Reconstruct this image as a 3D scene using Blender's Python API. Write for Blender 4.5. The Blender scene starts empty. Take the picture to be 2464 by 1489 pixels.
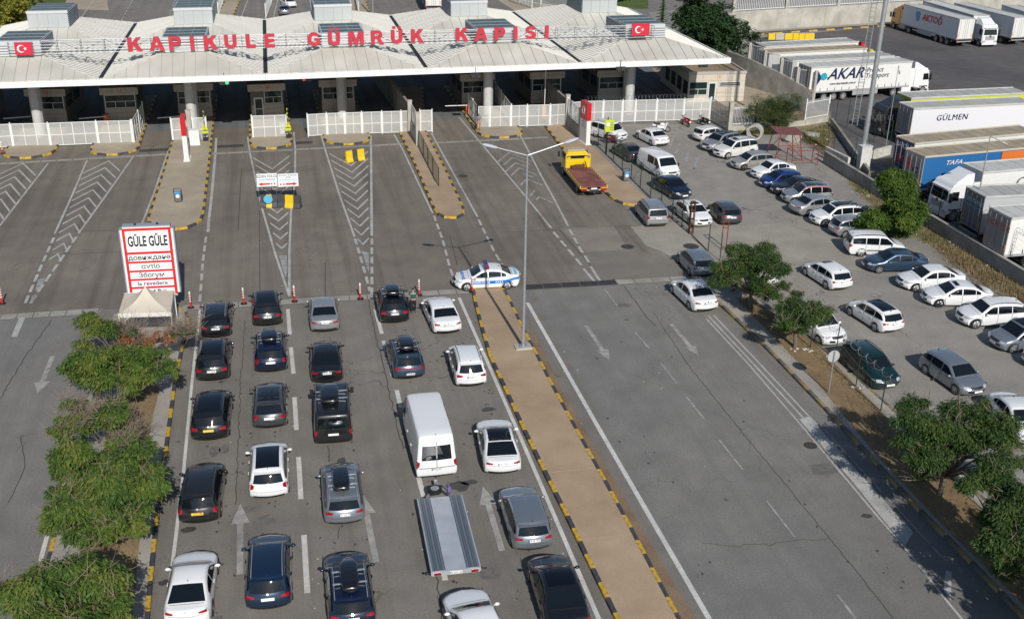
import bpy, bmesh, math, random
from mathutils import Vector, Matrix
R = math.radians
rng = random.Random(7)
scene = bpy.context.scene
COL = scene.collection

# ------------------------------------------------------------------ camera
CF, CW, CHH = 2650.0, 2464.0, 744.5
CAM_H = 29.5
pit, rol, yaw = R(24.2), R(1.0), R(12.6)
fw = Vector((math.sin(yaw)*math.cos(pit), math.cos(yaw)*math.cos(pit), -math.sin(pit)))
rt0 = Vector((math.cos(yaw), -math.sin(yaw), 0)); up0 = rt0.cross(fw)
rt = math.cos(rol)*rt0 + math.sin(rol)*up0
up = -math.sin(rol)*rt0 + math.cos(rol)*up0
cam_d = bpy.data.cameras.new('camera'); cam = bpy.data.objects.new('camera', cam_d); COL.objects.link(cam)
cam_d.sensor_width = 36.0; cam_d.lens = 36.0*CF/CW; cam_d.clip_end = 2500; cam_d.clip_start = .5
m3 = Matrix((rt, up, -fw)).transposed()
cam.matrix_world = Matrix.Translation((0, 0, CAM_H)) @ m3.to_4x4()
scene.camera = cam

# ------------------------------------------------------------------ world, sun, exposure
SUN_EL, SUN_AZ = R(34.5), R(177.0)       # the sun stands behind the camera, a little to the right
w = bpy.data.worlds.new("World"); scene.world = w; w.use_nodes = True
nt = w.node_tree; bg = nt.nodes['Background']; sky = nt.nodes.new('ShaderNodeTexSky')
sky.sky_type = 'NISHITA'; sky.sun_disc = False; sky.sun_elevation = SUN_EL; sky.sun_rotation = SUN_AZ
sky.dust_density = .6; sky.ozone_density = 1.6; sky.altitude = 50
nt.links.new(sky.outputs[0], bg.inputs[0]); bg.inputs[1].default_value = .075
sd = bpy.data.lights.new('sun', 'SUN'); sun = bpy.data.objects.new('sun', sd); COL.objects.link(sun)
sd.energy = 3.9; sd.angle = R(.53); sd.color = (1, .955, .88)
sdir = Vector((math.sin(SUN_AZ)*math.cos(SUN_EL), math.cos(SUN_AZ)*math.cos(SUN_EL), math.sin(SUN_EL)))
sun.rotation_euler = sdir.to_track_quat('Z', 'Y').to_euler(); sun.location = (0, -20, 60)
scene.view_settings.view_transform = 'Standard'; scene.view_settings.look = 'None'
scene.view_settings.exposure = 0.12; scene.view_settings.gamma = 1; scene.view_settings.use_curve_mapping = False
scene.render.engine = 'CYCLES'
scene.cycles.max_bounces = 5; scene.cycles.transparent_max_bounces = 12

def G(x, y, z=0.0):
    """surveyed point on the plane at height z"""
    d = (x-CW/2)*rt - (y-CHH)*up + CF*fw
    t = (z-CAM_H)/d.z
    p = d*t; return Vector((p.x, p.y, z))
def Gz(l, z=0.0): return [G(a, b, z) for a, b in l]
def L1(pts, ox, oy, k=.2828): return [(ox+k*a, oy+k*b) for a, b in pts]

# ------------------------------------------------------------------ materials
MAT = {}
def mat(name, col, rough=.6, metal=0., coat=0., spec=.5, noise=0., nscale=3., bump=0., bscale=40., emit=0., alpha=None, dirt=0.):
    if name in MAT: return MAT[name]
    m = bpy.data.materials.new(name); m.use_nodes = True; n = m.node_tree.nodes; l = m.node_tree.links
    b = n['Principled BSDF']; c = (*col, 1) if len(col) == 3 else col
    b.inputs['Base Color'].default_value = c; b.inputs['Roughness'].default_value = rough
    b.inputs['Metallic'].default_value = metal; b.inputs['Specular IOR Level'].default_value = spec
    b.inputs['Coat Weight'].default_value = coat; b.inputs['Coat Roughness'].default_value = .04
    tc = None
    if noise or bump or dirt:
        tc = n.new('ShaderNodeTexCoord')
    if noise:
        t = n.new('ShaderNodeTexNoise'); t.inputs['Scale'].default_value = nscale; t.inputs['Detail'].default_value = 6
        l.new(tc.outputs['Object'], t.inputs['Vector'])
        r = n.new('ShaderNodeMapRange'); r.inputs[1].default_value = .3; r.inputs[2].default_value = .7
        r.inputs[3].default_value = 1-noise; r.inputs[4].default_value = 1+noise*.6; l.new(t.outputs[0], r.inputs[0])
        mx = n.new('ShaderNodeVectorMath'); mx.operation = 'SCALE'; mx.inputs[0].default_value = c[:3]
        l.new(r.outputs[0], mx.inputs['Scale']); l.new(mx.outputs[0], b.inputs['Base Color'])
    if bump:
        t = n.new('ShaderNodeTexNoise'); t.inputs['Scale'].default_value = bscale; t.inputs['Detail'].default_value = 4
        l.new(tc.outputs['Object'], t.inputs['Vector'])
        bp = n.new('ShaderNodeBump'); bp.inputs['Strength'].default_value = bump; bp.inputs['Distance'].default_value = .02
        l.new(t.outputs[0], bp.inputs['Height']); l.new(bp.outputs[0], b.inputs['Normal'])
    if emit:
        b.inputs['Emission Color'].default_value = c; b.inputs['Emission Strength'].default_value = emit
    if alpha is not None: b.inputs['Alpha'].default_value = alpha
    MAT[name] = m; return m

def ground_mat(name, c1, c2, big=.05, fine=9., streak=0., stain=.0, crack=0., stainc=(.02, .02, .02), rough=.9, spots=0., light=0., grain=(.66, 1.30)):
    m = bpy.data.materials.new(name); m.use_nodes = True; n = m.node_tree.nodes; l = m.node_tree.links
    b = n['Principled BSDF']; b.inputs['Roughness'].default_value = rough; b.inputs['Specular IOR Level'].default_value = .25
    g = n.new('ShaderNodeNewGeometry'); pos = g.outputs['Position']
    def noise(scale, det=5, vec=None, rough_=.55):
        t = n.new('ShaderNodeTexNoise'); t.inputs['Scale'].default_value = scale; t.inputs['Detail'].default_value = det
        t.inputs['Roughness'].default_value = rough_; l.new(vec or pos, t.inputs['Vector']); return t.outputs[0]
    def rng_(v, a, b_, c=0., d=1.):
        r = n.new('ShaderNodeMapRange'); r.inputs[1].default_value = a; r.inputs[2].default_value = b_
        r.inputs[3].default_value = c; r.inputs[4].default_value = d; l.new(v, r.inputs[0]); return r.outputs[0]
    def mix(fac, a, b_, mode='MIX'):
        x = n.new('ShaderNodeMix'); x.data_type = 'RGBA'; x.blend_type = mode
        if isinstance(fac, float): x.inputs[0].default_value = fac
        else: l.new(fac, x.inputs[0])
        for v, i in ((a, 6), (b_, 7)):
            if isinstance(v, tuple): x.inputs[i].default_value = (*v, 1)
            else: l.new(v, x.inputs[i])
        return x.outputs[2]
    base = mix(rng_(noise(big, 6), .35, .65), c1, c2)
    # grain of the surface, two sizes
    gr = rng_(noise(fine, 8, rough_=.8), .25, .75, *grain)
    gv = n.new('ShaderNodeVectorMath'); gv.operation = 'SCALE'; l.new(base, gv.inputs[0]); l.new(gr, gv.inputs['Scale']); base = gv.outputs[0]
    gr = rng_(noise(.55, 5), .3, .7, .88, 1.1)
    gv = n.new('ShaderNodeVectorMath'); gv.operation = 'SCALE'; l.new(base, gv.inputs[0]); l.new(gr, gv.inputs['Scale']); base = gv.outputs[0]
    if streak:
        mp = n.new('ShaderNodeMapping'); mp.inputs['Scale'].default_value = (1.1, .035, 1); l.new(pos, mp.inputs[0])
        s = rng_(noise(1., 4, mp.outputs[0]), .45, .72)
        k = n.new('ShaderNodeMath'); k.operation = 'MULTIPLY'; l.new(s, k.inputs[0]); k.inputs[1].default_value = streak
        base = mix(k.outputs[0], base, stainc)
    if stain:
        s = rng_(noise(.16, 7, rough_=.65), .56, .72)
        k = n.new('ShaderNodeMath'); k.operation = 'MULTIPLY'; l.new(s, k.inputs[0]); k.inputs[1].default_value = stain
        base = mix(k.outputs[0], base, stainc)
    if light:
        s = rng_(noise(.11, 7, rough_=.6), .57, .7)
        k = n.new('ShaderNodeMath'); k.operation = 'MULTIPLY'; l.new(s, k.inputs[0]); k.inputs[1].default_value = light
        base = mix(k.outputs[0], base, (.36, .33, .3))
    if spots:
        v = n.new('ShaderNodeTexVoronoi'); v.inputs['Scale'].default_value = .55; l.new(pos, v.inputs['Vector'])
        a = n.new('ShaderNodeMath'); a.operation = 'ADD'; l.new(v.outputs['Distance'], a.inputs[0])
        nn = rng_(noise(3., 4), 0, 1, -.12, .12); l.new(nn, a.inputs[1])
        s = rng_(a.outputs[0], .10, .03, 0, spots)
        c_ = n.new('ShaderNodeSeparateColor'); l.new(v.outputs['Color'], c_.inputs[0])
        q = rng_(c_.outputs[0], .55, .6); k = n.new('ShaderNodeMath'); k.operation = 'MULTIPLY'; l.new(s, k.inputs[0]); l.new(q, k.inputs[1])
        base = mix(k.outputs[0], base, (.03, .028, .026))
    if crack:
        wv = n.new('ShaderNodeVectorMath'); wv.operation = 'MULTIPLY_ADD'
        t = n.new('ShaderNodeTexNoise'); t.inputs['Scale'].default_value = .6; t.inputs['Detail'].default_value = 8; l.new(pos, t.inputs['Vector'])
        l.new(t.outputs['Color'], wv.inputs[0]); wv.inputs[1].default_value = (3, 3, 3); l.new(pos, wv.inputs[2])
        v = n.new('ShaderNodeTexVoronoi'); v.feature = 'DISTANCE_TO_EDGE'; v.inputs['Scale'].default_value = .085; l.new(wv.outputs[0], v.inputs['Vector'])
        s = rng_(v.outputs['Distance'], .0042, .0015)
        msk = rng_(noise(.05, 3), .44, .56)
        k = n.new('ShaderNodeMath'); k.operation = 'MULTIPLY'; l.new(s, k.inputs[0]); l.new(msk, k.inputs[1])
        k2 = n.new('ShaderNodeMath'); k2.operation = 'MULTIPLY'; l.new(k.outputs[0], k2.inputs[0]); k2.inputs[1].default_value = crack
        base = mix(k2.outputs[0], base, (.03, .03, .03))
    l.new(base, b.inputs['Base Color'])
    bp = n.new('ShaderNodeBump'); bp.inputs['Strength'].default_value = .35; bp.inputs['Distance'].default_value = .02
    l.new(noise(30., 4), bp.inputs['Height']); l.new(bp.outputs[0], b.inputs['Normal'])
    MAT[name] = m; return m

# ------------------------------------------------------------------ mesh helpers
class MB:
    def __init__(s): s.v = []; s.f = []; s.m = []
    def add(s, vs, fs, mi=0):
        o = len(s.v); s.v += [tuple(p) for p in vs]; s.f += [tuple(i+o for i in f) for f in fs]; s.m += [mi]*len(fs); return s
    def box(s, c, d, rz=0., mi=0, ry=0., rx=0., taper=(1, 1)):
        x, y, z = d[0]/2, d[1]/2, d[2]/2; tx, ty = taper
        P = [(-x, -y, -z), (x, -y, -z), (x, y, -z), (-x, y, -z), (-x*tx, -y*ty, z), (x*tx, -y*ty, z), (x*tx, y*ty, z), (-x*tx, y*ty, z)]
        M = Matrix.Translation(c) @ Matrix.Rotation(rz, 4, 'Z') @ Matrix.Rotation(ry, 4, 'Y') @ Matrix.Rotation(rx, 4, 'X')
        return s.add([M @ Vector(p) for p in P], [(0, 3, 2, 1), (4, 5, 6, 7), (0, 1, 5, 4), (1, 2, 6, 5), (2, 3, 7, 6), (3, 0, 4, 7)], mi)
    def tube(s, a, b, r, n=8, r2=None, mi=0, cap=True):
        a = Vector(a); b = Vector(b); d = (b-a)
        if d.length < 1e-6: return s
        q = d.to_track_quat('Z', 'Y'); r2 = r if r2 is None else r2; P = []
        for i in range(n):
            an = 2*math.pi*i/n; e = q @ Vector((math.cos(an), math.sin(an), 0)); P += [a+e*r, b+e*r2]
        F = [(2*i, 2*((i+1) % n), 2*((i+1) % n)+1, 2*i+1) for i in range(n)]
        if cap: F += [tuple(2*i for i in reversed(range(n))), tuple(2*i+1 for i in range(n))]
        return s.add(P, F, mi)
    def path(s, pts, r, n=6, mi=0):
        for a, b in zip(pts, pts[1:]): s.tube(a, b, r, n, mi=mi)
        return s
    def prism(s, poly, z0, z1, mi=0):
        n = len(poly); P = [(p[0], p[1], z0) for p in poly]+[(p[0], p[1], z1) for p in poly]
        ar = sum(poly[i][0]*poly[(i+1) % n][1]-poly[(i+1) % n][0]*poly[i][1] for i in range(n))
        F = [tuple(range(n-1, -1, -1)), tuple(range(n, 2*n))]+[(i, (i+1) % n, (i+1) % n+n, i+n) for i in range(n)]
        if ar < 0: F = [tuple(reversed(f)) for f in F]
        return s.add(P, F, mi)
    def quad(s, a, b, c, d, mi=0): return s.add([a, b, c, d], [(0, 1, 2, 3)], mi)
    def sheet(s, poly, z, mi=0):
        n = len(poly); ar = sum(poly[i][0]*poly[(i+1) % n][1]-poly[(i+1) % n][0]*poly[i][1] for i in range(n))
        f = tuple(range(n)) if ar > 0 else tuple(reversed(range(n)))
        return s.add([(p[0], p[1], z) for p in poly], [f], mi)
    def ell(s, c, r, n=10, m=6, mi=0, rz=0.):
        P = [(0, 0, 1)]; 
        for j in range(1, m):
            t = math.pi*j/m
            for i in range(n): a = 2*math.pi*i/n; P.append((math.sin(t)*math.cos(a), math.sin(t)*math.sin(a), math.cos(t)))
        P.append((0, 0, -1)); F = [(0, 1+i, 1+(i+1) % n) for i in range(n)]
        for j in range(m-2):
            for i in range(n): F.append((1+j*n+i, 1+(j+1)*n+i, 1+(j+1)*n+(i+1) % n, 1+j*n+(i+1) % n))
        k = len(P)-1; F += [(k, 1+(m-2)*n+(i+1) % n, 1+(m-2)*n+i) for i in range(n)]
        cs, sn = math.cos(rz), math.sin(rz)
        return s.add([(c[0]+(p[0]*r[0])*cs-(p[1]*r[1])*sn, c[1]+(p[0]*r[0])*sn+(p[1]*r[1])*cs, c[2]+p[2]*r[2]) for p in P], F, mi)
    def mesh(s, name, mats, smooth=False, angle=35):
        me = bpy.data.meshes.new(name); me.from_pydata(s.v, [], s.f)
        for q in (mats if isinstance(mats, (list, tuple)) else [mats]): me.materials.append(q)
        if any(s.m): me.polygons.foreach_set('material_index', s.m)
        if smooth:
            me.polygons.foreach_set('use_smooth', [True]*len(s.f)); me.set_sharp_from_angle(angle=R(angle))
        me.update(); return me
    def build(s, name, mats, parent=None, smooth=False, loc=None, angle=35, **tags):
        return put(s.mesh(name, mats, smooth, angle), name, parent, loc, **tags)

def put(me, name, parent=None, loc=None, rz=None, **tags):
    o = bpy.data.objects.new(name, me); COL.objects.link(o)
    if parent is not None: o.parent = parent
    if loc is not None: o.location = loc
    if rz is not None: o.rotation_euler = (0, 0, rz)
    for k, v in tags.items():
        if v is not None: o[k] = v
    return o
def thing(name, label, cat, loc=(0, 0, 0), rz=0., group=None):
    o = bpy.data.objects.new(name, None); COL.objects.link(o); o.empty_display_size = .2
    o.location = loc; o.rotation_euler = (0, 0, rz); o['label'] = label; o['category'] = cat
    if group: o['group'] = group
    return o
def copy_tree(o, parent=None):
    c = o.copy(); COL.objects.link(c); c.parent = parent
    for ch in list(o.children): copy_tree(ch, c)
    return c
_tc = {}
def text_mesh(s, size, bold=0., ext=.0, shear=0., width=1., res=2, align='CENTER', space=1.):
    key = (s, size, bold, ext, shear, width, align, space)
    if key in _tc: return _tc[key]
    cu = bpy.data.curves.new('lettering', 'FONT'); cu.body = s; cu.size = size; cu.offset = bold*size; cu.extrude = ext
    cu.align_x = align; cu.align_y = 'CENTER'; cu.shear = shear; cu.resolution_u = res; cu.space_character = space
    ob = bpy.data.objects.new('lettering', cu); COL.objects.link(ob)
    dg = bpy.context.evaluated_depsgraph_get(); dg.update()
    me = bpy.data.meshes.new_from_object(ob.evaluated_get(dg)); 
    bpy.data.objects.remove(ob); bpy.data.curves.remove(cu)
    if width != 1.:
        for v in me.vertices: v.co.x *= width
    me.name = 'lettering'; _tc[key] = me; return me
def text(s, size, m, M, parent, name='lettering', **kw):
    """M: 4x4 matrix whose XY plane carries the writing"""
    me = text_mesh(s, size, **kw).copy(); me.materials.clear(); me.materials.append(m)
    o = put(me, name, parent); o.matrix_local = M; return o
def frame(o, x, y):
    """matrix with origin o, x axis x, y axis y"""
    x = Vector(x).normalized(); y = Vector(y).normalized(); z = x.cross(y).normalized(); y = z.cross(x)
    M = Matrix((x, y, z)).transposed().to_4x4(); M.translation = Vector(o); return M
def lerp(a, b, t): return a+(b-a)*t

# common materials
WHITE = mat('white_paint', (.74, .74, .72), .45, noise=.05)
WPOW = mat('white_powder_steel', (.72, .73, .72), .4)
YEL = mat('yellow_kerb_paint', (.56, .35, .045), .7, noise=.5, nscale=5)
BLK = mat('black_kerb_paint', (.06, .06, .065), .75, noise=.5, nscale=5)
KCON = mat('kerb_concrete', (.3, .27, .23), .9, noise=.2)
GALV = mat('galvanised_steel', (.42, .44, .46), .42, metal=.55, noise=.12)
DGREEN = mat('dark_green_steel', (.012, .045, .03), .5)
CONC = mat('grey_concrete', (.34, .33, .30), .9, noise=.3, nscale=.8, bump=.3, bscale=12)
CONCL = mat('pale_concrete', (.44, .42, .37), .9, noise=.25, nscale=.6, bump=.3, bscale=12)
BLACK = mat('black_rubber', (.012, .012, .013), .7)
DARK = mat('dark_plastic', (.02, .02, .022), .5)
CHROME = mat('chrome', (.6, .6, .62), .15, metal=1.)
RED = mat('red_enamel', (.55, .012, .02), .35)
REDL = mat('red_reflective', (.62, .02, .02), .4)
GLASS = mat('dark_car_glass', (.006, .009, .012), .03, spec=.7)
# ------------------------------------------------------------------ ground
ASPH = ground_mat('lot_asphalt', (0.185, 0.170, 0.153), (0.234, 0.216, 0.194), streak=.35, stain=.25, crack=.5, spots=.7, stainc=(.10, .095, .088))
ROAD = ground_mat('road_asphalt', (0.187, 0.181, 0.172), (0.218, 0.210, 0.195), streak=.3, stain=.25, crack=.25, spots=.5, stainc=(.12, .12, .118))
PLAZ = ground_mat('plaza_concrete', (0.168, 0.146, 0.124), (0.224, 0.198, 0.167), streak=.5, stain=.45, crack=.25, light=.12, stainc=(.075, .068, .06))
LANE = ground_mat('covered_lane_asphalt', (0.15, 0.16, 0.17), (0.19, 0.20, 0.21), streak=.5, stain=.5, stainc=(.03, .03, .03))  # bluish tint in the base colour stands in for reflected sky
PARK = ground_mat('parking_asphalt', (0.250, 0.237, 0.214), (0.306, 0.286, 0.259), stain=.2, crack=.6, streak=0, stainc=(.17, .165, .15), light=.2)
PATCH = ground_mat('worn_concrete', (0.279, 0.255, 0.221), (0.348, 0.325, 0.279), stain=.4, crack=.5, stainc=(.15, .14, .125))
YARD = ground_mat('yard_asphalt', (0.094, 0.091, 0.093), (0.146, 0.137, 0.134), stain=.5, crack=.4, stainc=(.06, .06, .06), light=.08)
TAN = ground_mat('tan_paving', (0.356, 0.261, 0.176), (0.432, 0.323, 0.221), stain=.3, stainc=(.24, .19, .15), big=.12, grain=(.86, 1.12))
BEIGE = ground_mat('beige_paving', (0.345, 0.293, 0.218), (0.414, 0.356, 0.270), stain=.3, stainc=(.2, .17, .14), big=.12, grain=(.86, 1.12))
GREYP = ground_mat('grey_paving', (0.308, 0.280, 0.252), (0.378, 0.350, 0.308), stain=.3, stainc=(.14, .13, .12), big=.2, grain=(.86, 1.12))
DRY = ground_mat('dry_earth', (.20, .14, .08), (.29, .21, .12), stain=.5, stainc=(.12, .085, .045), big=.4)
SCRUB = ground_mat('scrub_earth', (.20, .155, .09), (.29, .23, .14), stain=.6, stainc=(.07, .085, .03), big=.5)
LAWN = ground_mat('lawn_grass', (.06, .10, .02), (.10, .14, .035), stain=.5, stainc=(.15, .14, .06), big=.3)
DIRT = ground_mat('reddish_dirt', (.20, .135, .085), (.25, .18, .12), stain=.4, stainc=(.12, .11, .1), big=.4)
PAINT = ground_mat('worn_white_paint', (0.360, 0.355, 0.340), (0.460, 0.455, 0.440), stain=.55, stainc=(.17, .165, .16), big=1.4)
PAINTW = ground_mat('white_line_paint', (.50, .495, .475), (.60, .595, .57), stain=.35, stainc=(.3, .29, .28), big=1.4)
PAINTF = ground_mat('faded_white_paint', (0.237, 0.234, 0.225), (0.375, 0.369, 0.356), stain=.8, stainc=(.14, .14, .135), big=2.2)
PAINTA = ground_mat('worn_arrow_paint', (.27, .265, .25), (.38, .375, .36), stain=.7, stainc=(.15, .145, .135), big=2.)
STRIPC = ground_mat('channel_concrete', (0.270, 0.257, 0.232), (0.351, 0.338, 0.308), stain=.4, stainc=(.12, .11, .1), big=.6)

def ground(name, poly, z, m, **t):
    return MB().sheet(poly, z).build(name, m, kind='structure', **t)
ground('ground', [(-420, -160), (480, -160), (480, 720), (-420, 720)], 0, ASPH)
# upper plaza between the two drainage channels and up to the canopy
ground('plaza', [tuple(p[:2]) for p in Gz([(-700, 796), (-700, 420), (-300, 318), (1180, 283), (1320, 312), (1480, 480), (1530, 560), (1655, 668)])]+[], .004, PLAZ)
# asphalt lanes under the canopy
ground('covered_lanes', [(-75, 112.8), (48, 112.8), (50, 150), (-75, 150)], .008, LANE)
# exit road on the right
ground('road', [tuple(p[:2]) for p in Gz([(1262, 700), (1655, 678), (1740, 760), (1812, 832), (2140, 1150), (2600, 1602), (1790, 1640), (1450, 1020), (1330, 800)])], .004, ROAD)
ground('left_road', [tuple(p[:2]) for p in Gz([(-900, 822), (236, 752), (232, 960), (80, 1400), (20, 1640), (-1200, 1640)])], .004, ROAD)
# car park
ground('car_park', [tuple(p[:2]) for p in Gz([(1395, 352), (1440, 300), (1730, 300), (1905, 318), (2060, 430), (2250, 572), (2620, 800), (3200, 1150), (3400, 1900), (2700, 1530), (2190, 1030), (1930, 800), (1790, 660), (1650, 560), (1490, 430)])], .004, PARK)
ground('car_park_patch', [tuple(p[:2]) for p in Gz([(1517, 545), (1600, 537), (1690, 528), (1790, 545), (1985, 524), (2068, 600), (2125, 655), (2060, 652), (1975, 632), (1935, 620), (1900, 690), (1770, 690), (1700, 668), (1655, 640), (1590, 604), (1556, 592)])], .009, PATCH)
ground('plaza_patch', [tuple(p[:2]) for p in Gz([(1347, 550), (1478, 545), (1510, 600), (1412, 607)])], .009, ground_mat('plaza_patch_concrete', (0.221, 0.196, 0.167), (0.264, 0.238, 0.204)))
ground('plaza_patch', [tuple(p[:2]) for p in Gz([(1375, 670), (1385, 620), (1500, 590), (1560, 610), (1680, 665)])], .0065, ground_mat('plaza_patch_concrete_dark', (0.170, 0.156, 0.139), (0.212, 0.196, 0.170)))
ground('truck_yard', [tuple(p[:2]) for p in Gz([(1790, 95), (2150, 62), (2700, 60), (3700, 300), (3700, 1100), (3150, 1085), (2460, 690), (2240, 545), (2090, 440), (2000, 360), (1960, 250)])], .006, YARD)
ground('service_road', [tuple(p[:2]) for p in Gz([(1560, 30), (2100, -20), (2100, 78), (1790, 95), (1940, 235), (1850, 235), (1700, 150), (1600, 100)])], .005, PARK)
ground('roadside_verge', [tuple(p[:2]) for p in Gz([(1790, 268), (2000, 268), (2000, 365), (2100, 445), (2240, 548), (2700, 830), (3200, 1120), (3150, 1140), (2640, 850), (2440, 712), (2238, 590), (2150, 545), (2060, 455), (1965, 352), (1905, 322), (1800, 312)])], .012, SCRUB)
ground('lawn', [tuple(p[:2]) for p in Gz([(-300, 130), (-300, -60), (190, -60), (150, 22), (100, 62), (0, 110)])], .006, LAWN)
ground('lawn', [tuple(p[:2]) for p in Gz([(1395, 22), (1395, -8), (1560, -8), (1560, 22)])], .007, LAWN)
ground('pavement', [tuple(p[:2]) for p in Gz([(150, 22), (190, -60), (262, -60), (258, 8), (262, 26)])], .009, BEIGE)
ground('pavement', [tuple(p[:2]) for p in Gz([(1150, -30), (1215, -30), (1420, 40), (1500, 80), (1600, 140), (1500, 140), (1300, 66)])], .009, BEIGE)
ground('pavement', [tuple(p[:2]) for p in Gz([(1568, 165), (1640, 150), (1850, 215), (1885, 260), (1700, 268), (1655, 256)])], .010, BEIGE)

# kerbed islands: a paving sheet on a raised core, kerb stones as pieces
_ks = {}
def kerb_mesh(L, m):
    k = (round(L, 1), m.name)
    if k not in _ks:
        b = MB(); h = .17
        b.add([(-L/2+.006, -.11, 0), (L/2-.006, -.11, 0), (L/2-.006, .09, 0), (-L/2+.006, .09, 0), (-L/2+.006, -.085, h), (L/2-.006, -.085, h), (L/2-.006, .09, h), (-L/2+.006, .09, h),
               (-L/2+.006, -.11, h-.03), (L/2-.006, -.11, h-.03)],
              [(0, 1, 9, 8), (8, 9, 5, 4), (4, 5, 6, 7), (2, 3, 7, 6), (1, 2, 6, 5, 9), (3, 0, 8, 4, 7)])
        _ks[k] = b.mesh('kerb_stone', m)
    return _ks[k]
def kerb(line, parent, L=1.0, mats=None, ph=0):
    """line of world points, outside on the right hand"""
    mats = mats or (YEL, BLK); pts = [Vector((p[0], p[1], 0)) for p in line]
    tot = sum((b-a).length for a, b in zip(pts, pts[1:])); n = max(1, round(tot/L)); L = tot/n
    def at(s):
        for a, b in zip(pts, pts[1:]):
            d = (b-a).length
            if s <= d+1e-6: return a+(b-a)*(s/d)
            s -= d
        return pts[-1]
    for i in range(n):
        a, b = at(i*L), at((i+1)*L); d = b-a
        o = put(kerb_mesh(d.length, mats[(i+ph) % len(mats)]), 'kerb_stone', parent, (a+b)/2+Vector((0, 0, rng.uniform(-.004, .006))), math.atan2(d.y, d.x)+rng.uniform(-.008, .008))
def island(outline, m, kerbs=None, closed=True, name='traffic_island', L=1.0, ph=0, mats=None, slabs=None):
    """outline: world xy, anticlockwise; kerbs: index ranges of the outline that carry a kerb"""
    core = MB().prism([(p[0], p[1]) for p in outline], -.05, .15 if slabs is None else .10).build(name, m, kind='structure')
    n = len(outline)
    for a, b in (kerbs or [(0, n)]):
        kerb([outline[i % n] for i in range(a, b+1)], core, L, mats, ph)
    return core
def arc(c, r, a0, a1, n, ry=None):
    return [(c[0]+r*math.cos(R(a0+(a1-a0)*i/n)), c[1]+(ry or r)*math.sin(R(a0+(a1-a0)*i/n))) for i in range(n+1)]
def nose(xl, xr, ynose, yback, ry):
    """island with a rounded end towards the camera: left side down, nose, right side up"""
    cx_ = (xl+xr)/2; r = (xr-xl)/2
    return [(xl, yback)]+arc((cx_, ynose+ry), r, 180, 360, 8, ry)+[(xr, yback)]
def W(x, y): p = G(x, y); return p.x, p.y
def nose_px(l, nn, r_, yback, ry=2.2, m=BEIGE, **k):
    xl = W(*l)[0]; xr = W(*r_)[0]; yn = W(*nn)[1]
    o = nose(xl, xr, yn, yback, ry); return island(o, m, [(0, len(o)-1)], **k)
nose_px((17, 361), (80, 382), (137, 356), 128, m=BEIGE)
nose_px((222, 355), (270, 375), (335, 352), 128, m=BEIGE)
nose_px((602, 345), (648, 360), (702, 340), 128, m=BEIGE)
nose_px((780, 335), (832, 350), (888, 330), 128, m=BEIGE)
nose_px((1146, 316), (1200, 334), (1249, 310), 128, m=BEIGE)
# long island with the red totem
_l = [W(422, 322), W(390, 430), W(357, 531)]; _r = [W(491, 500), W(500, 420), W(511, 318)]
island([(_l[0][0]-.2, 128)]+_l+[W(362, 543), W(378, 550), W(402, 554), W(428, 554), W(455, 549), W(476, 539), W(487, 525)]+_r+[(_r[-1][0], 128)], BEIGE, [(0, 14)])
# long island with the green fence
island([(22.0-7.2, 128)]+[W(963, 322), W(1000, 400), W(1048, 512)]+[W(1058, 521), W(1075, 526), W(1098, 526), W(1115, 519)]+[W(1113, 500), W(1066, 400), W(1024, 320)]+[(17.3, 128)], TAN, [(0, 12)])
# sidewalk along the car park
_o = [W(1313, 306), W(1364, 372), W(1420, 432), W(1456, 464), W(1480, 484), W(1502, 493), W(1528, 495), W(1570, 494), W(1500, 430), W(1420, 350), W(1385, 314), W(1368, 300)]
island(_o, TAN, [(0, 6)], name='pavement', ph=1)
# the main walkway between the queue and the exit road, in slabs
_wl = [W(1180, 860), W(1215, 935), W(1262, 1038), W(1312, 1140), W(1370, 1255), W(1440, 1400), W(1520, 1560)]
_wr = [W(1668, 1560), W(1585, 1405), W(1510, 1262), W(1440, 1135), W(1382, 1030), W(1325, 925), W(1283, 842)]
_top = [W(1262, 795), W(1240, 745), W(1219, 704), W(1204, 693), W(1180, 690), W(1155, 692), W(1141, 704), W(1146, 745), W(1160, 800)]
_top = [W(1283, 842), W(1250, 778), W(1224, 722), W(1212, 700), W(1196, 692), W(1170, 690), W(1150, 693), W(1140, 702), W(1144, 730), W(1160, 790), W(1180, 860)]
walk = _wl+_wr[:-1]+_top[:-1]
wk = island(walk, TAN, [(0, 6), (7, len(walk))], name='walkway', slabs=1)
# slabs of the walkway
def clip_y(poly, y0, y1):
    def cut(P, f):
        o = []
        for i in range(len(P)):
            a, b = P[i], P[(i+1) % len(P)]; fa, fb = f(a), f(b)
            if fa >= 0: o.append(a)
            if fa*fb < 0: t = fa/(fa-fb); o.append((a[0]+(b[0]-a[0])*t, a[1]+(b[1]-a[1])*t))
        return o
    P = cut(poly, lambda p: p[1]-y0); return cut(P, lambda p: y1-p[1]) if P else P
ys = [20, 27.3, 33.1, 38.8, 44.4, 50.2, 55.9, 61.7, 67.6]
for a, b in zip(ys, ys[1:]):
    P = clip_y(walk, a+.012, b-.012)
    if len(P) > 2: MB().prism(P, .06, .148+rng.uniform(-.003, .004)).build('paving_slab', TAN, wk)
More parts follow.
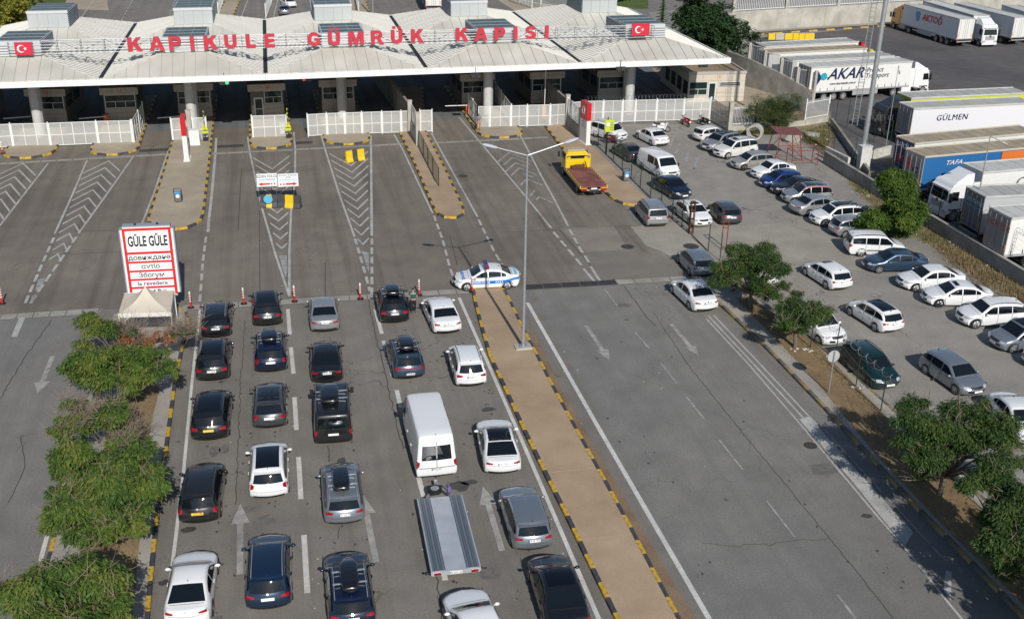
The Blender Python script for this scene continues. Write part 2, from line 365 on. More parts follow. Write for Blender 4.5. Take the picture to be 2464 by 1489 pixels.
# left planted median
_ml = [W(249, 922), W(222, 1010), W(141, 1264), W(117, 1357), W(75, 1500), W(48, 1600)]
_mr = [W(345, 1600), W(362, 1400), W(378, 1240), W(400, 1080), W(420, 930), W(437, 845), W(452, 775), W(450, 757), W(440, 748), W(428, 744)]
med = _ml+_mr+[W(330, 752), W(275, 760)]
mm = island(med, GREYP, [(6, 15), (0, 5)], name='planted_median', ph=1)
MB().sheet([W(300, 930), W(262, 1040), W(200, 1300), W(140, 1600), W(310, 1600), W(335, 1330), W(350, 1130), W(368, 1010), W(385, 940), W(345, 905)], .156).build('planting_bed', DRY, kind='structure')
# right planted median between the exit road and the car park
_k1 = [W(1660, 672), W(1745, 745), W(1848, 842), W(2010, 1010), W(2206, 1224), W(2318, 1336), W(2460, 1484), W(2600, 1625)]
_k2 = [W(2700, 1530), W(2480, 1320), W(2320, 1160), W(2167, 1008), W(2030, 886), W(1926, 800), W(1840, 735), W(1750, 664), W(1700, 640)]
island(_k1+_k2, GREYP, [(0, 7), (8, 16)], name='planted_median', mats=(mat('worn_yellow_kerb', (.30, .23, .11), .85, noise=.5), mat('grimy_kerb', (.14, .13, .115), .85, noise=.5)))
_kb = [W(1772, 722), W(1792, 745), W(1875, 830), W(1960, 920), W(2106, 1098), W(2260, 1262), W(2420, 1420), W(2600, 1590)]
_kc = [W(2700, 1560), W(2480, 1345), W(2341, 1212), W(2122, 997), W(1954, 826), W(1840, 745), W(1800, 715)]
MB().sheet(_kb+_kc, .158).build('planting_bed', DRY, kind='structure')
MB().sheet([W(1268, 760), W(1300, 830), W(1346, 925), (W(1346, 925)[0]-.55, W(1346, 925)[1])]+[(p[0]+.14, p[1]) for p in _wr[5:]], .010).build('dirt_edge', DIRT, kind='structure')
MB().sheet([(p[0]+.1, p[1]) for p in _wr[:6]]+[W(1339, 915), W(1405, 1030), W(1470, 1140), W(1540, 1262), W(1620, 1400), W(1705, 1540)], .009).build('dirt_edge', DIRT, kind='structure')

# drainage channels, cover by cover
def channel(a, b, wd, n, skip=(), dark=()):
    a, b = Vector(W(*a)), Vector(W(*b)); d = b-a; u = d.normalized(); v = Vector((-u.y, u.x))
    root = MB().sheet([a-v*wd*.55, b-v*wd*.55, b+v*wd*.55, a+v*wd*.55], .010).build('drainage_channel', mat('joint_concrete', (.12, .115, .105), .9), kind='structure')
    gm = mat('cast_iron_grate', (.03, .03, .032), .6, noise=.3)
    for i in range(n):
        if i in skip: continue
        p0 = a+d*(i/n); p1 = a+d*((i+1)/n); g = .03
        if i in dark:
            B = MB(); q0 = p0+u*g; k = 8; st = (p1-p0).length-2*g
            for j in range(k):
                c = q0+u*(st*(j+.5)/k); B.box((c.x, c.y, .02), (st/k*.72, wd*.9, .03), math.atan2(u.y, u.x))
            B.build('drain_grate', gm, root)
        else:
            c = (p0+p1)/2; hw_ = wd*.45
            MB().box((c.x, c.y, .012), ((p1-p0).length-2*g, wd*.9, .02+rng.uniform(0, .006)), math.atan2(u.y, u.x)).build('channel_cover', STRIPC, root)
channel((-120, 771), (237, 748), .85, 9)
channel((437, 741), (1140, 699), .85, 16)
channel((1262, 692), (1655, 669), .85, 9, dark=(0, 1, 2, 3, 4))
channel((-60, 398), (400, 372), .55, 12)
channel((505, 371), (975, 347), .55, 12)
channel((1035, 345), (1320, 331), .55, 8)
# rumble grates at the lane mouths
for a, b, dp in (((335, 364), (411, 360), .9), ((522, 354), (586, 351), .9), ((711, 345), (752, 343), .9)):
    A, B_ = Vector(W(*a)), Vector(W(*b)); mb = MB(); n = 14
    for j in range(n):
        c = A+(B_-A)*((j+.5)/n); mb.box((c.x, c.y, .02), ((B_-A).length/n*.7, dp, .03), math.atan2((B_-A).y, (B_-A).x))
    mb.build('drain_grate', MAT['cast_iron_grate'], kind='structure')

# ------------------------------------------------------------------ painted markings
_mz = [0]
def line(px, wd, m=PAINT, name='lane_line', z=.016, world=False):
    P = [Vector((p[0], p[1])) for p in (px if world else [W(*p) for p in px])]; b = MB(); _mz[0] += 1; z = z+(_mz[0] % 5)*.0008
    for i, (p, q) in enumerate(zip(P, P[1:])):
        d = (q-p).normalized(); v = Vector((-d.y, d.x))*wd/2
        b.add([(p.x-v.x, p.y-v.y, z), (q.x-v.x, q.y-v.y, z), (q.x+v.x, q.y+v.y, z), (p.x+v.x, p.y+v.y, z)], [(0, 1, 2, 3)])
    return b.build(name, m, kind='structure')
def dashes(px, wd, ln, gap, m=PAINT, name='lane_dash', ph=0.):
    P = [Vector(W(*p)) for p in px]; tot = [(b-a).length for a, b in zip(P, P[1:])]; T = sum(tot); s = ph
    def at(s):
        for (a, b), d in zip(zip(P, P[1:]), tot):
            if s <= d: return a+(b-a)*(s/d)
            s -= d
        return P[-1]
    while s+ln*.5 < T:
        a, b = at(s), at(min(T, s+ln)); line([a, b], wd, m, name, world=True); s += ln+gap
z1b = lambda l: L1(l, 0, 361); z2b = lambda l: L1(l, 601.6, 361); z3b = lambda l: L1(l, 1203.2, 361)
r3 = lambda l: L1(l, 842.2, 691.8, .2626); r4 = lambda l: L1(l, 360.9, 1052.7, .293); r7 = lambda l: L1(l, 1383.7, 1022.7, .4385)
# queue lanes
line([(481, 746), (462, 920), (441, 1143), (410, 1400), (398, 1560)], .16, PAINTW)
line([(228, 925), (211, 976), (115, 1285), (83, 1400), (42, 1540)], .2, PAINTW)
for a, b in (((692.5, 744), (697.5, 805)), ((699.8, 835.5), (706.3, 899.5)), ((708.5, 955.7), (713.6, 1034.5)), ((718.4, 1099.6), (724.2, 1200.7)), ((731.5, 1287), (739.7, 1426.3)),
             ((902.6, 744.3), (918.9, 803.4)), ((922.5, 820), (945, 905)), ((954.6, 938.6), (967.5, 994)), ((1007, 1148), (1019.4, 1194.8)), ((1060, 1350), (1072, 1396))):
    line([a, b], .24, PAINTW, 'lane_dash')
line(r3([(1000, 95), (1600, 1460)])+[(1440, 1487), (1475, 1565)], .2, PAINTW)
line([(1268.9, 728.5), (1383.2, 929.4), (1436.3, 1022.7), (1706, 1488.4), (1745, 1556)], .24, PAINTW)
# exit road
for a, b in (((1528, 800), (1562, 838)), ((1590, 873), (1628, 922)), ((1650, 953), (1693, 1007)), ((1730, 1058), (1787, 1130)), ((1844, 1205), (1912, 1292)), ((2015, 1430), (2075, 1510))):
    line([a, b], .11, PAINTF, 'lane_dash')
def off(px, dx): return [Vector((W(*p)[0]+dx, W(*p)[1])) for p in px]
_cp = [(1704, 760), (1800, 862), (1949, 1023)]
line([(1700, 768), (1797, 872), (1925, 1020), (2106, 1236), (2184, 1325), (2285, 1454), (2345, 1525)], .11, PAINT)
line(off(_cp, .0), .12, PAINT, world=True); line(off(_cp, .38), .12, PAINT, world=True); line(off([(1949, 1023), (2060, 1146), (2190, 1290), (2240, 1345)], .55), .08, PAINTF, world=True)
_w = [(1935, 1003), (2060, 1146), (2184, 1282)]
MB().sheet(off(_w, .28)+off([(2184, 1314), (2050, 1150), (1928, 1008)], -.14), .024).build('white_strip', PAINT, kind='structure')
MB().sheet(Gz([(2275, 1372), (2290, 1376), (2288, 1446), (2270, 1420)]), .024).build('white_strip', PAINT, kind='structure')
# plaza lines
def pz(f, pts, wd=.16, m=PAINT): return line(f(pts), wd, m)
pz(z1b, [(740, 90), (600, 420), (465, 715)]); pz(z1b, [(1140, 50), (900, 390), (670, 710)])
dashes(z1b([(460, 745), (350, 990), (215, 1305)]), .2, 1.3, .55); dashes(z1b([(650, 740), (520, 930), (400, 1100), (250, 1320)]), .2, 1.3, .55)
line(z1b([(205, 1420), (130, 1590)]), .2); line(z1b([(180, 1420), (110, 1590)]), .2)
pz(z1b, [(410, 115), (200, 385), (0, 645), (-200, 900)])
pz(z1b, [(1435, 0), (1310, 370), (1220, 600), (1150, 760)]); pz(z1b, [(1840, -100), (1835, 0), (1805, 350), (1775, 620), (1770, 700)], .22)
dashes(z1b([(1753, 740), (1725, 960), (1700, 1290)]), .18, 1.25, .6)
pz(z2b, [(-20, -110), (0, 30), (100, 490), (210, 870), (335, 1245)]); pz(z2b, [(372, -150), (385, 0), (383, 260), (350, 500), (335, 860), (335, 1245)])
pz(z2b, [(605, -130), (640, 0), (760, 380), (890, 740)]); pz(z2b, [(1025, -120), (1030, 0), (1033, 400), (1036, 730)], .2)
dashes(z2b([(893, 755), (960, 980), (1020, 1200)]), .2, 1.3, .6); dashes(z2b([(1037, 755), (1037, 1240)]), .2, 1.3, .6)
pz(z2b, [(1225, -130), (1300, 0), (1440, 300), (1555, 540)]); dashes(z2b([(1565, 560), (1640, 770), (1700, 1000), (1770, 1190)]), .18, 1.3, .6)
pz(z2b, [(1545, -140), (1620, 0), (1780, 290), (1935, 570)]); dashes(z2b([(1945, 595), (2080, 870), (2180, 1030), (2270, 1160)]), .18, 1.3, .6)
line([(1105, 283), (1220.9, 421)]+z3b([(220, 400), (435, 665)]), .16)
line([(1245.6, 314), (1301, 421)]+z3b([(450, 400), (580, 650)]), .16)
dashes(z3b([(455, 700), (580, 845), (700, 990)]), .2, 1.3, .6); dashes(z3b([(590, 675), (680, 840), (765, 970)]), .2, 1.3, .6)
line(z3b([(710, 1010), (800, 1115)]), .2); line(z3b([(770, 990), (850, 1115)]), .2)
line(z3b([(890, 1185), (1000, 1330)]), .12, PAINTF)
def chevrons(f, a0, l0, r0, a1, l1, r1, n, wd=.34, skip=(), m=PAINT):
    A0, L0, R0, A1, L1_, R1 = [Vector(W(*q)) for q in f([a0, l0, r0, a1, l1, r1])]
    for i in range(n):
        t = i/(n-1); a = A0.lerp(A1, t); l_ = L0.lerp(L1_, t); r_ = R0.lerp(R1, t)
        for k, e in enumerate((l_, r_)):
            if (i, k) in skip: continue
            e = a.lerp(e, rng.uniform(.93, 1.0)) if m is PAINT else a.lerp(e, rng.uniform(.55, 1.0))
            d = (e-a); s = wd/2; z = .016+(i % 2)*.001
            yv = Vector((0, s*1.25))
            pp = [a-yv, e-yv, e+yv, a+yv]
            MB().sheet(pp, z+(k*.0006)).build('chevron_marking', m, kind='structure')
chevrons(z1b, (925, 95), (705, 200), (1025, 185), (495, 885), (408, 938), (515, 945), 12)
chevrons(z1b, (195, 115), (-40, 225), (310, 225), (-80, 560), (-330, 700), (-20, 660), 8)
chevrons(z2b, (190, 163), (20, 65), (345, 45), (268, 838), (218, 793), (318, 795), 11)
chevrons(z2b, (860, 135), (665, 28), (1007, 12), (960, 805), (910, 752), (1012, 750), 11)
chevrons(z3b, (75, 25), (-40, 120), (290, 105), (330, 400), (300, 440), (450, 450), 9, m=PAINTF, wd=.3, skip=((4, 0), (6, 0), (6, 1), (7, 1)))
def worn(f, pts, m=PAINTF): MB().sheet(Gz(f(pts)), .019).build('worn_marking', m, kind='structure')
worn(z2b, [(945, 858), (1010, 875), (1015, 1055), (985, 980), (965, 900)]); worn(z2b, [(248, 900), (312, 898), (318, 1000), (305, 1092), (285, 1040)])
worn(z1b, [(325, 1105), (385, 1085), (350, 1190), (300, 1200)]); worn(z1b, [(270, 1245), (315, 1225), (290, 1290), (262, 1285)])
# direction arrows
def arrow(tail, tip, hw=.42, m=PAINT, sh=.3):
    a, b = Vector(W(*tail)), Vector(W(*tip)); d = (b-a); L = d.length; u = d/L; v = Vector((-u.y, u.x)); s = .14; k = a+u*L*(1-sh)
    MB().sheet([a-v*s, k-v*s, k-v*hw, b, k+v*hw, k+v*s, a+v*s], .021).build('direction_arrow', m, kind='structure')
arrow((577.5, 1382), (578.5, 1212), m=PAINTA); arrow((905, 1352), (873, 1190), m=PAINTA); arrow((1208, 1325), (1162, 1170), m=PAINTA)
arrow((127, 857), (90, 948), m=PAINTA); arrow((1410, 784), (1467, 868), .4, m=PAINTF); arrow((1615, 780), (1681, 858), .4, m=PAINTF)
# car park markings
z3 = lambda l: L1(l, 1203.2, 0)
for l in ([(1480, 1160), (1440, 1270)], [(1535, 1205), (1490, 1320)], [(1605, 1265), (1580, 1380), (1545, 1385)], [(1680, 1340), (1655, 1440), (1600, 1430)], [(1760, 1410), (1730, 1440)]):
    line(z3(l), .3, PAINTF, 'parking_marking')
for l in ([(1560, 140), (1700, 215)], [(1600, 215), (1740, 270)], [(2020, 480), (2160, 575)], [(1770, 310), (1840, 335)], [(1820, 230), (1800, 300)]):
    line(z3b(l), .14, PAINTF, 'parking_marking')
# lines on the roads beyond the canopy
z1 = lambda l: L1(l, 0, 0); z2 = lambda l: L1(l, 601.6, 0)
line(z1([(800, 0), (675, 175)]), .16); line(z1([(2110, 0), (2050, 155)]), .16); line(z2([(150, 0), (125, 155)]), .16); line(z2([(235, 0), (200, 155)]), .16); line(z2([(510, 0), (530, 120)]), .16)
dashes(z1([(1140, -20), (1080, 90), (1030, 185)]), .16, 1.5, 1.2); dashes(z1([(1500, -20), (1465, 70), (1435, 160)]), .16, 1.5, 1.2)
# slab joints of the plaza
JM = mat('tar_joint', (.05, .045, .04), .9); JL = mat('pale_joint', (.17, .15, .12), .9)
for l, m_ in (([(0, 551), (205, 545)], JL), ([(820, 512), (1260, 495)], JL), ([(670, 692), (1010, 685)], JM), ([(0, 935), (370, 925)], JL), ([(370, 895), (1010, 868)], JM), ([(1500, 835), (1740, 822)], JL), ([(560, 1110), (1010, 1095)], JL), ([(2025, 690), (2055, 150)], JM)):
    line(z1b(l), .05, m_, 'expansion_joint', z=.012)
for l, m_ in (([(0, 800), (640, 752)], JL), ([(640, 752), (1155, 748), (1650, 716), (2000, 705)], JL), ([(1850, 205), (2340, 195)], JL), ([(1990, 355), (2340, 345)], JL), ([(80, 520), (85, 1245)], JM), ([(1700, 735), (1765, 985)], JM), ([(1690, 735), (1755, 960)], JL), ([(640, 960), (640, 1240)], JM), ([(0, 1005), (980, 950), (1700, 910)], JL)):
    line(z2b(l), .05, m_, 'expansion_joint', z=.012)
for l, m_ in (([(0, 705), (500, 678), (960, 655), (1200, 645)], JM), ([(0, 515), (1050, 475)], JL), ([(0, 345), (230, 338)], JL), ([(0, 895), (700, 875)], JL), ([(505, 680), (760, 970), (840, 1080)], JM), ([(325, 545), (400, 680)], JM)):
    line(z3b(l), .05, m_, 'expansion_joint', z=.012)
# long cracks and seams in the queue lanes and the exit road
CR = mat('dark_crack', (.06, .057, .053), .95)  # even dark colour of the crack lines
def crack(px, wd=.045, jag=.06):
    P = [Vector(W(*p)) for p in px]; Q = []
    for a, b in zip(P, P[1:]):
        n = max(2, int((b-a).length/.35))
        for i in range(n): q = a.lerp(b, i/n); Q.append((q.x+rng.uniform(-jag, jag), q.y+rng.uniform(-jag, jag)))
    Q.append(tuple(P[-1])); line(Q, wd, CR, 'crack', z=.012, world=True)
crack(r3([(165, 110), (200, 280), (260, 540), (330, 830), (400, 1130), (490, 1480)]), .05); crack(r4([(1465, 70), (1470, 200)]), .05); crack(r4([(1560, 740), (1545, 830)]), .04)
crack(r7([(430, -620), (620, -330), (885, 0), (1100, 260), (1380, 600), (1590, 860), (1750, 1062)]), .035, .03); crack(r7([(700, 640), (900, 660), (1080, 660), (1200, 630), (1390, 620)]), .03, .12)
crack([(1030, 1240), (1052, 1400), (1062, 1490)], .05); crack([(590, 770), (580, 900), (574, 1060), (566, 1215)], .04); crack(z3b([(1050, 1150), (1150, 1290), (1250, 1430), (1330, 1500)]), .05)
crack([(0, 960), (60, 860), (125, 770)], .05); crack([(20, 1210), (60, 1120), (50, 1050)], .04)
def stain(c, rx, ry, m, n=14, z=.0115):
    c = Vector(W(*c)); MB().sheet([(c.x+math.cos(2*math.pi*i/n)*rx*rng.uniform(.7, 1.15), c.y+math.sin(2*math.pi*i/n)*ry*rng.uniform(.7, 1.15)) for i in range(n)], z).build('oil_stain', m, kind='structure')
OIL = mat('oil_stain', (.07, .066, .062), .55, noise=.3); OILF = mat('old_oil_stain', (.145, .14, .13), .8, noise=.3)
for c, rx, ry, m_ in (((1104, 1169), .5, .5, OIL), ((1130, 1160), .42, .22, OIL), ((452, 1274), .35, .25, OIL), ((822, 1108), .25, .3, OIL), ((395, 1401), .25, .2, OIL), ((1180, 1380), .6, .5, OILF), ((1175, 985), .4, .25, OIL),
                      ((1190, 882), .6, .3, OILF), ((985, 1010), .3, .2, OIL), ((1500, 735), .6, .4, OILF), ((1070, 1000), .2, .15, OIL), ((600, 1225), .7, .3, OILF), ((640, 1250), .5, .5, OILF), ((575, 1250), .45, .25, OILF), ((515, 1085), .3, .6, OILF), ((540, 1080), .25, .5, OILF), ((2060, 850), .4, .3, OILF), ((2087, 1241), .3, .2, OIL), ((1985, 1130), .8, .6, OILF)):
    stain(c, rx, ry, m_)
for c, r_ in (((1114, 424), .42), ((1510, 0+594), .5), ((1963, 748+0), .35), ((1950, 1072), .34), ((1663, 593), .6)):
    c = W(*c); mb = MB(); a = arc(c, r_, 0, 360, 20)[:-1]; mb.sheet(a, .02)
    for k in range(6): mb.box((c[0], c[1]-r_*.7+k*r_*.28, .024), (r_*1.3, .04, .012))
    mb.build('manhole_cover', mat('manhole_iron', (.05, .047, .045), .6, noise=.3), kind='structure')

_dr = MB()
for x0, y0, x1, y1, k in ((580, 800, 520, 1440, 60), (650, 810, 650, 1440, 60), (790, 800, 840, 1440, 60), (1000, 780, 1120, 1440, 70), (1110, 760, 1330, 1440, 80), (1390, 800, 1700, 1400, 20), (1600, 800, 2150, 1440, 20), (850, 420, 760, 680, 30), (1180, 380, 1330, 650, 40)):
    for _ in range(k):
        t = rng.random(); c = W(lerp(x0, x1, t), lerp(y0, y1, t)); c = (c[0]+rng.gauss(0, .7), c[1]); r_ = rng.uniform(.02, .075); n = 7; z = .0105+rng.random()*.0015
        _dr.sheet([(c[0]+math.cos(2*math.pi*i/n)*r_*rng.uniform(.6, 1.2), c[1]+math.sin(2*math.pi*i/n)*r_*rng.uniform(.7, 1.9)) for i in range(n)], z)
_dr.build('oil_drips', OIL, None, kind='stuff')
# ------------------------------------------------------------------ canopy
ROOFM = mat('cream_roof_sheet', (.52, .505, .45), .5, noise=.16, nscale=.35)
SEAM = mat('roof_seam', (.36, .35, .32), .5)
FASC = mat('white_fascia', (.80, .80, .80), .4)
SOFF = mat('grey_soffit', (.35, .35, .36), .7)
ZE = 6.6
gf = [G(240, 192, ZE), G(639, 180, ZE), G(1027, 166, ZE), G(1400, 153, ZE), G(1757, 141, ZE)]
gb = [G(328, 55, ZE), G(636, 47, ZE), G(938, 37, ZE), G(1232, 28, ZE), G(1511, 20, ZE)]
gf.insert(0, gf[0]*2-gf[1]); gb.insert(0, gb[0]*2-gb[1]); gf.insert(0, gf[0]*2-gf[1]); gb.insert(0, gb[0]*2-gb[1])
canopy = thing('canopy', 'wide cream sheet-metal canopy roof over all the customs lanes with raised roof lanterns', 'canopy', (0, 0, 0))
RT = 1.55
def face(P0, P1, Q0, Q1, n, objs, name):
    """one slope, P0-P1 along the eave, Q0-Q1 along the top; split into n seamed panels"""
    e = P1-P0; L = e.length; eu = e/L
    def pr(Q): s = (Q-P0).dot(eu); return s, (Q-P0-eu*s)
    s0, h0 = pr(Q0); s1, h1 = pr(Q1); hv = h0; N = eu.cross(hv).normalized()
    if N.z < 0: N = -N
    def hm(s): return max(0., min(1., s/s0 if s0 > 1e-6 else 1, (L-s)/(L-s1) if L-s1 > 1e-6 else 1))
    big = MB()
    for i in range(n):
        a, b = L*i/n+.012, L*(i+1)/n-.012; ks = [a]+[k for k in (s0, s1) if a < k < b]+[b]
        poly = [P0+eu*a, P0+eu*b]+[P0+eu*k+hv*hm(k) for k in reversed(ks)]
        off = N*rng.uniform(0, .012)
        B = MB() if objs else big
        m = len(poly); lo = [p-N*.03 for p in poly]; hi = [p+off for p in poly]
        fs = [tuple(range(m, 2*m))]+[(j, (j+1) % m, (j+1) % m+m, j+m) for j in range(m)]
        c = (hi[1]-hi[0]).cross(hi[-1]-hi[0])
        if c.z < 0: fs = [tuple(reversed(f)) for f in fs]
        B.add(lo+hi, fs, 0)
        # standing seam on the left edge
        top = P0+eu*a+hv*hm(a)
        if (top-(P0+eu*a)).length > .3:
            w_ = eu*.02; h_ = N*.055; x0, x1 = P0+eu*a, top
            B.add([x0-w_, x0+w_, x1+w_, x1-w_, x0-w_+h_, x0+w_+h_, x1+w_+h_, x1-w_+h_], [(4, 5, 6, 7), (0, 1, 5, 4), (3, 7, 6, 2), (0, 4, 7, 3), (1, 2, 6, 5)], 1)
        if objs: B.build('roof_panel', [ROOFM, SEAM], canopy)
    if not objs: big.build(name, [ROOFM, mat('pale_seam', (.66, .65, .61), .5)], canopy, kind='stuff')
LANT = mat('lantern_sheet', (.46, .49, .52), .45, metal=.2)
LANTF = mat('lantern_front', (.60, .62, .64), .4, metal=.15)
LGL = mat('green_grey_glazing', (.085, .115, .12), .45, spec=.3)
LOUV = mat('dark_louvre', (.16, .17, .18), .6)
def lantern(A, ux, uy, wx, wy, z0, z1, front):
    """A = centre of the front base"""
    a = A-ux*wx/2; b = A+ux*wx/2; c = b+uy*wy; d = a+uy*wy
    def at(p, z): return Vector((p.x, p.y, z))
    i = .12; T = [at(a, z1), at(b, z1), at(c, z1-.15), at(d, z1-.15)]; Bm = [at(p, z0-.5) for p in (a, b, c, d)]
    o = MB().add(Bm+T, [(0, 1, 5, 4), (2, 3, 7, 6), (4, 5, 6, 7)], 0).add(Bm+T, [(1, 2, 6, 5), (3, 0, 4, 7)], 1).build('roof_lantern', [LANTF if front else LANT, LOUV], canopy)
    # louvres on both flanks
    for k in range(9):
        z = z0+(z1-z0)*(k+.5)/9-.1
        for p, q in ((b, c), (a, d)):
            s = 1 if p is b else -1
            m_ = (p+q)/2+ux*s*.03; MB().box((m_.x, m_.y, z), (.08, (q-p).length*.96, .05), math.atan2(uy.y, uy.x)-math.pi/2).build('louvre', LANT, o)
    # glazing strips on top
    for k, (v0, v1) in enumerate(((.10, .33), (.40, .63), (.70, .94))):
        for h0, h1 in ((.02, .34), (.35, .66), (.67, .98)):
            z = z1+.025-(.15*(v0+v1)/2); P_ = [at(a+ux*wx*u+uy*wy*v, z1+.03-.15*v) for u, v in ((h0, v0), (h1, v0), (h1, v1), (h0, v1))]
            MB().add(P_+[p-Vector((0, 0, .05)) for p in P_], [(0, 1, 2, 3), (4, 7, 6, 5), (0, 4, 5, 1), (1, 5, 6, 2), (2, 6, 7, 3), (3, 7, 4, 0)]).build('glazing', LGL, o)
    # front panelling (the reflective sheet of the rear ones, pipes on the front ones)
    if front:
        pb = MB()
        for k in range(5):
            z = z0+.1+k*(z1-z0-.45)/4; pb.tube(at(a, z)-uy*.12-ux*.1, at(b, z)-uy*.12+ux*.1, .035, 6)
        pb.build('pipe', GALV, o)
    else:
        for k in range(4):
            p0 = a+ux*wx*(k/4+.008); p1 = a+ux*wx*((k+1)/4-.008)
            MB().add([at(p0, z0+.05)-uy*.03, at(p1, z0+.05)-uy*.03, at(p1, z1-.3)-uy*.03, at(p0, z1-.3)-uy*.03], [(0, 1, 2, 3)]).build('front_sheet', mat('silvery_sheet', (.62, .66, .66), .3, metal=.4), o)
        MB().box(tuple(at(A, z1-.12)-uy*.05), (wx+.1, .1, .28), math.atan2(ux.y, ux.x)).build('cornice', LANTF, o)
    return o
lants = []
for k in range(0, 6):
    fl, fr, bl, br = gf[k], gf[k+1], gb[k], gb[k+1]
    def bil(u, v, z): p = fl.lerp(fr, u).lerp(bl.lerp(br, u), v); return Vector((p.x, p.y, z))
    g_ = .014
    for half in (0, 1):
        v0, v1 = (0, .5) if half == 0 else (.5, 1)
        a, b, c, d = bil(g_, v0, ZE), bil(1-g_, v0, ZE), bil(1-g_, v1, ZE), bil(g_, v1, ZE)
        # lantern footprint inside this pyramid
        lu0, lu1 = (.365, .635); lv0, lv1 = v0+.125, v0+.335
        e, f_, g2, h2 = bil(lu0, lv0, ZE+RT), bil(lu1, lv0, ZE+RT), bil(lu1, lv1, ZE+RT), bil(lu0, lv1, ZE+RT)
        if k >= 1:
            face(a, b, e, f_, 14, True, 'front')
            face(b, c, f_, g2, 24, False, 'roof_panelling'); face(d, a, h2, e, 24, False, 'roof_panelling'); face(c, d, g2, h2, 14, False, 'roof_panelling')
            ux = (f_-e).normalized(); uy = (g2-f_).normalized()
            lants.append((k, half, (e+f_)/2, ux, uy, (f_-e).length, (g2-f_).length))
            lantern((e+f_)/2, ux, uy, (f_-e).length, (g2-f_).length, ZE+RT, ZE+RT+(1.42 if half == 0 else 1.75), half == 0)
            # hip caps
            for p, q in ((a, e), (b, f_), (c, g2), (d, h2)): MB().tube(p+Vector((0, 0, .03)), q+Vector((0, 0, .03)), .05, 5).build('hip_cap', mat('hip_cap', (.55, .54, .5), .5), canopy)
        else:
            MB().add([a, b, c, d, e, f_, g2, h2], [(0, 1, 5, 4), (1, 2, 6, 5), (2, 3, 7, 6), (3, 0, 4, 7), (4, 5, 6, 7)]).build('roof_slope', ROOFM, canopy)
    # soffit
    if k >= 0: MB().add([bil(0, .004, 6.12), bil(0, .996, 6.12), bil(1, .996, 6.12), bil(1, .004, 6.12)], [(0, 1, 2, 3)]).build('soffit', SOFF, canopy)
for k in range(1, 6):   # dark gutters between the bays
    a, b = gf[k], gb[k]; d = (b-a).normalized(); n_ = Vector((-d.y, d.x, 0))*.2
    MB().add([a-n_-Vector((0, 0, .04)), a+n_-Vector((0, 0, .04)), b+n_-Vector((0, 0, .04)), b-n_-Vector((0, 0, .04))], [(0, 3, 2, 1)]).build('gutter', mat('black_gutter', (.02, .02, .022), .7), canopy)
def board(a, b, z0, z1, th, name, m, parent):
    d = (b-a); L = d.length; c = (a+b)/2; return MB().box((c.x, c.y, (z0+z1)/2), (L, th, z1-z0), math.atan2(d.y, d.x)).build(name, m, parent)
for k in range(0, 6):
    ya = gf[k]; yb = gf[k+1]; d = (yb-ya).normalized()
    board(ya+d*.01, yb-d*.01, 6.08, 6.62, .14, 'fascia', FASC, canopy); board(gb[k]+d*.01, gb[k+1]-d*.01, 6.08, 6.62, .14, 'fascia', FASC, canopy)
    board(ya+d*.01+Vector((0, .15, 0)), yb-d*.01+Vector((0, .15, 0)), 6.625, 6.70, .12, 'eave_gutter', mat('eave_gutter', (.55, .53, .47), .5, noise=.2), canopy)
board(gf[6]+Vector((.08, .1, 0)), gb[6]+Vector((.08, -.1, 0)), 6.08, 6.62, .14, 'fascia', FASC, canopy)
for x, y in ((98, 333), (465, 320), (823.5, 286), (1173, 294), (1511, 275), (-300, 350)):
    c = G(x, y); B = MB()
    for zz in (0, 3.1): B.tube((c.x, c.y, zz+(.006 if zz else .0)), (c.x, c.y, 3.09 if zz == 0 else 6.11), .46, 20)
    B.build('column', mat('column_concrete', (.52, .52, .5), .75, noise=.1), canopy, smooth=True)
    MB().path([(c.x+.5, c.y-.1, .1), (c.x+.5, c.y-.1, 6.0)], .05).build('downpipe', GALV, canopy)
for k in range(1, 7):
    m_ = (gf[k]+gb[k])/2
    for v in (.28, .72, .93):
        p = gf[k-1].lerp(gf[k], .5).lerp(gb[k-1].lerp(gb[k], .5), v); MB().tube((p.x, p.y, 0), (p.x, p.y, 6.1), .4, 12).build('column', MAT['column_concrete'], canopy, smooth=True)

# ------------------------------------------------------------------ truss and lettering
Ya = G(401, 126, 8.2); Yb = G(1447, 85, 8.2)
TA = Vector((-13.0, 110.35, 0)); TB = Vector((41.6, 111.3, 0))
tdir = (TB-TA).normalized(); tn = Vector((tdir.y, -tdir.x, 0))   # faces the camera
def TP(px, py, off=0.):
    """point of the lettering plane seen at a surveyed position"""
    o = Vector((0, 0, CAM_H)); d = (px-CW/2)*rt-(py-CHH)*up+CF*fw; q = TA+tn*off
    t = (q-o).dot(tn)/d.dot(tn); return o+d*t
zT0, zT1 = TP(700, 116).z, TP(700, 92.5).z
sign = thing('lettering_truss', 'steel truss along the canopy roof carrying the big red KAPIKULE GÜMRÜK KAPISI letters', 'rooftop sign')
a0 = TP(20, 118); a1 = TP(1574, 78); zb, zt = TP(748, 111).z-.0, TP(748, 84).z
print('truss z', zb, zt, [TP(325, y).z for y in (94.7, 121.6)], [TP(1315, y).z for y in (64, 91)])
P0 = Vector((a0.x, a0.y, 0)); P1 = Vector((a1.x, a1.y, 0)); TL = (P1-P0).length
bars = MB()
for k in range(5):
    z = 8.42+k*.27; q = P0-tn*.0; 
    MB().tube(Vector((P0.x, P0.y, z)), Vector((P1.x, P1.y, z)), .032, 6).build('rail', GALV, sign)
nn = 30
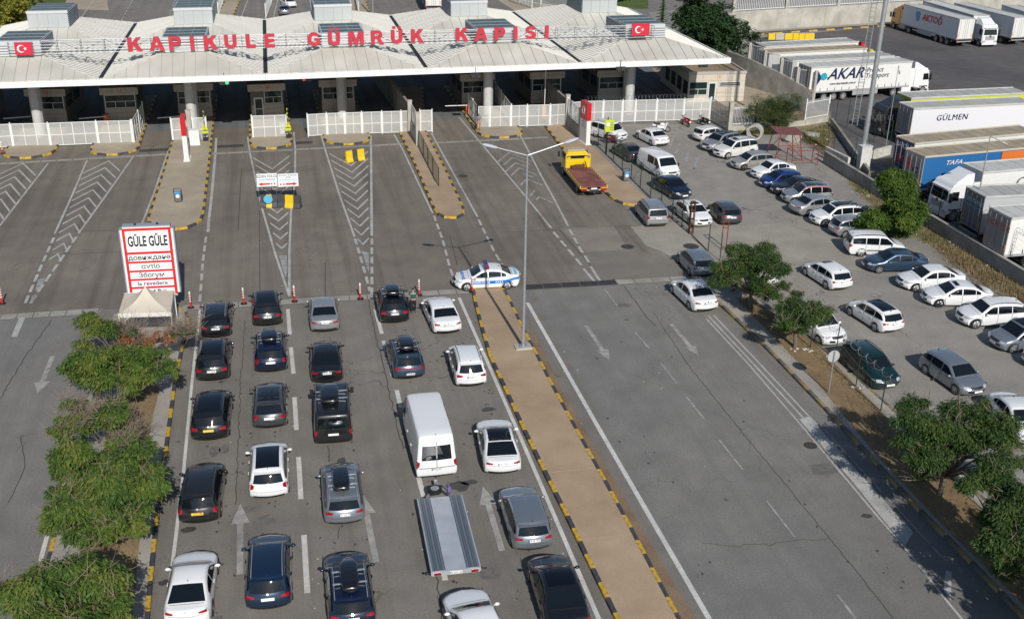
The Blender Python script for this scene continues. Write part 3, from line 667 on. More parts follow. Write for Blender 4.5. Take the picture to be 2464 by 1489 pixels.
for off, nm in ((-.0, 'post'),):
    for i in range(nn+1):
        p = P0+(P1-P0)*(i/nn)
        B = MB(); B.tube((p.x, p.y, 8.36), (p.x, p.y, 9.56), .038, 6); q = p-tn*.8
        B.tube((q.x, q.y, 8.42), (q.x, q.y, 9.5), .04, 6); B.tube((p.x, p.y, 9.5), (q.x, q.y, 9.5), .035, 5); B.tube((p.x, p.y, 8.42), (q.x, q.y, 8.42), .035, 5)
        B.build('strut', GALV, sign)
        if i < nn and i % 1 == 0:
            r_ = P0+(P1-P0)*((i+1)/nn)-tn*.8; s = (8.45, 9.47) if i % 2 else (9.47, 8.45)
            MB().tube((q.x, q.y, s[0]), (r_.x, r_.y, s[1]), .035, 5).build('brace', GALV, sign)
for z in (8.42, 9.5): MB().tube(P0-tn*.8+Vector((0, 0, z)), P1-tn*.8+Vector((0, 0, z)), .045, 6).build('rail', GALV, sign)
LET = [('K', 325, 108), ('A', 377, 106), ('P', 421, 104.5), ('I', 462.5, 104), ('K', 507, 103), ('U', 554.5, 101), ('L', 603, 99.5), ('E', 649, 98.5), ('G', 755, 95), ('Ü', 804, 93), ('M', 857, 92),
       ('R', 908, 90.5), ('Ü', 954.5, 89), ('K', 1004.5, 87.5), ('K', 1112, 84), ('A', 1157, 83), ('P', 1202.5, 82), ('I', 1240, 80.5), ('S', 1277, 79), ('I', 1315.5, 78)]
LRED = mat('red_letter_sheet', (.50, .03, .055), .5, noise=.12, nscale=1.2)
def ar_(cx, cy, rx, ry, a0, a1, n=10): return [(cx+rx*math.cos(R(a0+(a1-a0)*i/n)), cy+ry*math.sin(R(a0+(a1-a0)*i/n))) for i in range(n+1)]
_so = ar_(.43, .71, .39, .29, 12, 260)[:]; 
GLY = {
 'I': [[(0, 0), (.3, 0), (.3, 1), (0, 1)]], 'L': [[(0, 0), (.7, 0), (.7, .24), (.3, .24), (.3, 1), (0, 1)]],
 'E': [[(0, 0), (.74, 0), (.74, .23), (.29, .23), (.29, .39), (.68, .39), (.68, .61), (.29, .61), (.29, .77), (.74, .77), (.74, 1), (0, 1)]],
 'K': [[(0, 0), (.3, 0), (.3, .3), (.4, .42), (.64, 0), (1.0, 0), (.61, .63), (.96, 1), (.6, 1), (.3, .64), (.3, 1), (0, 1)]],
 'A': [[(0, 0), (.3, 0), (.36, .2), (.68, .2), (.74, 0), (1.04, 0), (.7, 1), (.34, 1)], [(.43, .4), (.52, .72), (.61, .4)]],
 'P': [[(0, 0), (.3, 0), (.3, .34)]+ar_(.55, .67, .31, .33, -90, 90)+[(0, 1)], [(.29, .57), (.29, .78)]+ar_(.5, .675, .1, .105, 90, -90, 6)],
 'R': [[(0, 0), (.3, 0), (.3, .36), (.42, .36), (.62, 0), (.98, 0), (.72, .42)]+ar_(.55, .69, .32, .31, -50, 90)+[(0, 1)], [(.29, .58), (.29, .78)]+ar_(.5, .68, .1, .10, 90, -90, 6)],
 'U': [[(0, 1), (0, .36)]+ar_(.44, .36, .44, .36, 180, 360)+[(.88, 1), (.59, 1), (.59, .38)]+ar_(.44, .38, .15, .15, 0, -180, 8)+[(.29, 1)]],
 'G': [ar_(.48, .5, .48, .5, 38, 310, 18)+[(.93, .18), (.93, .56), (.5, .56), (.5, .36), (.66, .36), (.66, .28)]+ar_(.48, .5, .19, .27, 300, 50, 14)],
 'M': [[(0, 0), (.28, 0), (.28, .6), (.46, 0), (.68, 0), (.86, .6), (.86, 0), (1.14, 0), (1.14, 1), (.76, 1), (.57, .42), (.38, 1), (0, 1)]],
 'S': [ar_(.43, .70, .41, .30, 15, 250, 14)+ar_(.40, .30, .17, .085, 70, -170, 10)+[(.0, .30)]+ar_(.43, .30, .43, .30, 190, 432, 16)+ar_(.42, .70, .15, .085, 250, 20, 10)]}
GLY['Ü'] = GLY['U']+[[(.12, 1.08), (.36, 1.08), (.36, 1.27), (.12, 1.27)], [(.52, 1.08), (.76, 1.08), (.76, 1.27), (.52, 1.27)]]
_gl = {}
def glyph(ch, h, ext):
    if ch in _gl: return _gl[ch]
    cu = bpy.data.curves.new('letter', 'CURVE'); cu.dimensions = '2D'; cu.fill_mode = 'BOTH'; cu.extrude = ext; wd = max(p[0] for c in GLY[ch] for p in c)
    for c in GLY[ch]:
        sp = cu.splines.new('POLY'); sp.points.add(len(c)-1); sp.use_cyclic_u = True
        for i, p in enumerate(c): sp.points[i].co = ((p[0]-wd/2)*h, (p[1]-.5)*h, 0, 1)
    ob = bpy.data.objects.new('letter', cu); COL.objects.link(ob); dg = bpy.context.evaluated_depsgraph_get(); dg.update(); me = bpy.data.meshes.new_from_object(ob.evaluated_get(dg)); bpy.data.objects.remove(ob); bpy.data.curves.remove(cu)
    me.materials.clear(); me.materials.append(LRED); me.name = 'letter'; _gl[ch] = me; return me
for ch, x, y in LET:
    p = TP(x, y, .12); o = put(glyph(ch, 1.32, .09), 'letter', sign); o.matrix_local = frame(p, tdir, (0, 0, 1)); o['label'] = 'red letter '+ch
def flag(tl, br, label):
    a = TP(tl[0], tl[1], .22); b = TP(br[0], br[1], .22); wd = abs((b-a).dot(tdir)); h = a.z-b.z; c = (a+b)/2
    f = thing('flag_panel', label, 'flag panel', c, math.atan2(tdir.y, tdir.x), 'flag panels at the ends of the truss')
    MB().box((0, 0, 0), (wd, .16, h)).build('panel', mat('flag_red', (.58, .02, .05), .45), f)
    wm = mat('flag_white', (.85, .85, .85), .5); n = 28; r0_, r1_ = h*.30, h*.24; cx0, cx1 = -wd*.14, -wd*.14+h*.075
    A = [(cx0+r0_*math.cos(R(t)), r0_*math.sin(R(t))) for t in [38+(322-38)*i/n for i in range(n+1)]]
    Bp = [(cx1+r1_*math.cos(R(t)), r1_*math.sin(R(t))) for t in [38+(322-38)*i/n for i in range(n+1)]]
    V = [(p[0], -.11, p[1]) for p in A]+[(p[0], -.11, p[1]) for p in Bp]; k = n+1
    MB().add(V+[(v[0], -.08, v[2]) for v in V], [(i, i+1, k+i+1, k+i) for i in range(n)]+[(i, 2*k+i, 2*k+i+1, i+1) for i in range(n)]+[(k+i+1, 3*k+i+1, 3*k+i, k+i) for i in range(n)]).build('crescent', wm, f)
    st = []; sx = wd*.10; rr = h*.15
    for i in range(10): r_ = rr if i % 2 == 0 else rr*.4; t = R(180+36*i); st.append((sx+r_*math.cos(t), -.11, r_*math.sin(t)))
    MB().add(st+[(sx, -.11, 0)], [(i, (i+1) % 10, 10) for i in range(10)]).build('star', wm, f)
flag((33, 103), (80, 132), 'red flag panel with white crescent and star at the left end of the truss')
flag((1521, 58), (1561.5, 85), 'red flag panel with white crescent and star at the right end of the truss')
# small signal heads and lamps hung on the fascia
def signal(px, col, label):
    p = G(px[0], px[1], 5.95); t = thing('signal_light', label, 'traffic light', p, 0, 'signal lights hung under the canopy edge')
    MB().box((0, 0, 0), (.95, .3, .42)).tube((0, 0, .2), (0, 0, .9), .03).build('housing', DARK, t)
    for i, c in enumerate(col):
        b = MB(); b.tube((-.24+.48*i, -.15, 0), (-.24+.48*i, -.2, 0), .16, 12); b.build('lens', c, t)
gl = mat('green_lens', (.05, .5, .2), .3, emit=.9); rl = mat('red_lens', (.7, .06, .03), .3, emit=.6); ol = mat('dark_lens', (.05, .05, .045), .2)
signal((540, 199), (ol, gl), 'twin signal head with a lit green lens under the canopy edge')
signal((737, 190), (rl, ol), 'twin signal head with a lit red lens under the canopy edge')
signal((1144, 184), (ol, ol), 'unlit twin signal head under the canopy edge near the middle')
signal((1493, 166), (ol, ol), 'unlit twin signal head under the canopy edge beside the last column')
signal((1692, 157), (ol, ol), 'unlit twin signal head under the right-hand corner of the canopy')

# ------------------------------------------------------------------ booths
CLAD = mat('grey_beige_cladding', (.44, .39, .34), .7, noise=.12, nscale=1.5)
CLADL = mat('pale_cladding', (.56, .50, .42), .7, noise=.08, nscale=1.5)
CLADG = mat('joint_dark', (.15, .135, .12), .8)
WFR = mat('window_frame', (.62, .63, .62), .4)
WGL = mat('booth_glass', (.012, .03, .028), .05, spec=.7)
RNUM = mat('red_number', (.62, .06, .05), .5)
def panels(o, x0, x1, z0, z1, nx, nz, y, m, skip=None):
    for j in range(nz):
        for i in range(nx):
            a = x0+(x1-x0)*i/nx; b = x0+(x1-x0)*(i+1)/nx; c = z0+(z1-z0)*j/nz; d = z0+(z1-z0)*(j+1)/nz
            MB().box(((a+b)/2, y-.02, (c+d)/2), (b-a-.025, .05, d-c-.025)).build('cladding_panel', m, o)
def window(o, x0, x1, z0, z1, y, split=.5, mull=1):
    fr = MB(); t = .07
    for c, d in ((((x0+x1)/2, y, z0), (x1-x0+t, .1, t)), (((x0+x1)/2, y, z1), (x1-x0+t, .1, t)), ((x0, y, (z0+z1)/2), (t, .1, z1-z0-t)), ((x1, y, (z0+z1)/2), (t, .1, z1-z0-t)), (((x0+x1)/2, y-.002, lerp(z0, z1, split)), (x1-x0-t, .09, .05))): fr.box(c, d)
    for i in range(mull): fr.box((lerp(x0, x1, (i+1)/(mull+1)), y-.001, lerp(z0, z1, split*.5)), (.05, .09, (z1-z0)*split-.08))
    f = fr.build('window', WFR, o)
    zs = lerp(z0, z1, split); MB().box(((x0+x1)/2, y+.02, (z0+zs)/2), (x1-x0-t, .03, zs-z0-.06)).build('pane', WGL, f); MB().box(((x0+x1)/2, y+.02, (z1+zs)/2), (x1-x0-t, .03, z1-zs-.06)).build('pane', WGL, f)
def booth(L_, R_, num, label, h=3.55, dep=7.5, door=False, dark=False, win=(.2, .9)):
    a, b = G(*L_, .15), G(*R_, .15); wd = (b-a).length; c = (a+b)/2; d = b-a
    t = thing('control_booth', label, 'booth', c, math.atan2(d.y, d.x), 'control booths between the lanes')
    MB().box((0, dep/2, h/2-.2), (wd, dep, h-.4)).build('wall', CLADG, t)
    panels(t, -wd/2, wd/2, .0, 1.35, 3, 3, 0, CLAD)
    x0, x1 = -wd/2+wd*win[0]*.5, -wd/2+wd*win[1]+.1
    if door:
        MB().box((-wd*.27, -.03, 1.05), (.95, .06, 2.1)).build('door', WFR, t); MB().box((-wd*.27, -.07, 1.45), (.68, .03, 1.0)).box((-wd*.27, -.07, .5), (.68, .03, .75)).build('door_glass', WGL, t)
        window(t, -wd*.08, wd*.45, 1.45, 2.75, -.03)
    else: window(t, -wd/2+.15, wd/2-.15, 1.42, 2.75, -.03, mull=2)
    MB().box((0, dep/2-.1, h-.37), (wd+.5, dep+.4, .74)).build('roof_band', CLADG, t)
    for i in range(3):
        for j in range(2): 
            ww = (wd+.5)/3; MB().box((-(wd+.5)/2+ww*(i+.5), -.32, h-.56+.37*j), (ww-.02, .05, .35)).build('cladding_panel', CLAD, t)
    MB().box((0, dep/2-.1, h+.02), (wd, dep-.3, .04)).build('roof', mat('booth_roof', (.07, .065, .06), .9), t)
    if num:
        o = text(num, .5, RNUM, frame((0.1, -.36, h-.36), (1, 0, 0), (0, 0, 1)), t, 'number', bold=.03)
    # side windows
    for s in (-1, 1):
        MB().box((s*(wd/2+.02), 1.6, 2.1), (.04, 2.0, 1.2)).box((s*(wd/2+.02), 4.6, 2.1), (.04, 2.0, 1.2)).build('side_window', WGL, t)
booth((78, 297), (164, 296), '12', 'grey panelled control booth numbered 12 behind the first white column')
booth((256, 294), (335, 291), '11', 'grey panelled control booth numbered 11 standing free between the first two columns')
booth((431, 284), (513, 280), '', 'grey control booth half hidden by the second column behind the red totem')
booth((607, 284), (685, 280), '39', 'control booth numbered 39 with a glass door beside its window', door=True)
booth((776, 272), (855, 269), '', 'grey control booth split in two by the third column, with a fan before it')
booth((1111, 256), (1184, 253), '37', 'grey control booth numbered 37 left of the fourth column')
booth((1277, 250), (1350, 247), '1', 'grey control booth numbered 1 behind the boom gate pole')
booth((1437, 245), (1506, 242), '', 'wide-windowed dark control booth left of the last column')
booth((-95, 306), (-20, 303), '13', 'control booth at the left edge under the canopy')
# customs building on the right
a, b = G(1653, 246), G(1788, 243); d = b-a; wd = d.length; H_ = 3.15
cb = thing('customs_building', 'pale stone-clad single-storey building with gravel roof beyond the right end of the canopy', 'building', (a+b)/2, math.atan2(d.y, d.x))
dep = 11.
MB().box((0, dep/2, H_/2), (wd, dep, H_)).build('wall', CLADL, cb)
panels(cb, -wd/2+3.35, wd/2, .0, 1.5, 3, 3, -.01, CLADL); panels(cb, -wd/2+3.35, wd/2, 2.35, 3.1, 3, 1, -.01, CLADL); panels(cb, -wd/2, -wd/2+2.3, .0, .75, 2, 1, -.01, CLADL); panels(cb, -wd/2, -wd/2+3.3, 2.35, 3.1, 2, 1, -.01, CLADL)
window(cb, -wd/2+.1, -wd/2+2.2, .8, 2.28, -.06, .45, 1)
MB().box((-wd/2+2.8, -.05, 1.12), (.95, .08, 2.2)).build('door', WFR, cb); MB().box((-wd/2+2.8, -.1, 1.15), (.66, .03, 1.85)).build('door_glass', WGL, cb)
window(cb, wd/2-3.0, wd/2-.55, 1.75, 2.2, -.06, .5, 0)
for i in range(4): MB().box((-wd/2-.03, .9+i*2.4, 1.5), (.05, 1.5, 1.5)).build('side_window', WGL, cb)
for s0, s1, q0, q1 in ((-wd/2-.08, wd/2+.08, -.08, .12), (-wd/2-.08, wd/2+.08, dep-.12, dep+.08), (-wd/2-.08, -wd/2+.12, .122, dep-.122), (wd/2-.12, wd/2+.08, .122, dep-.122)):
    MB().box(((s0+s1)/2, (q0+q1)/2, H_+.12), (s1-s0, q1-q0, .3)).build('coping', mat('coping', (.40, .38, .35), .7), cb)
MB().box((0, dep/2, H_+.05), (wd-.3, dep-.3, .12)).build('gravel_roof', mat('gravel_roof', (.30, .22, .14), .95, noise=.5, nscale=9, bump=.8, bscale=18), cb)
MB().box((.7, 6.5, H_+.45), (1.1, .8, .7)).build('air_conditioner', mat('grey_metal', (.3, .31, .31), .5), cb)
text('3', .5, mat('orange_number', (.7, .16, .05), .5), frame((.25, -.06, 2.78), (1, 0, 0), (0, 0, 1)), cb, 'number', bold=.03)

# ------------------------------------------------------------------ white fences
MESHM = mat('perforated_sheet', (.66, .66, .64), .5, alpha=.52)
def wfence(pts, h, label, infill=MESHM, name='white_fence', posts=True, rails=True, sub=2):
    P = [Vector(G(*p)) if isinstance(p, tuple) else p for p in pts]; o_ = P[0].copy()
    t = thing(name, label, 'fence', o_)
    for p in P:
        q = p-o_; MB().box((q.x, q.y, (h+.15)/2), (.1, .1, h+.15)).build('post', WPOW, t)
    for a, b in zip(P, P[1:]):
        a = a-o_; b = b-o_; d = (b-a); L = d.length; an = math.atan2(d.y, d.x); u = d/L; c = (a+b)/2; fr = MB()
        for z in (.12, h*.5, h): fr.box((c.x, c.y, z), (L-.16, .05, .06), an)
        k = max(1, round(L/1.05))
        for i in range(k+1): q = a+u*(.08+(L-.16)*i/k); fr.box((q.x, q.y, h/2+.06), (.05 if i % 2 else .07, .045, h-.17), an)
        f = fr.build('panel', WPOW, t)
        for i in range(k):
            q0 = a+u*(.08+(L-.16)*i/k); q1 = a+u*(.08+(L-.16)*(i+1)/k)
            for z0, z1 in ((.15, h*.5-.03), (h*.5+.03, h-.03)): MB().quad((q0.x, q0.y, z0), (q1.x, q1.y, z0), (q1.x, q1.y, z1), (q0.x, q0.y, z1)).build('mesh_sheet', infill, f)
    return t
wfence([(-60, 361), (33, 355), (123, 353), (238, 348), (321, 346)], 2.25, 'white perforated fence across the two leftmost lanes under the KAPIKULE end of the canopy')
wfence([(324, 346), (338, 322), (348, 300)], 2.25, 'white side fence running back under the canopy at the end of the leftmost fence')
wfence([(416, 341), (451, 339)], 2.25, 'short white fence panel left of the concrete post behind the red totem')
wfence([(467, 338.5), (500, 338)], 2.25, 'short white fence panel right of the concrete post behind the red totem')
wfence([(609, 334), (693, 331)], 2.25, 'white perforated fence before the booth numbered 39')
wfence([(742, 330), (788, 327), (831, 325.5), (872, 324), (920, 322.5), (966, 321), (984, 320)], 2.25, 'long white perforated fence round the third column')
wfence([(1011, 319), (1040, 318.5)], 2.25, 'single white fence panel right of the tall concrete posts')
wfence([(1149, 308.5), (1178, 309), (1229, 307), (1268, 305.5), (1323, 304), (1360, 302)], 2.25, 'white perforated fence round the fourth column beside the standing man')
wfence([(1149, 308.5), (1138, 292), (1127, 277)], 2.25, 'white side fence running back under the canopy left of the fourth column')
wfence([(1376, 300.5), (1407, 297.5), (1450, 296.5), (1496, 295.5), (1527, 294.5), (1578, 293), (1643, 291.5), (1706, 289)], 2.35, 'long white perforated fence topped with coiled razor wire behind the motorcycles')
wfence([(1230, 305), (1206, 270), (1192, 248)], 2.25, 'white side fence between the booths numbered 37 and 1')
WALLG = mat('weathered_wall', (.30, .285, .255), .9, noise=.35, nscale=.7, bump=.4, bscale=8)
def wall(pts, hs, th, label, m=CONC, name='concrete_wall', cap=None, pl=3.0, world=False):
    P = pts if world else [Vector(G(*p)) for p in pts]; o_ = P[0].copy(); t = thing(name, label, 'wall', o_)
    if not isinstance(hs, (list, tuple)): hs = [hs]*len(P)
    for (a, b), (h0, h1) in zip(zip(P, P[1:]), zip(hs, hs[1:])):
        a = a-o_; b = b-o_; d = b-a; L = d.length; n = max(1, round(L/pl)); u = d/L; v = Vector((-u.y, u.x, 0))*th/2
        for i in range(n):
            p, q = a+d*(i/n)+u*.008, a+d*((i+1)/n)-u*.008; z0 = lerp(h0, h1, i/n); z1 = lerp(h0, h1, (i+1)/n); e = rng.uniform(-.006, .006)*v.normalized()
            V = [p-v+e, q-v+e, q+v+e, p+v+e]
            MB().add([(k.x, k.y, -.05) for k in V]+[(V[0].x, V[0].y, z0), (V[1].x, V[1].y, z1), (V[2].x, V[2].y, z1), (V[3].x, V[3].y, z0)], [(3, 2, 1, 0), (4, 5, 6, 7), (0, 1, 5, 4), (1, 2, 6, 5), (2, 3, 7, 6), (3, 0, 4, 7)]).build('wall_section', m, t)
    return t
def cpost(p, h, label, w_=.42):
    c = G(*p); t = MB().box((0, 0, h/2), (w_, w_, h)).box((0, 0, h+.04), (w_+.06, w_+.06, .08)).build('concrete_post', CONCL, None, loc=c); t['label'] = label; t['category'] = 'post'; return t
cpost((459, 340), 3.0, 'pale concrete post between two white fence panels behind the red totem')
cpost((987, 321), 3.3, 'rear one of two tall pale concrete posts at the head of the green mesh fence')
cpost((1006, 353), 3.3, 'front one of two tall pale concrete posts at the head of the green mesh fence')
cpost((1364, 303), 3.2, 'pale concrete post behind the red totem by the car park')
cpost((1397, 338), 3.2, 'grey concrete post hidden half behind the red totem by the car park')
cpost((1754, 317), 3.0, 'stout pale concrete post where the white railings begin beside the motorcycles')
wall([(988, 318), (1005.5, 350)], 1.3, .2, 'low concrete wall joining the two tall concrete posts', CONCL)
wfence([(990, 319), (1007, 350)], 3.0, 'white framed fence on the low wall joining the two tall concrete posts')
wall([(986, 318), (950, 262), (905, 200)], 2.9, .25, 'long concrete dividing wall running back under the canopy from the tall concrete posts', WALLG)
wall([(1365, 304), (1396, 336)], 1.2, .2, 'low concrete wall joining the posts beside the red totem by the car park', WALLG)
wfence([(1366, 304), (1397, 336)], 2.9, 'white framed fence on the low wall beside the red totem by the car park')
wall([(1362, 301), (1320, 262), (1270, 215)], 2.8, .25, 'concrete dividing wall running back under the canopy beside the booth numbered 1', WALLG)
wfence([(1708, 289), (1752, 315)], 2.35, 'grey meshed gate between the motorcycles and the stout concrete post', infill=mat('dark_mesh_sheet', (.12, .12, .12), .6, alpha=.5), name='mesh_gate')
# razor wire coils
RAZ = mat('razor_wire', (.45, .46, .47), .35, metal=.7)
def razor(a, b, h, r_=.28, label='coiled razor wire on top of the fence', turns=2.6, parent=None):
    d = b-a; L = d.length; n = int(L*turns*8); u = d/L; v = Vector((-u.y, u.x, 0)); P_ = []
    for i in range(n+1):
        t = i/n; an = t*L*turns*2*math.pi; q = a+d*t+v*(r_*math.cos(an)); P_.append(Vector((q.x, q.y, h+r_+r_*math.sin(an))))
    o = MB().path(P_, .014, 3).build('razor_wire', RAZ, parent, kind='stuff')
    if parent is None: o['label'] = label; o['category'] = 'razor wire'
    return o
razor(G(1407, 297), G(1650, 291), 2.35, label='coiled razor wire along the top of the long white fence behind the motorcycles')
# railings on the low wall right of the stout post
def railing(pts, h0, h1, label, m, sp=.16, name='railing'):
    P = [Vector(G(*p)) for p in pts]; o_ = P[0].copy(); t = thing(name, label, 'railing', o_)
    for a, b in zip(P, P[1:]):
        a = a-o_; b = b-o_; d = b-a; L = d.length; an = math.atan2(d.y, d.x); c = (a+b)/2; n = int(L/sp); B = MB()
        for i in range(n):
            q = a+d*((i+.5)/n); MB().box((q.x, q.y, (h0+h1)/2), (.035, .035, h1-h0), an).build('bar', m, t)
        for z in (h0+.15, h1-.25): B.box((c.x, c.y, z), (L-.05, .05, .06), an)
        B.build('rail', m, t)
        for q in (a, b): MB().box((q.x, q.y, h1/2+.1), (.12, .12, h1+.2)).build('post', m, t)
    return t
wall([(1758, 316), (1815, 313), (1935, 302), (1990, 292)], .55, .3, 'low pale wall under the white railings behind the round bush', CONCL)
railing([(1758, 315), (1815, 312), (1880, 306)], .55, 2.6, 'white steel railings left of and behind the round bush', WPOW)
railing([(1935, 301), (1990, 291)], .55, 2.6, 'white steel gate railings right of the round bush', WPOW)
# retaining wall with fence at the truck yard
wall([(1700, 172), (1795, 207), (1870, 228), (1955, 250)], [3.4, 3.3, 2.6, 1.4], .4, 'high stained retaining wall running from the big dark tree to the truck yard', WALLG)
YF = mat('grey_mesh_infill', (.30, .32, .34), .5, alpha=.45)
def panelfence(pts, h, zs, label):
    P = [Vector(G(*p)) for p in pts]; o_ = P[0].copy(); t = thing('mesh_fence', label, 'fence', o_)
    for (a, b), z0 in zip(zip(P, P[1:]), zs):
        a = a-o_; b = b-o_; d = b-a; L = d.length; u = d/L; B = MB()
        for p, q, s, e in ((a+u*.25, b-u*.25, z0+.1, z0+.1), (a+u*.25, b-u*.25, z0+h, z0+h), (a+u*.25, a+u*.25, z0+.1, z0+h), (b-u*.25, b-u*.25, z0+.1, z0+h)): B.tube((p.x, p.y, s), (q.x, q.y, e), .045, 5)
        f = B.build('panel', WPOW, t); p, q = a+u*.25, b-u*.25
        MB().quad((p.x, p.y, z0+.12), (q.x, q.y, z0+.12), (q.x, q.y, z0+h), (p.x, p.y, z0+h)).build('mesh_sheet', YF, f)
    for p, z0 in zip(P, list(zs)+[zs[-1]]):
        q = p-o_; MB().box((q.x, q.y, (z0+h+.2)/2), (.28, .28, z0+h+.2)).build('post', CONCL, t)
panelfence([(1795, 206), (1832, 217), (1872, 228), (1912, 239), (1955, 249)], 2.0, (2.9, 2.5, 2.1, 1.5), 'concrete-post mesh fence on top of the retaining wall beside the parked trailers')
# pale boundary wall at the top right, railings above it
wall([(1745, 80), (1805, 74), (1980, 64), (2142, 52), (2330, 42), (2640, 20)], 3.0, .5, 'tall pale concrete boundary wall behind the truck yard at the top right', CONCL, pl=5)
def toprail(px, label):
    P = [Vector(G(*p)) for p in px]; o_ = P[0].copy(); t = thing('boundary_railing', label, 'railing', o_)
    for a, b in zip(P, P[1:]):
        a = a-o_; b = b-o_; d = b-a; L = d.length; n = int(L/.32); B = MB()
        for i in range(n): q = a+d*((i+.5)/n); B.box((q.x, q.y, 4.1), (.06, .06, 2.0))
        c = (a+b)/2
        for z in (3.2, 5.0): B.box((c.x, c.y, z), (L, .08, .08), math.atan2(d.y, d.x))
        B.build('bars', WPOW, t, kind='stuff'); MB().box((a.x, a.y, 4.1), (.45, .45, 2.4)).build('post', CONCL, t)
toprail([(1760, 78), (1886, 69), (2010, 60.5), (2122, 53), (2235, 47), (2350, 41), (2470, 33)], 'white railings with concrete posts on top of the boundary wall')
pk = [W(1772, 86), W(1900, 78), W(2040, 68), W(2150, 62)]
yk = MB().sheet([W(1772, 84), W(1772, 79), W(2150, 55), W(2150, 60)], .15).build('pavement', GREYP, kind='structure'); kerb([W(1772, 88), W(1900, 79.5), W(2040, 70), W(2150, 63)], yk, L=1.6)
# green mesh fences
def gfence(posts, h, label, step=2.0, infill=True, wires=False, col=DGREEN):
    P = [Vector(G(*p)) for p in posts]; o_ = P[0].copy(); t = thing('green_fence', label, 'fence', o_)
    for p in P:
        q = p-o_; MB().tube((q.x, q.y, 0), (q.x, q.y, h+.05), .035, 6).build('post', col, t)
    for a, b in zip(P, P[1:]):
        a = a-o_; b = b-o_; d = b-a; L = d.length; n = max(1, round(L/2.4))
        if infill:
            B = MB(); k = int(L/.13)
            for i in range(1, k): q = a+d*(i/k); B.tube((q.x, q.y, .06), (q.x, q.y, h), .005, 3, cap=False)
            for z in [.08+i*(h-.1)/7 for i in range(8)]: B.tube((a.x, a.y, z), (b.x, b.y, z), .007, 3, cap=False)
            B.tube((a.x, a.y, h), (b.x, b.y, h), .025, 5)
            B.build('mesh_panel', col, t)
        if wires:
            B = MB()
            for z in (h*.35, h*.6, h*.85, h): B.tube((a.x, a.y, z), (b.x, b.y, z), .008, 3, cap=False)
            B.build('wire', GALV, t)
    return t
gfence([(1009, 357), (1019, 378), (1030, 400), (1042, 424), (1056, 452)], 1.75, 'dark green mesh fence down the middle of the long tan island')
g2 = [(1439, 351), (1457, 369), (1476, 386.5), (1497, 407), (1518.5, 427.5), (1540.6, 450), (1565, 472.7), (1590.6, 500), (1617, 524), (1640, 546), (1658, 561)]
gfence(g2, 2.15, 'tall dark green mesh fence between the tan pavement and the car park')
gt = thing('gate_post', 'rusty brown steel lattice gate post at the near end of the tall green fence', 'gate post', G(1662, 562))
for dx, dy in ((-.15, -.12), (.15, -.12), (.15, .12), (-.15, .12)): MB().tube((dx, dy, 0), (dx, dy, 2.6), .04, 5).build('upright', mat('rusty_steel', (.10, .035, .02), .8, noise=.4), gt)
for z in (.5, 1.2, 1.9, 2.6): MB().box((0, 0, z), (.38, .3, .05)).build('cross_bar', MAT['rusty_steel'], gt)
gr = MB().path([G(1661, 562)-G(1661, 562)+Vector((0, 0, .03)), G(1703, 605)-G(1661, 562)+Vector((0, 0, .03))], .05).build('gate_rail', MAT['rusty_steel'], None, loc=G(1661, 562)); gr['label'] = 'rusty gate rail lying across the car park entrance'; gr['category'] = 'gate rail'
gfence([(1703.7, 604), (1732, 628)], 2.1, 'dark steel post and wires beyond the car park entrance gap, left of the leafy tree', infill=False, wires=True, col=DARK)
rf = thing('steel_portal', 'red steel gate frame standing behind the leafy tree at the car park entrance', 'portal', G(1741, 600))
for dx in (-.2, .2): MB().tube((dx, 0, 0), (dx, 0, 2.2), .04, 6).build('upright', mat('red_oxide_steel', (.25, .03, .02), .7, noise=.3), rf)
for z in (1.7, 2.2): MB().tube((-.2, 0, z), (.2, 0, z), .035, 6).build('cross_bar', MAT['red_oxide_steel'], rf)
gfence([(1949, 841), (2008, 870), (2058, 936), (2118, 994), (2185, 1060), (2255, 1128), (2340, 1203), (2440, 1300)], 2.4, 'green posts with barbed wire along the planted strip beside the car park', infill=False, wires=True)
razor(G(1949, 841), G(2340, 1203), 2.3, .18, 'loose barbed wire coil along the fence beside the dark green crossover', turns=1.2)
wall([(1860, 255), (1990, 291), (2000, 300), (2092, 430)][2:] , .7, .25, 'short wall at the corner of the truck yard below the mast', WALLG)
wall([(1983, 392), (2096, 463), (2240, 552), (2464, 690), (2640, 790), (3150, 1085)], 1.15, .3, 'long low retaining wall between the weedy verge and the truck yard', WALLG, pl=4)
gfence([(2090.5, 436), (2140, 468), (2190, 500), (2254, 540), (2297, 568), (2346, 600), (2399, 632), (2455, 668), (2530, 712)], 3.0, 'green posts with wires on the long low retaining wall before the trailers', infill=False, wires=True)
razor(G(2350, 604), G(2530, 712), 2.9, .2, 'coiled razor wire above the low wall before the DOKTOR trailer')
gfence([(1990, 367), (2002, 384), (2053, 405), (2082, 408)], 2.9, 'green post enclosure round the foot of the lattice mast', infill=False, wires=True)
gfence([(2009, 300), (2037, 308), (2085, 335), (2102, 342), (2139, 362)], 2.9, 'green posts with wires in front of the dark grey truck', infill=False, wires=True)
razor(G(1990, 360), G(2139, 360), 2.9, .3, 'coiled razor wire above the enclosure of the mast')
wall([(1985, 382), (2040, 410)], 1.2, .25, 'white low wall with a yellow top left of the mast cabinet', mat('white_wall', (.55, .53, .48), .8, noise=.2))
wall([(2082, 388), (2140, 372)], .9, .25, 'low yellow-topped wall right of the mast cabinet', MAT['white_wall'])
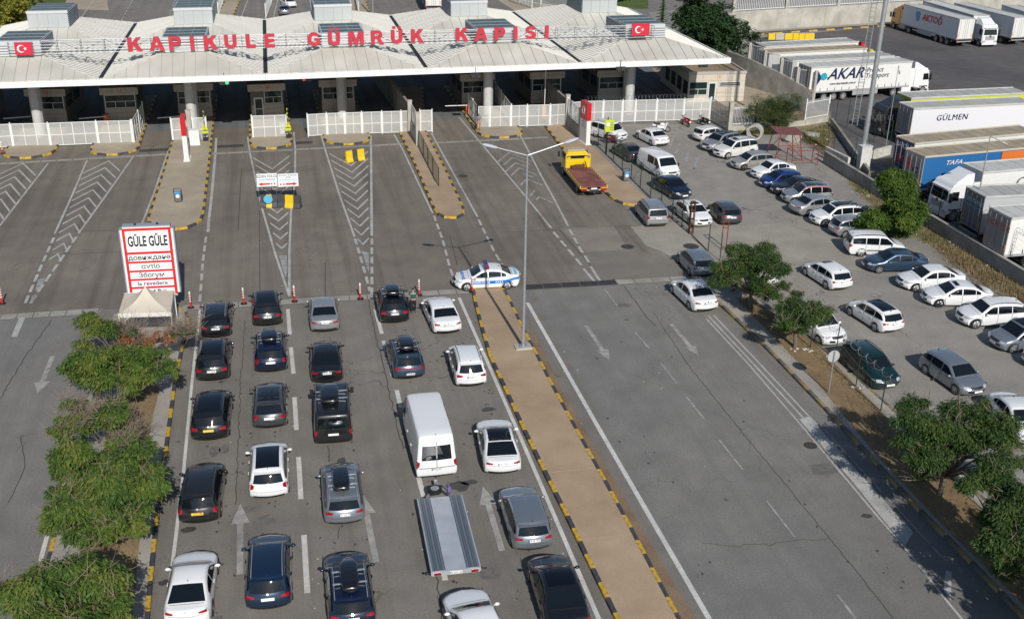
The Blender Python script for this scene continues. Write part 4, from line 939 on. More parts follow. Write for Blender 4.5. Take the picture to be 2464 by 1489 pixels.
# ------------------------------------------------------------------ cars
def paint(name, col, metal=.0, rough=.3): return mat('paint_'+name, col, rough, metal=metal, coat=1.)
PW = paint('white', (.78, .79, .80)); PW2 = paint('pearl_white', (.70, .70, .68)); PB = paint('black', (.010, .011, .014), .2)
PDG = paint('dark_grey', (.022, .023, .026), .4); PG = paint('grey', (.085, .088, .095), .5); PS = paint('silver', (.42, .43, .44), .6, .35); PSB = paint('bluish_silver', (.27, .30, .34), .6, .35)
PNV = paint('navy', (.008, .016, .045), .3); PBL = paint('vivid_blue', (.008, .04, .20), .4); PSL = paint('slate_blue', (.045, .085, .14), .5); PGR = paint('dark_green', (.005, .035, .035), .4)
PLB = paint('light_blue_grey', (.28, .31, .36), .5); PBG = paint('beige_silver', (.47, .45, .42), .5, .35); PDB = paint('deep_blue', (.01, .03, .07), .4)
RIMS = mat('alloy_rim', (.40, .41, .43), .4, metal=.6); RIMD = mat('dark_rim', (.06, .06, .065), .4, metal=.5)
TAIL = mat('tail_lamp', (.30, .006, .010), .15, coat=1.); TAILR = mat('reflector', (.6, .02, .02), .3); HEAD = mat('head_lamp', (.55, .57, .6), .08, metal=.3, coat=1.)
PLW = mat('plate_white', (.8, .8, .78), .5); PLY = mat('plate_yellow', (.75, .5, .03), .5); PLB_ = mat('plate_blue', (.02, .08, .4), .5); INK = mat('plate_ink', (.01, .01, .012), .6)
GAP = mat('panel_gap', (.015, .015, .015), .8); PANO = mat('panoramic_glass', (.004, .005, .008), .04, spec=.6)
CREAM = mat('sun_shade_cloth', (.25, .3, .24), .9)

STY = {  # L, W, H, belt, profile: (x/L, z/H, key)
 'suv':   (4.5, 1.86, 1.66, .60, [(-.455, .15), (-.492, .22), (-.5, .33), (-.498, .43), (-.482, .56), ('RW0', -.470, .615), ('RW1', -.405, .90), (-.375, .955), (-.25, .99), (-.05, 1.0), (.07, .965), ('WS1', .095, .95), ('WS0', .235, .655), (.27, .62), (.38, .575), (.455, .50), (.492, .41), (.5, .30), (.49, .2), (.46, .14)]),
 'hatch': (4.2, 1.79, 1.48, .61, [(-.45, .15), (-.488, .22), (-.5, .34), (-.497, .45), (-.478, .58), ('RW0', -.466, .63), ('RW1', -.375, .90), (-.345, .95), (-.22, .99), (-.04, 1.0), (.07, .965), ('WS1', .095, .95), ('WS0', .25, .655), (.285, .615), (.39, .56), (.46, .49), (.493, .40), (.5, .30), (.49, .2), (.46, .14)]),
 'wagon': (4.72, 1.83, 1.50, .61, [(-.455, .15), (-.49, .22), (-.5, .34), (-.497, .45), (-.485, .59), ('RW0', -.475, .635), ('RW1', -.405, .90), (-.38, .95), (-.25, .985), (-.05, 1.0), (.05, .965), ('WS1', .075, .95), ('WS0', .215, .66), (.25, .62), (.37, .575), (.45, .51), (.49, .41), (.5, .30), (.49, .2), (.46, .14)]),
 'sedan': (4.68, 1.82, 1.45, .62, [(-.46, .15), (-.49, .22), (-.5, .36), (-.497, .50), (-.49, .62), (-.475, .675), (-.40, .70), ('RW0', -.345, .715), ('RW1', -.215, .93), (-.18, .965), (-.08, .995), (.0, 1.0), (.06, .975), ('WS1', .085, .955), ('WS0', .235, .675), (.27, .635), (.38, .585), (.455, .51), (.492, .41), (.5, .30), (.49, .2), (.46, .14)]),
 'coupe': (4.88, 1.90, 1.38, .62, [(-.46, .16), (-.49, .24), (-.5, .38), (-.497, .54), (-.485, .66), (-.465, .69), (-.42, .70), ('RW0', -.38, .715), ('RW1', -.20, .94), (-.16, .97), (-.06, 1.0), (.0, .995), (.04, .975), ('WS1', .06, .955), ('WS0', .205, .685), (.24, .65), (.37, .60), (.455, .53), (.492, .42), (.5, .30), (.49, .2), (.46, .14)]),
 'mpv':   (4.5, 1.80, 1.70, .57, [(-.46, .14), (-.49, .2), (-.5, .3), (-.498, .45), (-.49, .56), ('RW0', -.487, .60), ('RW1', -.45, .90), (-.43, .955), (-.3, .985), (-.05, 1.0), (.09, .97), ('WS1', .12, .95), ('WS0', .27, .62), (.30, .59), (.40, .54), (.465, .46), (.495, .38), (.5, .28), (.49, .18), (.46, .13)]),
 'van':   (5.1, 1.95, 1.92, .55, [(-.47, .14), (-.492, .18), (-.5, .25), (-.5, .45), (-.497, .53), ('RW0', -.495, .57), ('RW1', -.475, .88), (-.465, .94), (-.44, .975), (-.2, .995), (.1, 1.0), (.2, .98), ('WS1', .225, .955), ('WS0', .345, .60), (.37, .565), (.42, .52), (.475, .43), (.497, .36), (.5, .25), (.49, .17), (.46, .12)]),
 'sprinter': (6.4, 2.02, 2.65, .46, [(-.475, .12), (-.495, .15), (-.5, .2), (-.5, .40), (-.498, .48), ('RW0', -.497, .52), ('RW1', -.487, .80), (-.482, .93), (-.465, .975), (-.44, .99), (0., 1.0), (.2, .99), (.25, .965), ('WS1', .29, .88), ('WS0', .375, .52), (.395, .48), (.45, .43), (.485, .36), (.497, .28), (.5, .2), (.49, .13), (.46, .1)]),
}
def smooth01(t): t = max(0., min(1., t)); return t*t*(3-2*t)
_shapes = {}
class Shape:
    def __init__(s, st, k=None):
        L, Wd, H, belt, prof = STY[st]; k = k or (1, 1, 1); s.st = st
        s.L, s.W, s.H = L*k[0], Wd*k[1], H*k[2]; s.belt = belt*s.H; s.keys = {}
        P = []
        for i, p in enumerate(prof):
            if isinstance(p[0], str): s.keys[p[0]] = float(i); p = p[1:]
            P.append((p[0]*s.L, p[1]*s.H, float(i)))
        for _ in range(2):
            Q = [P[0]]
            for a, b in zip(P, P[1:]):
                Q.append(tuple(a[j]*.75+b[j]*.25 for j in range(3))); Q.append(tuple(a[j]*.25+b[j]*.75 for j in range(3)))
            Q.append(P[-1]); P = Q
        s.P = P
        s.boxy = st in ('van', 'sprinter', 'mpv')
    def C(s, t):
        P = s.P
        for a, b in zip(P, P[1:]):
            if t <= b[2]+1e-9:
                f = (t-a[2])/max(1e-9, b[2]-a[2]); return a[0]+(b[0]-a[0])*f, a[1]+(b[1]-a[1])*f
        return P[-1][0], P[-1][1]
    def hw(s, x, z):
        W2 = s.W/2; H = s.H; b = s.belt
        if z > b: r = W2*(1-(.035 if s.boxy else .05))-(z-b)/(H-b)*(H-b)*(.10 if s.boxy else (.30 if s.st != 'coupe' else .40))
        else: r = W2*(1-(.035 if s.boxy else .05)*smooth01((z-b*.8)/(b*.2)))-.05*smooth01((H*.28-z)/(H*.2))
        a = abs(x)/s.L
        if x > 0: r *= 1-(.16 if not s.boxy else .13)*smooth01((a-.30)/.2)**1.3
        else: r *= 1-(.10 if not s.boxy else .03)*smooth01((a-.34)/.16)
        return r
    def S(s, t, u, off=0.):
        """top/front/rear skin: t along the profile, u across"""
        x, z = s.C(t); x2, z2 = s.C(min(t+.05, s.P[-1][2])); x1, z1 = s.C(max(t-.05, 0)); dx, dz = x2-x1, z2-z1; l = math.hypot(dx, dz) or 1; nx, nz = -dz/l, dx/l
        h = s.hw(x, z); a = abs(x)/s.L; sg = 1 if x > 0 else -1
        rd = (.11 if x > 0 else .075)*s.L*.5 if not s.boxy else (.1*s.L*.4 if x > 0 else .03)
        xs = -sg*smooth01((a-.34)/.16)*rd*u*u
        ws = s.keys['WS0']-.3 < 0
        crown = .035*u*u+.05*max(0., (abs(u)-.86)/.14)**2
        if z < s.H*.5: crown *= .5
        return Vector((x+xs-nx*(crown-off), u*h, z-nz*(crown-off)))
    def side(s, x, z, off=0.): return s.hw(x, z)+off
    def top(s, x):
        best = 0
        for a, b in zip(s.P, s.P[1:]):
            if (a[0]-x)*(b[0]-x) <= 0 and abs(b[0]-a[0]) > 1e-9:
                f = (x-a[0])/(b[0]-a[0]); best = max(best, a[1]+(b[1]-a[1])*f)
        return best
def body_mesh(sh, m):
    T = [p[2] for p in sh.P]; T = T[::2] if T[-1] == T[::2][-1] else T[::2]+[T[-1]]
    U = [-1, -.96, -.9, -.78, -.5, 0, .5, .78, .9, .96, 1]; b = MB(); n = len(U); V = []
    for t in T: V += [sh.S(t, u) for u in U]
    F = [(i*n+j, i*n+j+1, (i+1)*n+j+1, (i+1)*n+j) for i in range(len(T)-1) for j in range(n-1)]
    F = [tuple(reversed(f)) for f in F]
    b.add(V, F)
    R_ = 6; zb = sh.P[0][1]; x0 = V[0].x; x1 = V[(len(T)-1)*n].x
    for sg in (-1, 1):
        SV = []
        for i, t in enumerate(T):
            e = V[i*n+(n-1 if sg > 0 else 0)]; f = i/(len(T)-1)
            xb = max(x0, min(x1, e.x)); zt = e.z
            for r in range(R_+1):
                q = r/R_; x = e.x+(xb-e.x)*q; z = zt+(zb-zt)*q
                y = sh.hw(x, z) if r else abs(e.y)
                if r == 1: y = (y*2+sh.hw(x, z))/3
                # keep the plan rounding of the ends
                SV.append(Vector((x, sg*min(y, sh.W/2), z)))
        k = R_+1; SF = [(i*k+j, i*k+j+1, (i+1)*k+j+1, (i+1)*k+j) for i in range(len(T)-1) for j in range(R_)]
        if sg > 0: SF = [tuple(reversed(f)) for f in SF]
        b.add(SV, [tuple(reversed(f)) for f in SF])
    b.add([(x0, -sh.W*.42, zb), (x1, -sh.W*.42, zb), (x1, sh.W*.42, zb), (x0, sh.W*.42, zb)], [(3, 2, 1, 0)])
    me = b.mesh('body', m, True, 50); bm = bmesh.new(); bm.from_mesh(me); bmesh.ops.remove_doubles(bm, verts=bm.verts, dist=.0015); bmesh.ops.recalc_face_normals(bm, faces=bm.faces); bm.to_mesh(me); bm.free()
    me.polygons.foreach_set('use_smooth', [True]*len(me.polygons)); me.set_sharp_from_angle(angle=R(52)); return me
def patch(sh, t0, t1, u0, u1, m, nt=3, nu=8, off=.010, pinch=0., th=True):
    b = MB(); V = []
    for i in range(nt+1):
        t = lerp(t0, t1, i/nt); 
        for j in range(nu+1):
            u = lerp(u0, u1, j/nu); q = u*(1-pinch*(i/nt)) ; V.append(sh.S(t, q, off))
    n = nu+1; F = [(i*n+j, (i+1)*n+j, (i+1)*n+j+1, i*n+j+1) for i in range(nt) for j in range(nu)]
    if u1 < u0: F = [tuple(reversed(f)) for f in F]
    return b.add(V, F)
def spatch(sh, sg, xs, zlo, zhi, off=.012, nz=3):
    """patch on a flank; zlo, zhi functions of x"""
    V = []
    for x in xs:
        a, c = zlo(x), zhi(x); c = max(a+.001, c)
        for j in range(nz+1): z = lerp(a, c, j/nz); V.append(Vector((x, sg*sh.side(x, z, off), z)))
    n = nz+1; F = [(i*n+j, (i+1)*n+j, (i+1)*n+j+1, i*n+j+1) for i in range(len(xs)-1) for j in range(nz)]
    if sg > 0: F = [tuple(reversed(f)) for f in F]
    return V, F
_carcache = {}
def cached(key, fn):
    if key not in _carcache: _carcache[key] = fn()
    return _carcache[key]
def wheel_mesh(r, wd):
    b = MB(); n = 20; pr = [(-wd/2, r*.66), (-wd/2, r*.93), (-wd*.36, r), (wd*.36, r), (wd/2, r*.93), (wd/2, r*.66)]; V = []
    for i in range(n):
        a = 2*math.pi*i/n
        V += [(r_*math.cos(a), y, r_*math.sin(a)) for y, r_ in pr]
    k = len(pr); b.add(V, [(i*k+j, i*k+j+1, ((i+1) % n)*k+j+1, ((i+1) % n)*k+j) for i in range(n) for j in range(k-1)])
    return b.mesh('wheel', BLACK, True, 40)
def rim_mesh(r, wd, m, spokes=5):
    b = MB(); y = wd/2+.004
    for s in (-1, 1):
        b.tube((0, s*(y-.06), 0), (0, s*(y-.05), 0), r*.68, 18, mi=1)
        for i in range(spokes):
            a = 2*math.pi*i/spokes; c, q = math.cos(a), math.sin(a); w0, w1 = .045, .03
            p = lambda rr, ww, yy: (rr*c-ww*q, s*yy, rr*q+ww*c)
            V = [p(.03, -w0, y-.01), p(.03, w0, y-.01), p(r*.62, w1, y), p(r*.62, -w1, y)]
            b.add(V, [(0, 1, 2, 3)], 0)
        n = 20; V = [(rr*math.cos(2*math.pi*i/n), s*y, rr*math.sin(2*math.pi*i/n)) for i in range(n) for rr in (r*.6, r*.68)]
        b.add(V, [f for i in range(n) for f in ((2*i, 2*i+1, 2*((i+1) % n)+1, 2*((i+1) % n)),)], 0)
        b.tube((0, s*(y-.02), 0), (0, s*(y+.004), 0), .05, 8, mi=0)
    return b.mesh('rim', [m, DARK])
def car(st, near, far, pm, label, rear=True, k=None, zf=.75, opt='', plate=None, box=None, group=None, zn=.22, rim=None, name='car', cat='car', glass=None, shift=0., world=None, roofm=None, detail=1):
    key = (st, k); sh = _shapes.get(key) or _shapes.setdefault(key, Shape(st, k)); L, Wd, H = sh.L, sh.W, sh.H; glass = glass or GLASS
    if world: c, hd = world
    else:
        pn = G(near[0], near[1], zn); pf = G(far[0], far[1], zf*1.); d = Vector((pf.x-pn.x, pf.y-pn.y, 0)).normalized()
        c = Vector((pn.x, pn.y, 0))+d*(L/2+shift); hd = math.atan2(d.y, d.x)+(0 if rear else math.pi)
    t = thing(name, label, cat, c, hd, group)
    if 'roofdark' in opt: roofm = PANO
    put(cached((key, 'body', pm.name), lambda: body_mesh(sh, pm)), 'body', t)
    K = sh.keys; b = sh.belt; zl = H
    # windscreen and rear window
    put(cached((key, 'ws'), lambda: patch(sh, K['WS0']+.12, K['WS1']-.02, .90, -.90, GLASS, 4, 8, pinch=.06).mesh('windscreen', GLASS, True)), 'windscreen', t)
    if 'norw' not in opt:
        rwu = .90 if st in ('sedan', 'coupe') else .88
        if st == 'sprinter':
            for q in ((-.78, -.03), (.03, .78)): put(cached((key, 'rw', q), lambda: patch(sh, K['RW0']-.55, K['RW1']+.05, q[1], q[0], GLASS, 3, 4).mesh('rear_window', GLASS, True)), 'rear_window', t)
        else:
            o = put(cached((key, 'rw'), lambda: patch(sh, K['RW0']-.12, K['RW1']+.12, rwu, -rwu, GLASS, 5, 8, pinch=.07).mesh('rear_window', GLASS, True)), 'rear_window', t)
    # side windows, front and rear, with pillars between
    xw0, _ = sh.C(K['WS0']); xr0, _ = sh.C(K['RW0']); xw1, _ = sh.C(K['WS1']); xr1, _ = sh.C(K['RW1'])
    zlo = lambda x: b+.035+.045*smooth01((-x/L+.05)/.4)
    def zhi(x): return min(sh.top(x)-.10-.02*H, H*(.915 if not sh.boxy else .90))
    xa = xw0-.10; xe = xr0+(.16 if st in ('suv', 'hatch', 'wagon', 'mpv') else .22); 
    if st == 'van': seg = [(.335, .14), (.115, -.10)] if 'panelvan' in opt else [(.32, .14), (.11, -.17), (-.2, -.46)]
    elif st == 'sprinter': seg = [(.36, .22)]
    elif st in ('sedan',): seg = [(xa/L, .005), (-.012, -.19), (-.2, max(xr0/L+.07, -.28))]
    elif st == 'coupe': seg = [(xa/L, -.06), (-.075, xr0/L+.10)]
    else: seg = [(xa/L, .005), (-.012, -.215), (-.228, xe/L+.01)]
    if 'threedoor' in opt: seg = [(xa/L, -.03), (-.05, xe/L+.02)]
    for i, (s0, s1) in enumerate(seg):
        xs = [L*lerp(s0, s1, q/6) for q in range(7)]
        for sg in (-1, 1):
            def mk():
                V, F = spatch(sh, sg, xs, zlo, zhi); F = [tuple(reversed(f)) for f in F]; return MB().add(V, F).mesh('side_window', GLASS, True)
            put(cached((key, 'sw', i, sg, len(seg), s0), mk), 'side_window', t)
    # lights
    nT = sh.P[-1][2]
    tb = 3.35 if st not in ('sedan', 'coupe') else 3.1
    te = 4.3 if st not in ('sedan', 'coupe') else 3.9
    if st == 'van' or st == 'sprinter': tb, te = 2.6, 4.3
    if st == 'mpv': tb, te = 2.8, 4.2
    ui = .86 if sh.boxy else .62
    if 'tallight' in opt: tb, te, ui = 3.1, 4.9, .80
    for sg in (-1, 1):
        def mk():
            B = MB(); V_ = []
            for i in range(4):
                for j in range(4):
                    u = lerp(1.0, ui, j/3); q = i/3; ta = lerp(tb, tb+(te-tb)*.22, j/3); tz = lerp(te, te-(te-tb)*.30, j/3); V_.append(sh.S(lerp(ta, tz, q), sg*u, .012))
            B.add(V_, [(i*4+j, (i+1)*4+j, (i+1)*4+j+1, i*4+j+1) for i in range(3) for j in range(3)])
            if sg < 0: B.f = [tuple(reversed(f)) for f in B.f]
            x0, z0 = sh.C(tb); x1, z1 = sh.C(te); xx = [x0-0.02+q*.07 for q in range(4)] if False else [max(x0, x1)-.01+q*.06 for q in range(4)]
            e_ = sh.S(tb, sg*.99).x; V, F = spatch(sh, sg, [e_+.015, e_+.07, e_+.13, e_+.18], lambda x: z0+(x-x0)*.3, lambda x: z1-.02-(x-x0)*.12, .008); B.add(V, F); B.f = B.f
            return B.mesh('taillight', TAIL, True)
        me = cached((key, 'tl', sg, tb), mk); put(me, 'taillight', t)
        if 'bar' in opt and sg > 0: put(patch(sh, 3.75, 4.1, .56, -.56, TAIL, 1, 6, .012).mesh('light_bar', TAIL), 'light_bar', t)
        def mh():
            h0 = K['WS0']+3.0; B = patch(sh, h0+.05, h0+1.05, sg*.97, sg*.60, HEAD, 3, 3, .012)
            if sg < 0: B.f = [tuple(reversed(f)) for f in B.f]
            x0, z0 = sh.C(h0+.9); e_ = sh.S(h0+.6, sg*.97).x; xx = [e_-.28, e_-.18, e_-.08, e_-.01]
            V, F = spatch(sh, sg, xx, lambda x: z0+.03+.12*(e_-x), lambda x: z0+.12-.02*(e_-x), .008, 2); B.add(V, F); return B.mesh('headlight', HEAD, True)
        put(cached((key, 'hl', sg), mh), 'headlight', t)
        # mirrors
        mx = xw0-.06; 
        def mm_():
            B = MB(); y = sg*(sh.hw(mx, b)+.16); B.ell((0, 0, 0), (.075, .115, .07), 10, 6).box((.04, -sg*.12, -.05), (.06, .12, .04)); return B.mesh('mirror', pm, True)
        o = put(cached((pm.name, 'mir', sg), mm_), 'mirror', t); y = sg*(sh.hw(mx, b)+.125); o.location = (mx-.14, y, b+.055)
        if sh.boxy and st != 'mpv':
            o.scale = (1.1, 1.0, 2.0); o.data = cached(('dark', 'mir', sg), lambda: MB().box((0, 0, 0), (.09, .2, .15)).box((.03, -sg*.12, -.03), (.05, .12, .03)).mesh('mirror', DARK))
    # grille, lower intake, plates
    g0 = K['WS0']+3.15
    def mg():
        B = patch(sh, g0, g0+.85, .50, -.50, DARK, 2, 6, .008)
        C_ = patch(sh, g0+1.35, g0+2.2, .72, -.72, DARK, 2, 6, .008); B.add(C_.v, C_.f); return B.mesh('grille', DARK, True)
    put(cached((key, 'gr'), mg), 'grille', t)
    put(cached((key, 'lo'), lambda: patch(sh, .5, 1.45, .86, -.86, DARK, 2, 8, .008).mesh('bumper_insert', DARK, True)), 'bumper_insert', t)
    pz_ = .58 if st in ('suv', 'hatch', 'wagon', 'mpv') else .55
    if 'lowplate' in opt: tp = 2.3
    else: tp = 3.55
    if st in ('van', 'sprinter'): tp = 2.9
    if st == 'sprinter': tp = 2.55
    # panel gaps
    def gp():
        B = MB()
        for sg in (-1, 1):
            for xx in ((.235, -.005, -.22) if st not in ('coupe', 'sprinter') else ((.2, -.07) if st == 'coupe' else (.36, .21, -.02))):
                xx *= L; V, F = spatch(sh, sg, [xx-.009, xx+.009], lambda x: H*.2, lambda x: b+.03, .006, 5); B.add(V, F)
            xx = L*.1; V, F = spatch(sh, sg, [L*q for q in (-.3, -.1, .1, .3)], lambda x: b-.012+.045*smooth01((-x/L+.05)/.4), lambda x: b+.003+.045*smooth01((-x/L+.05)/.4), .006, 1); B.add(V, F)
        for tt in (K['WS0']+.85,):
            q = patch(sh, tt, tt+.05, .95, -.95, GAP, 1, 8, .005); B.add(q.v, q.f)
        if st not in ('sedan', 'coupe'):
            q = patch(sh, 2.65, 2.72, .9, -.9, GAP, 1, 6, .005); B.add(q.v, q.f)
        else:
            q = patch(sh, 6.6, 6.68, .84, -.84, GAP, 1, 6, .005); B.add(q.v, q.f); q = patch(sh, 2.9, 2.97, .84, -.84, GAP, 1, 6, .005); B.add(q.v, q.f)
        if st == 'sprinter': q = patch(sh, 2.3, K['RW1']+.6, .012, -.012, GAP, 8, 1, .006); B.add(q.v, q.f)
        return B.mesh('panel_gap', GAP)
    put(cached((key, 'gap'), gp), 'panel_gap', t)
    def hd_():
        B = MB()
        for sg in (-1, 1):
            for xx in ((.04, -.18) if st != 'coupe' else (-.03,)):
                x = xx*L; B.box((x, sg*sh.side(x, b-.1, .02), b-.10), (.2, .035, .03))
        return B.mesh('door_handle', pm if 'chromehandle' not in opt else CHROME)
    put(cached((key, 'dh', pm.name), hd_), 'door_handle', t)
    def setp(o, tt, fr):
        p = sh.S(tt, 0, .025); p2 = sh.S(tt+.1, 0, .025); d = (p2-p).normalized()
        if fr: M = frame(p, (0, 1, 0), -d)
        else: M = frame(p, (0, -1, 0), d)
        return M
    pc = PLY if plate and plate.startswith('Y') else PLW; txt = plate[1:] if plate else ''
    for fr in (0, 1):
        tt = (K['WS0']+4.75) if fr else tp; M = setp(None, tt, fr)
        o = put(cached(('plate', pc.name), lambda: MB().box((0, 0, 0), (.52, .115, .014)).mesh('licence_plate', pc)), 'licence_plate', t); o.matrix_local = M
        if txt and not fr and rear:
            text(txt, .115, INK, Matrix.Translation((.02, 0, .0085)), o, 'plate_text', bold=.015, width=.82, res=1)
            if pc is PLW:
                q = put(cached('pb', lambda: MB().box((0, 0, 0), (.045, .112, .016)).mesh('country_band', PLB_)), 'country_band', o); q.location = (-.235, 0, .001)
    # badge
    o = put(cached('badge', lambda: MB().tube((0, 0, 0), (0, 0, .015), .045, 10).mesh('badge', CHROME)), 'badge', t); o.matrix_local = setp(None, 4.75 if st not in ('sedan', 'coupe') else 3.95, 0) @ Matrix.Translation((0, 0, -.01))
    # wheels and arches
    r = {'suv': .355, 'sprinter': .35, 'van': .34, 'coupe': .34}.get(st, .32); fx, rx = {'sprinter': (.335, -.245), 'van': (.315, -.285)}.get(st, (.305, -.285))
    wm = cached(('wheel', r), lambda: wheel_mesh(r, .22)); rimm = rim or RIMS; rm = cached(('rim', r, rimm.name), lambda: rim_mesh(r, .22, rimm))
    for xx in (fx, rx):
        for sg in (-1, 1):
            x = xx*L; y = sg*(sh.hw(x, r)-.095)
            def am():
                n = 12; V = [(x+math.cos(math.pi*i/n)*(r+.075), 0, r*.95+math.sin(math.pi*i/n)*(r+.06)) for i in range(n+1)]
                V = [(p[0], sg*sh.side(p[0], p[2], .007), p[2]) for p in V]; lo = [(x+math.cos(math.pi*i/n)*(r+.075), sg*sh.side(x, .22, .004), sh.P[0][1]) for i in range(n+1)]
                F = [(i, i+1, n+1+i+1, n+1+i) for i in range(n)]; return MB().add(V+lo, F).mesh('wheel_arch', DARK)
            put(cached((key, 'arch', xx, sg), am), 'wheel_arch', t)
            w_ = put(wm, 'wheel', t, (x, y, r)); put(rm, 'rim', w_)
    # roof extras
    if 'pano' in opt or roofm:
        put(cached((key, 'pano'), lambda: patch(sh, K['RW1']+1.2, K['WS1']-.35, .78, -.78, PANO, 4, 8, .008).mesh('glass_roof', PANO, True)), 'glass_roof', t)
    if 'blackroof' in opt:
        put(cached((key, 'br'), lambda: patch(sh, K['RW1']+.3, K['WS1']-.1, .97, -.97, PANO, 5, 10, .006).mesh('roof_panel', PB, True)), 'roof_panel', t)
    if 'sunroof' in opt:
        put(cached((key, 'sun'), lambda: patch(sh, K['WS1']-1.75, K['WS1']-.55, .55, -.55, PANO, 2, 6, .012).mesh('sunroof', PANO, True)), 'sunroof', t)
    if 'rails' in opt or 'chromerails' in opt:
        rmm = GALV if 'chromerails' in opt else DARK
        for sg in (-1, 1):
            def rr_():
                B = MB(); P_ = []
                for q in range(7):
                    x = lerp(xr1+.15, xw1-.1, q/6); z = sh.top(x); P_.append(Vector((x, sg*(sh.hw(x, z)-.10), z+(.045 if 0 < q < 6 else -.01))))
                return B.path(P_, .02, 5).mesh('roof_rail', rmm)
            put(cached((key, 'rail', sg, rmm.name), rr_), 'roof_rail', t)
    if 'spoiler' in opt or st in ('hatch', 'suv', 'wagon'):
        def sp():
            x, z = sh.C(K['RW1']+.35); B = MB(); h = sh.hw(x, z)*.93
            B.add([(x+.08, -h, z-.035), (x+.08, h, z-.035), (x-.13, h*.93, z-.06), (x-.13, -h*.93, z-.06), (x+.08, -h, z-.0), (x+.08, h, z-.0), (x-.13, h*.93, z-.035), (x-.13, -h*.93, z-.035)], [(0, 1, 2, 3), (7, 6, 5, 4), (3, 2, 6, 7), (1, 5, 6, 2), (0, 3, 7, 4)])
            return B.mesh('spoiler', pm)
        put(cached((key, 'sp', pm.name), sp), 'spoiler', t)
        put(cached((key, 'bl'), lambda: patch(sh, K['RW1']-.02, K['RW1']+.06, .16, -.16, TAILR, 1, 2, .03).mesh('brake_light', TAILR)), 'brake_light', t)
    for key_, z0_, z1_x, m_, nm in (('redline', None, None, RED, 'window_line'), ('mould', H*.30, H*.35, DARK, 'side_moulding')):
        if key_ in opt:
            for sg in (-1, 1):
                xs = [L*q for q in ((.16, .08, -.02, -.15, -.28, -.36) if z0_ is None else (.2, .1, -.05, -.2))]
                V, F = spatch(sh, sg, xs, (lambda x: zhi(x)+.01) if z0_ is None else (lambda x: z0_), (lambda x: zhi(x)+.055) if z0_ is None else (lambda x: z1_x), .010, 1); MB().add(V, F).build(nm, m_, t)
    if True:
        x = xr1+.25; o = put(cached('fin', lambda: MB().add([(-.09, -.02, 0), (-.09, .02, 0), (.1, 0, 0), (-.08, 0, .065)], [(0, 2, 3), (2, 1, 3), (1, 0, 3)]).mesh('antenna', DARK)), 'antenna', t, (x, 0, sh.top(x)-.005))
    if box:
        bx, bl, bw, bh, by = box   # centre x, length, width, height, y
        def bxm():
            B = MB(); n = 10; V = []; secs = [(-.5, .55, .55), (-.47, .85, .85), (-.3, 1, 1), (0, 1, 1), (.25, .95, .95), (.42, .75, .7), (.5, .4, .35)]
            for sx, sw, sz in secs:
                for i in range(n):
                    a = 2*math.pi*i/n; c_, s_ = math.cos(a), math.sin(a); f = lambda v: math.copysign(abs(v)**.55, v)
                    V.append((sx*bl, f(c_)*bw/2*sw, bh/2+f(s_)*bh/2*sz-(1-sz)*bh*.25))
            F = [(i*n+j, i*n+(j+1) % n, (i+1)*n+(j+1) % n, (i+1)*n+j) for i in range(len(secs)-1) for j in range(n)]; F = [tuple(reversed(f)) for f in F]
            F += [tuple(range(n)), tuple(reversed(range((len(secs)-1)*n, len(secs)*n)))]
            return B.add(V, F).mesh('roof_box', paint('box_black', (.008, .008, .01), 0, .18), True, 50)
        z = sh.top(bx)+.09; o = put(bxm(), 'roof_box', t, (bx, by, z))
        for dx in (-.38, .38): x = bx+dx; MB().box((x, 0, sh.top(x)+.075), (.07, sh.hw(x, sh.top(x))*2-.12, .035)).build('cross_bar', GALV, t)
    return t
b4 = lambda x, y: (1804.8+.2829*x, 361+.2829*y)
c3 = lambda x, y: (1203.2+.2828*x, .2828*y)
d3 = lambda x, y: (1203.2+.2828*x, 361+.2828*y)
e6 = lambda x, y: (1804.8+.2829*x, 721.9+.2829*y)
QG = 'cars queueing towards the customs gate'; PG_ = 'cars parked in the car park'
# queue, first lane
car('wagon', (520, 813), (526, 724), PB, 'black estate car with roof rails heading the leftmost queue beside the white tent', opt='rails chromerails', plate='WNTLZR', group=QG)
car('suv', (511, 918), (518, 824), PDG, 'dark grey SUV with dark alloy wheels, second in the leftmost queue', plate='WKT AHM', group=QG, k=(1.04, 1.02, .98), opt='pano', rim=RIMD)
car('suv', (504, 1063), (517, 940), PB, 'glossy black SUV with a blank yellow rear plate, third in the leftmost queue', plate='Y', group=QG, k=(1.04, 1.04, 1.0), opt='pano')
car('suv', (478, 1265), (497, 1115), PDG, 'dark grey SUV with yellow plate LV13 CFE and tow hook, fourth in the leftmost queue', plate='YLV13 CFE', group=QG, k=(1.02, 1., 1.0), opt='rails tallight')
car('coupe', (450, 1512), (474, 1316), PW, 'white sloping-backed car at the bottom left, last of the leftmost queue', plate='W', group=QG, k=(.93, .97, 1.05), opt='')
# second lane
car('suv', (645, 785), (639, 704), PDG, 'dark grey crossover with chrome line round its rear, heading the second queue', plate='WMA UM 2926', group=QG, k=(1.02, 1., .98), opt='pano')
car('suv', (653, 897), (650, 800), PNV, 'dark blue SUV with short black roof box, second in the second queue', plate='W', group=QG, opt='rails tallight', box=(-0.60, 1.65, .9, .26, 0), k=(1.02, 1.02, 1.0))
car('hatch', (650, 1033), (651, 925), PG, 'dark grey compact people carrier, third in the second queue before the white crossover', plate='W', group=QG, k=(1.04, 1.02, 1.07), opt='blackroof')
car('suv', (648, 1203), (648, 1068), PW, 'white crossover with black panoramic roof in the second queue', plate='W', group=QG, k=(1., 1.0, .98), opt='pano tallight')
car('suv', (647, 1473), (649, 1279), PDB, 'deep blue SUV with silver roof rails, last of the second queue', plate='W', group=QG, k=(1.05, 1.02, 1.), opt='chromerails')
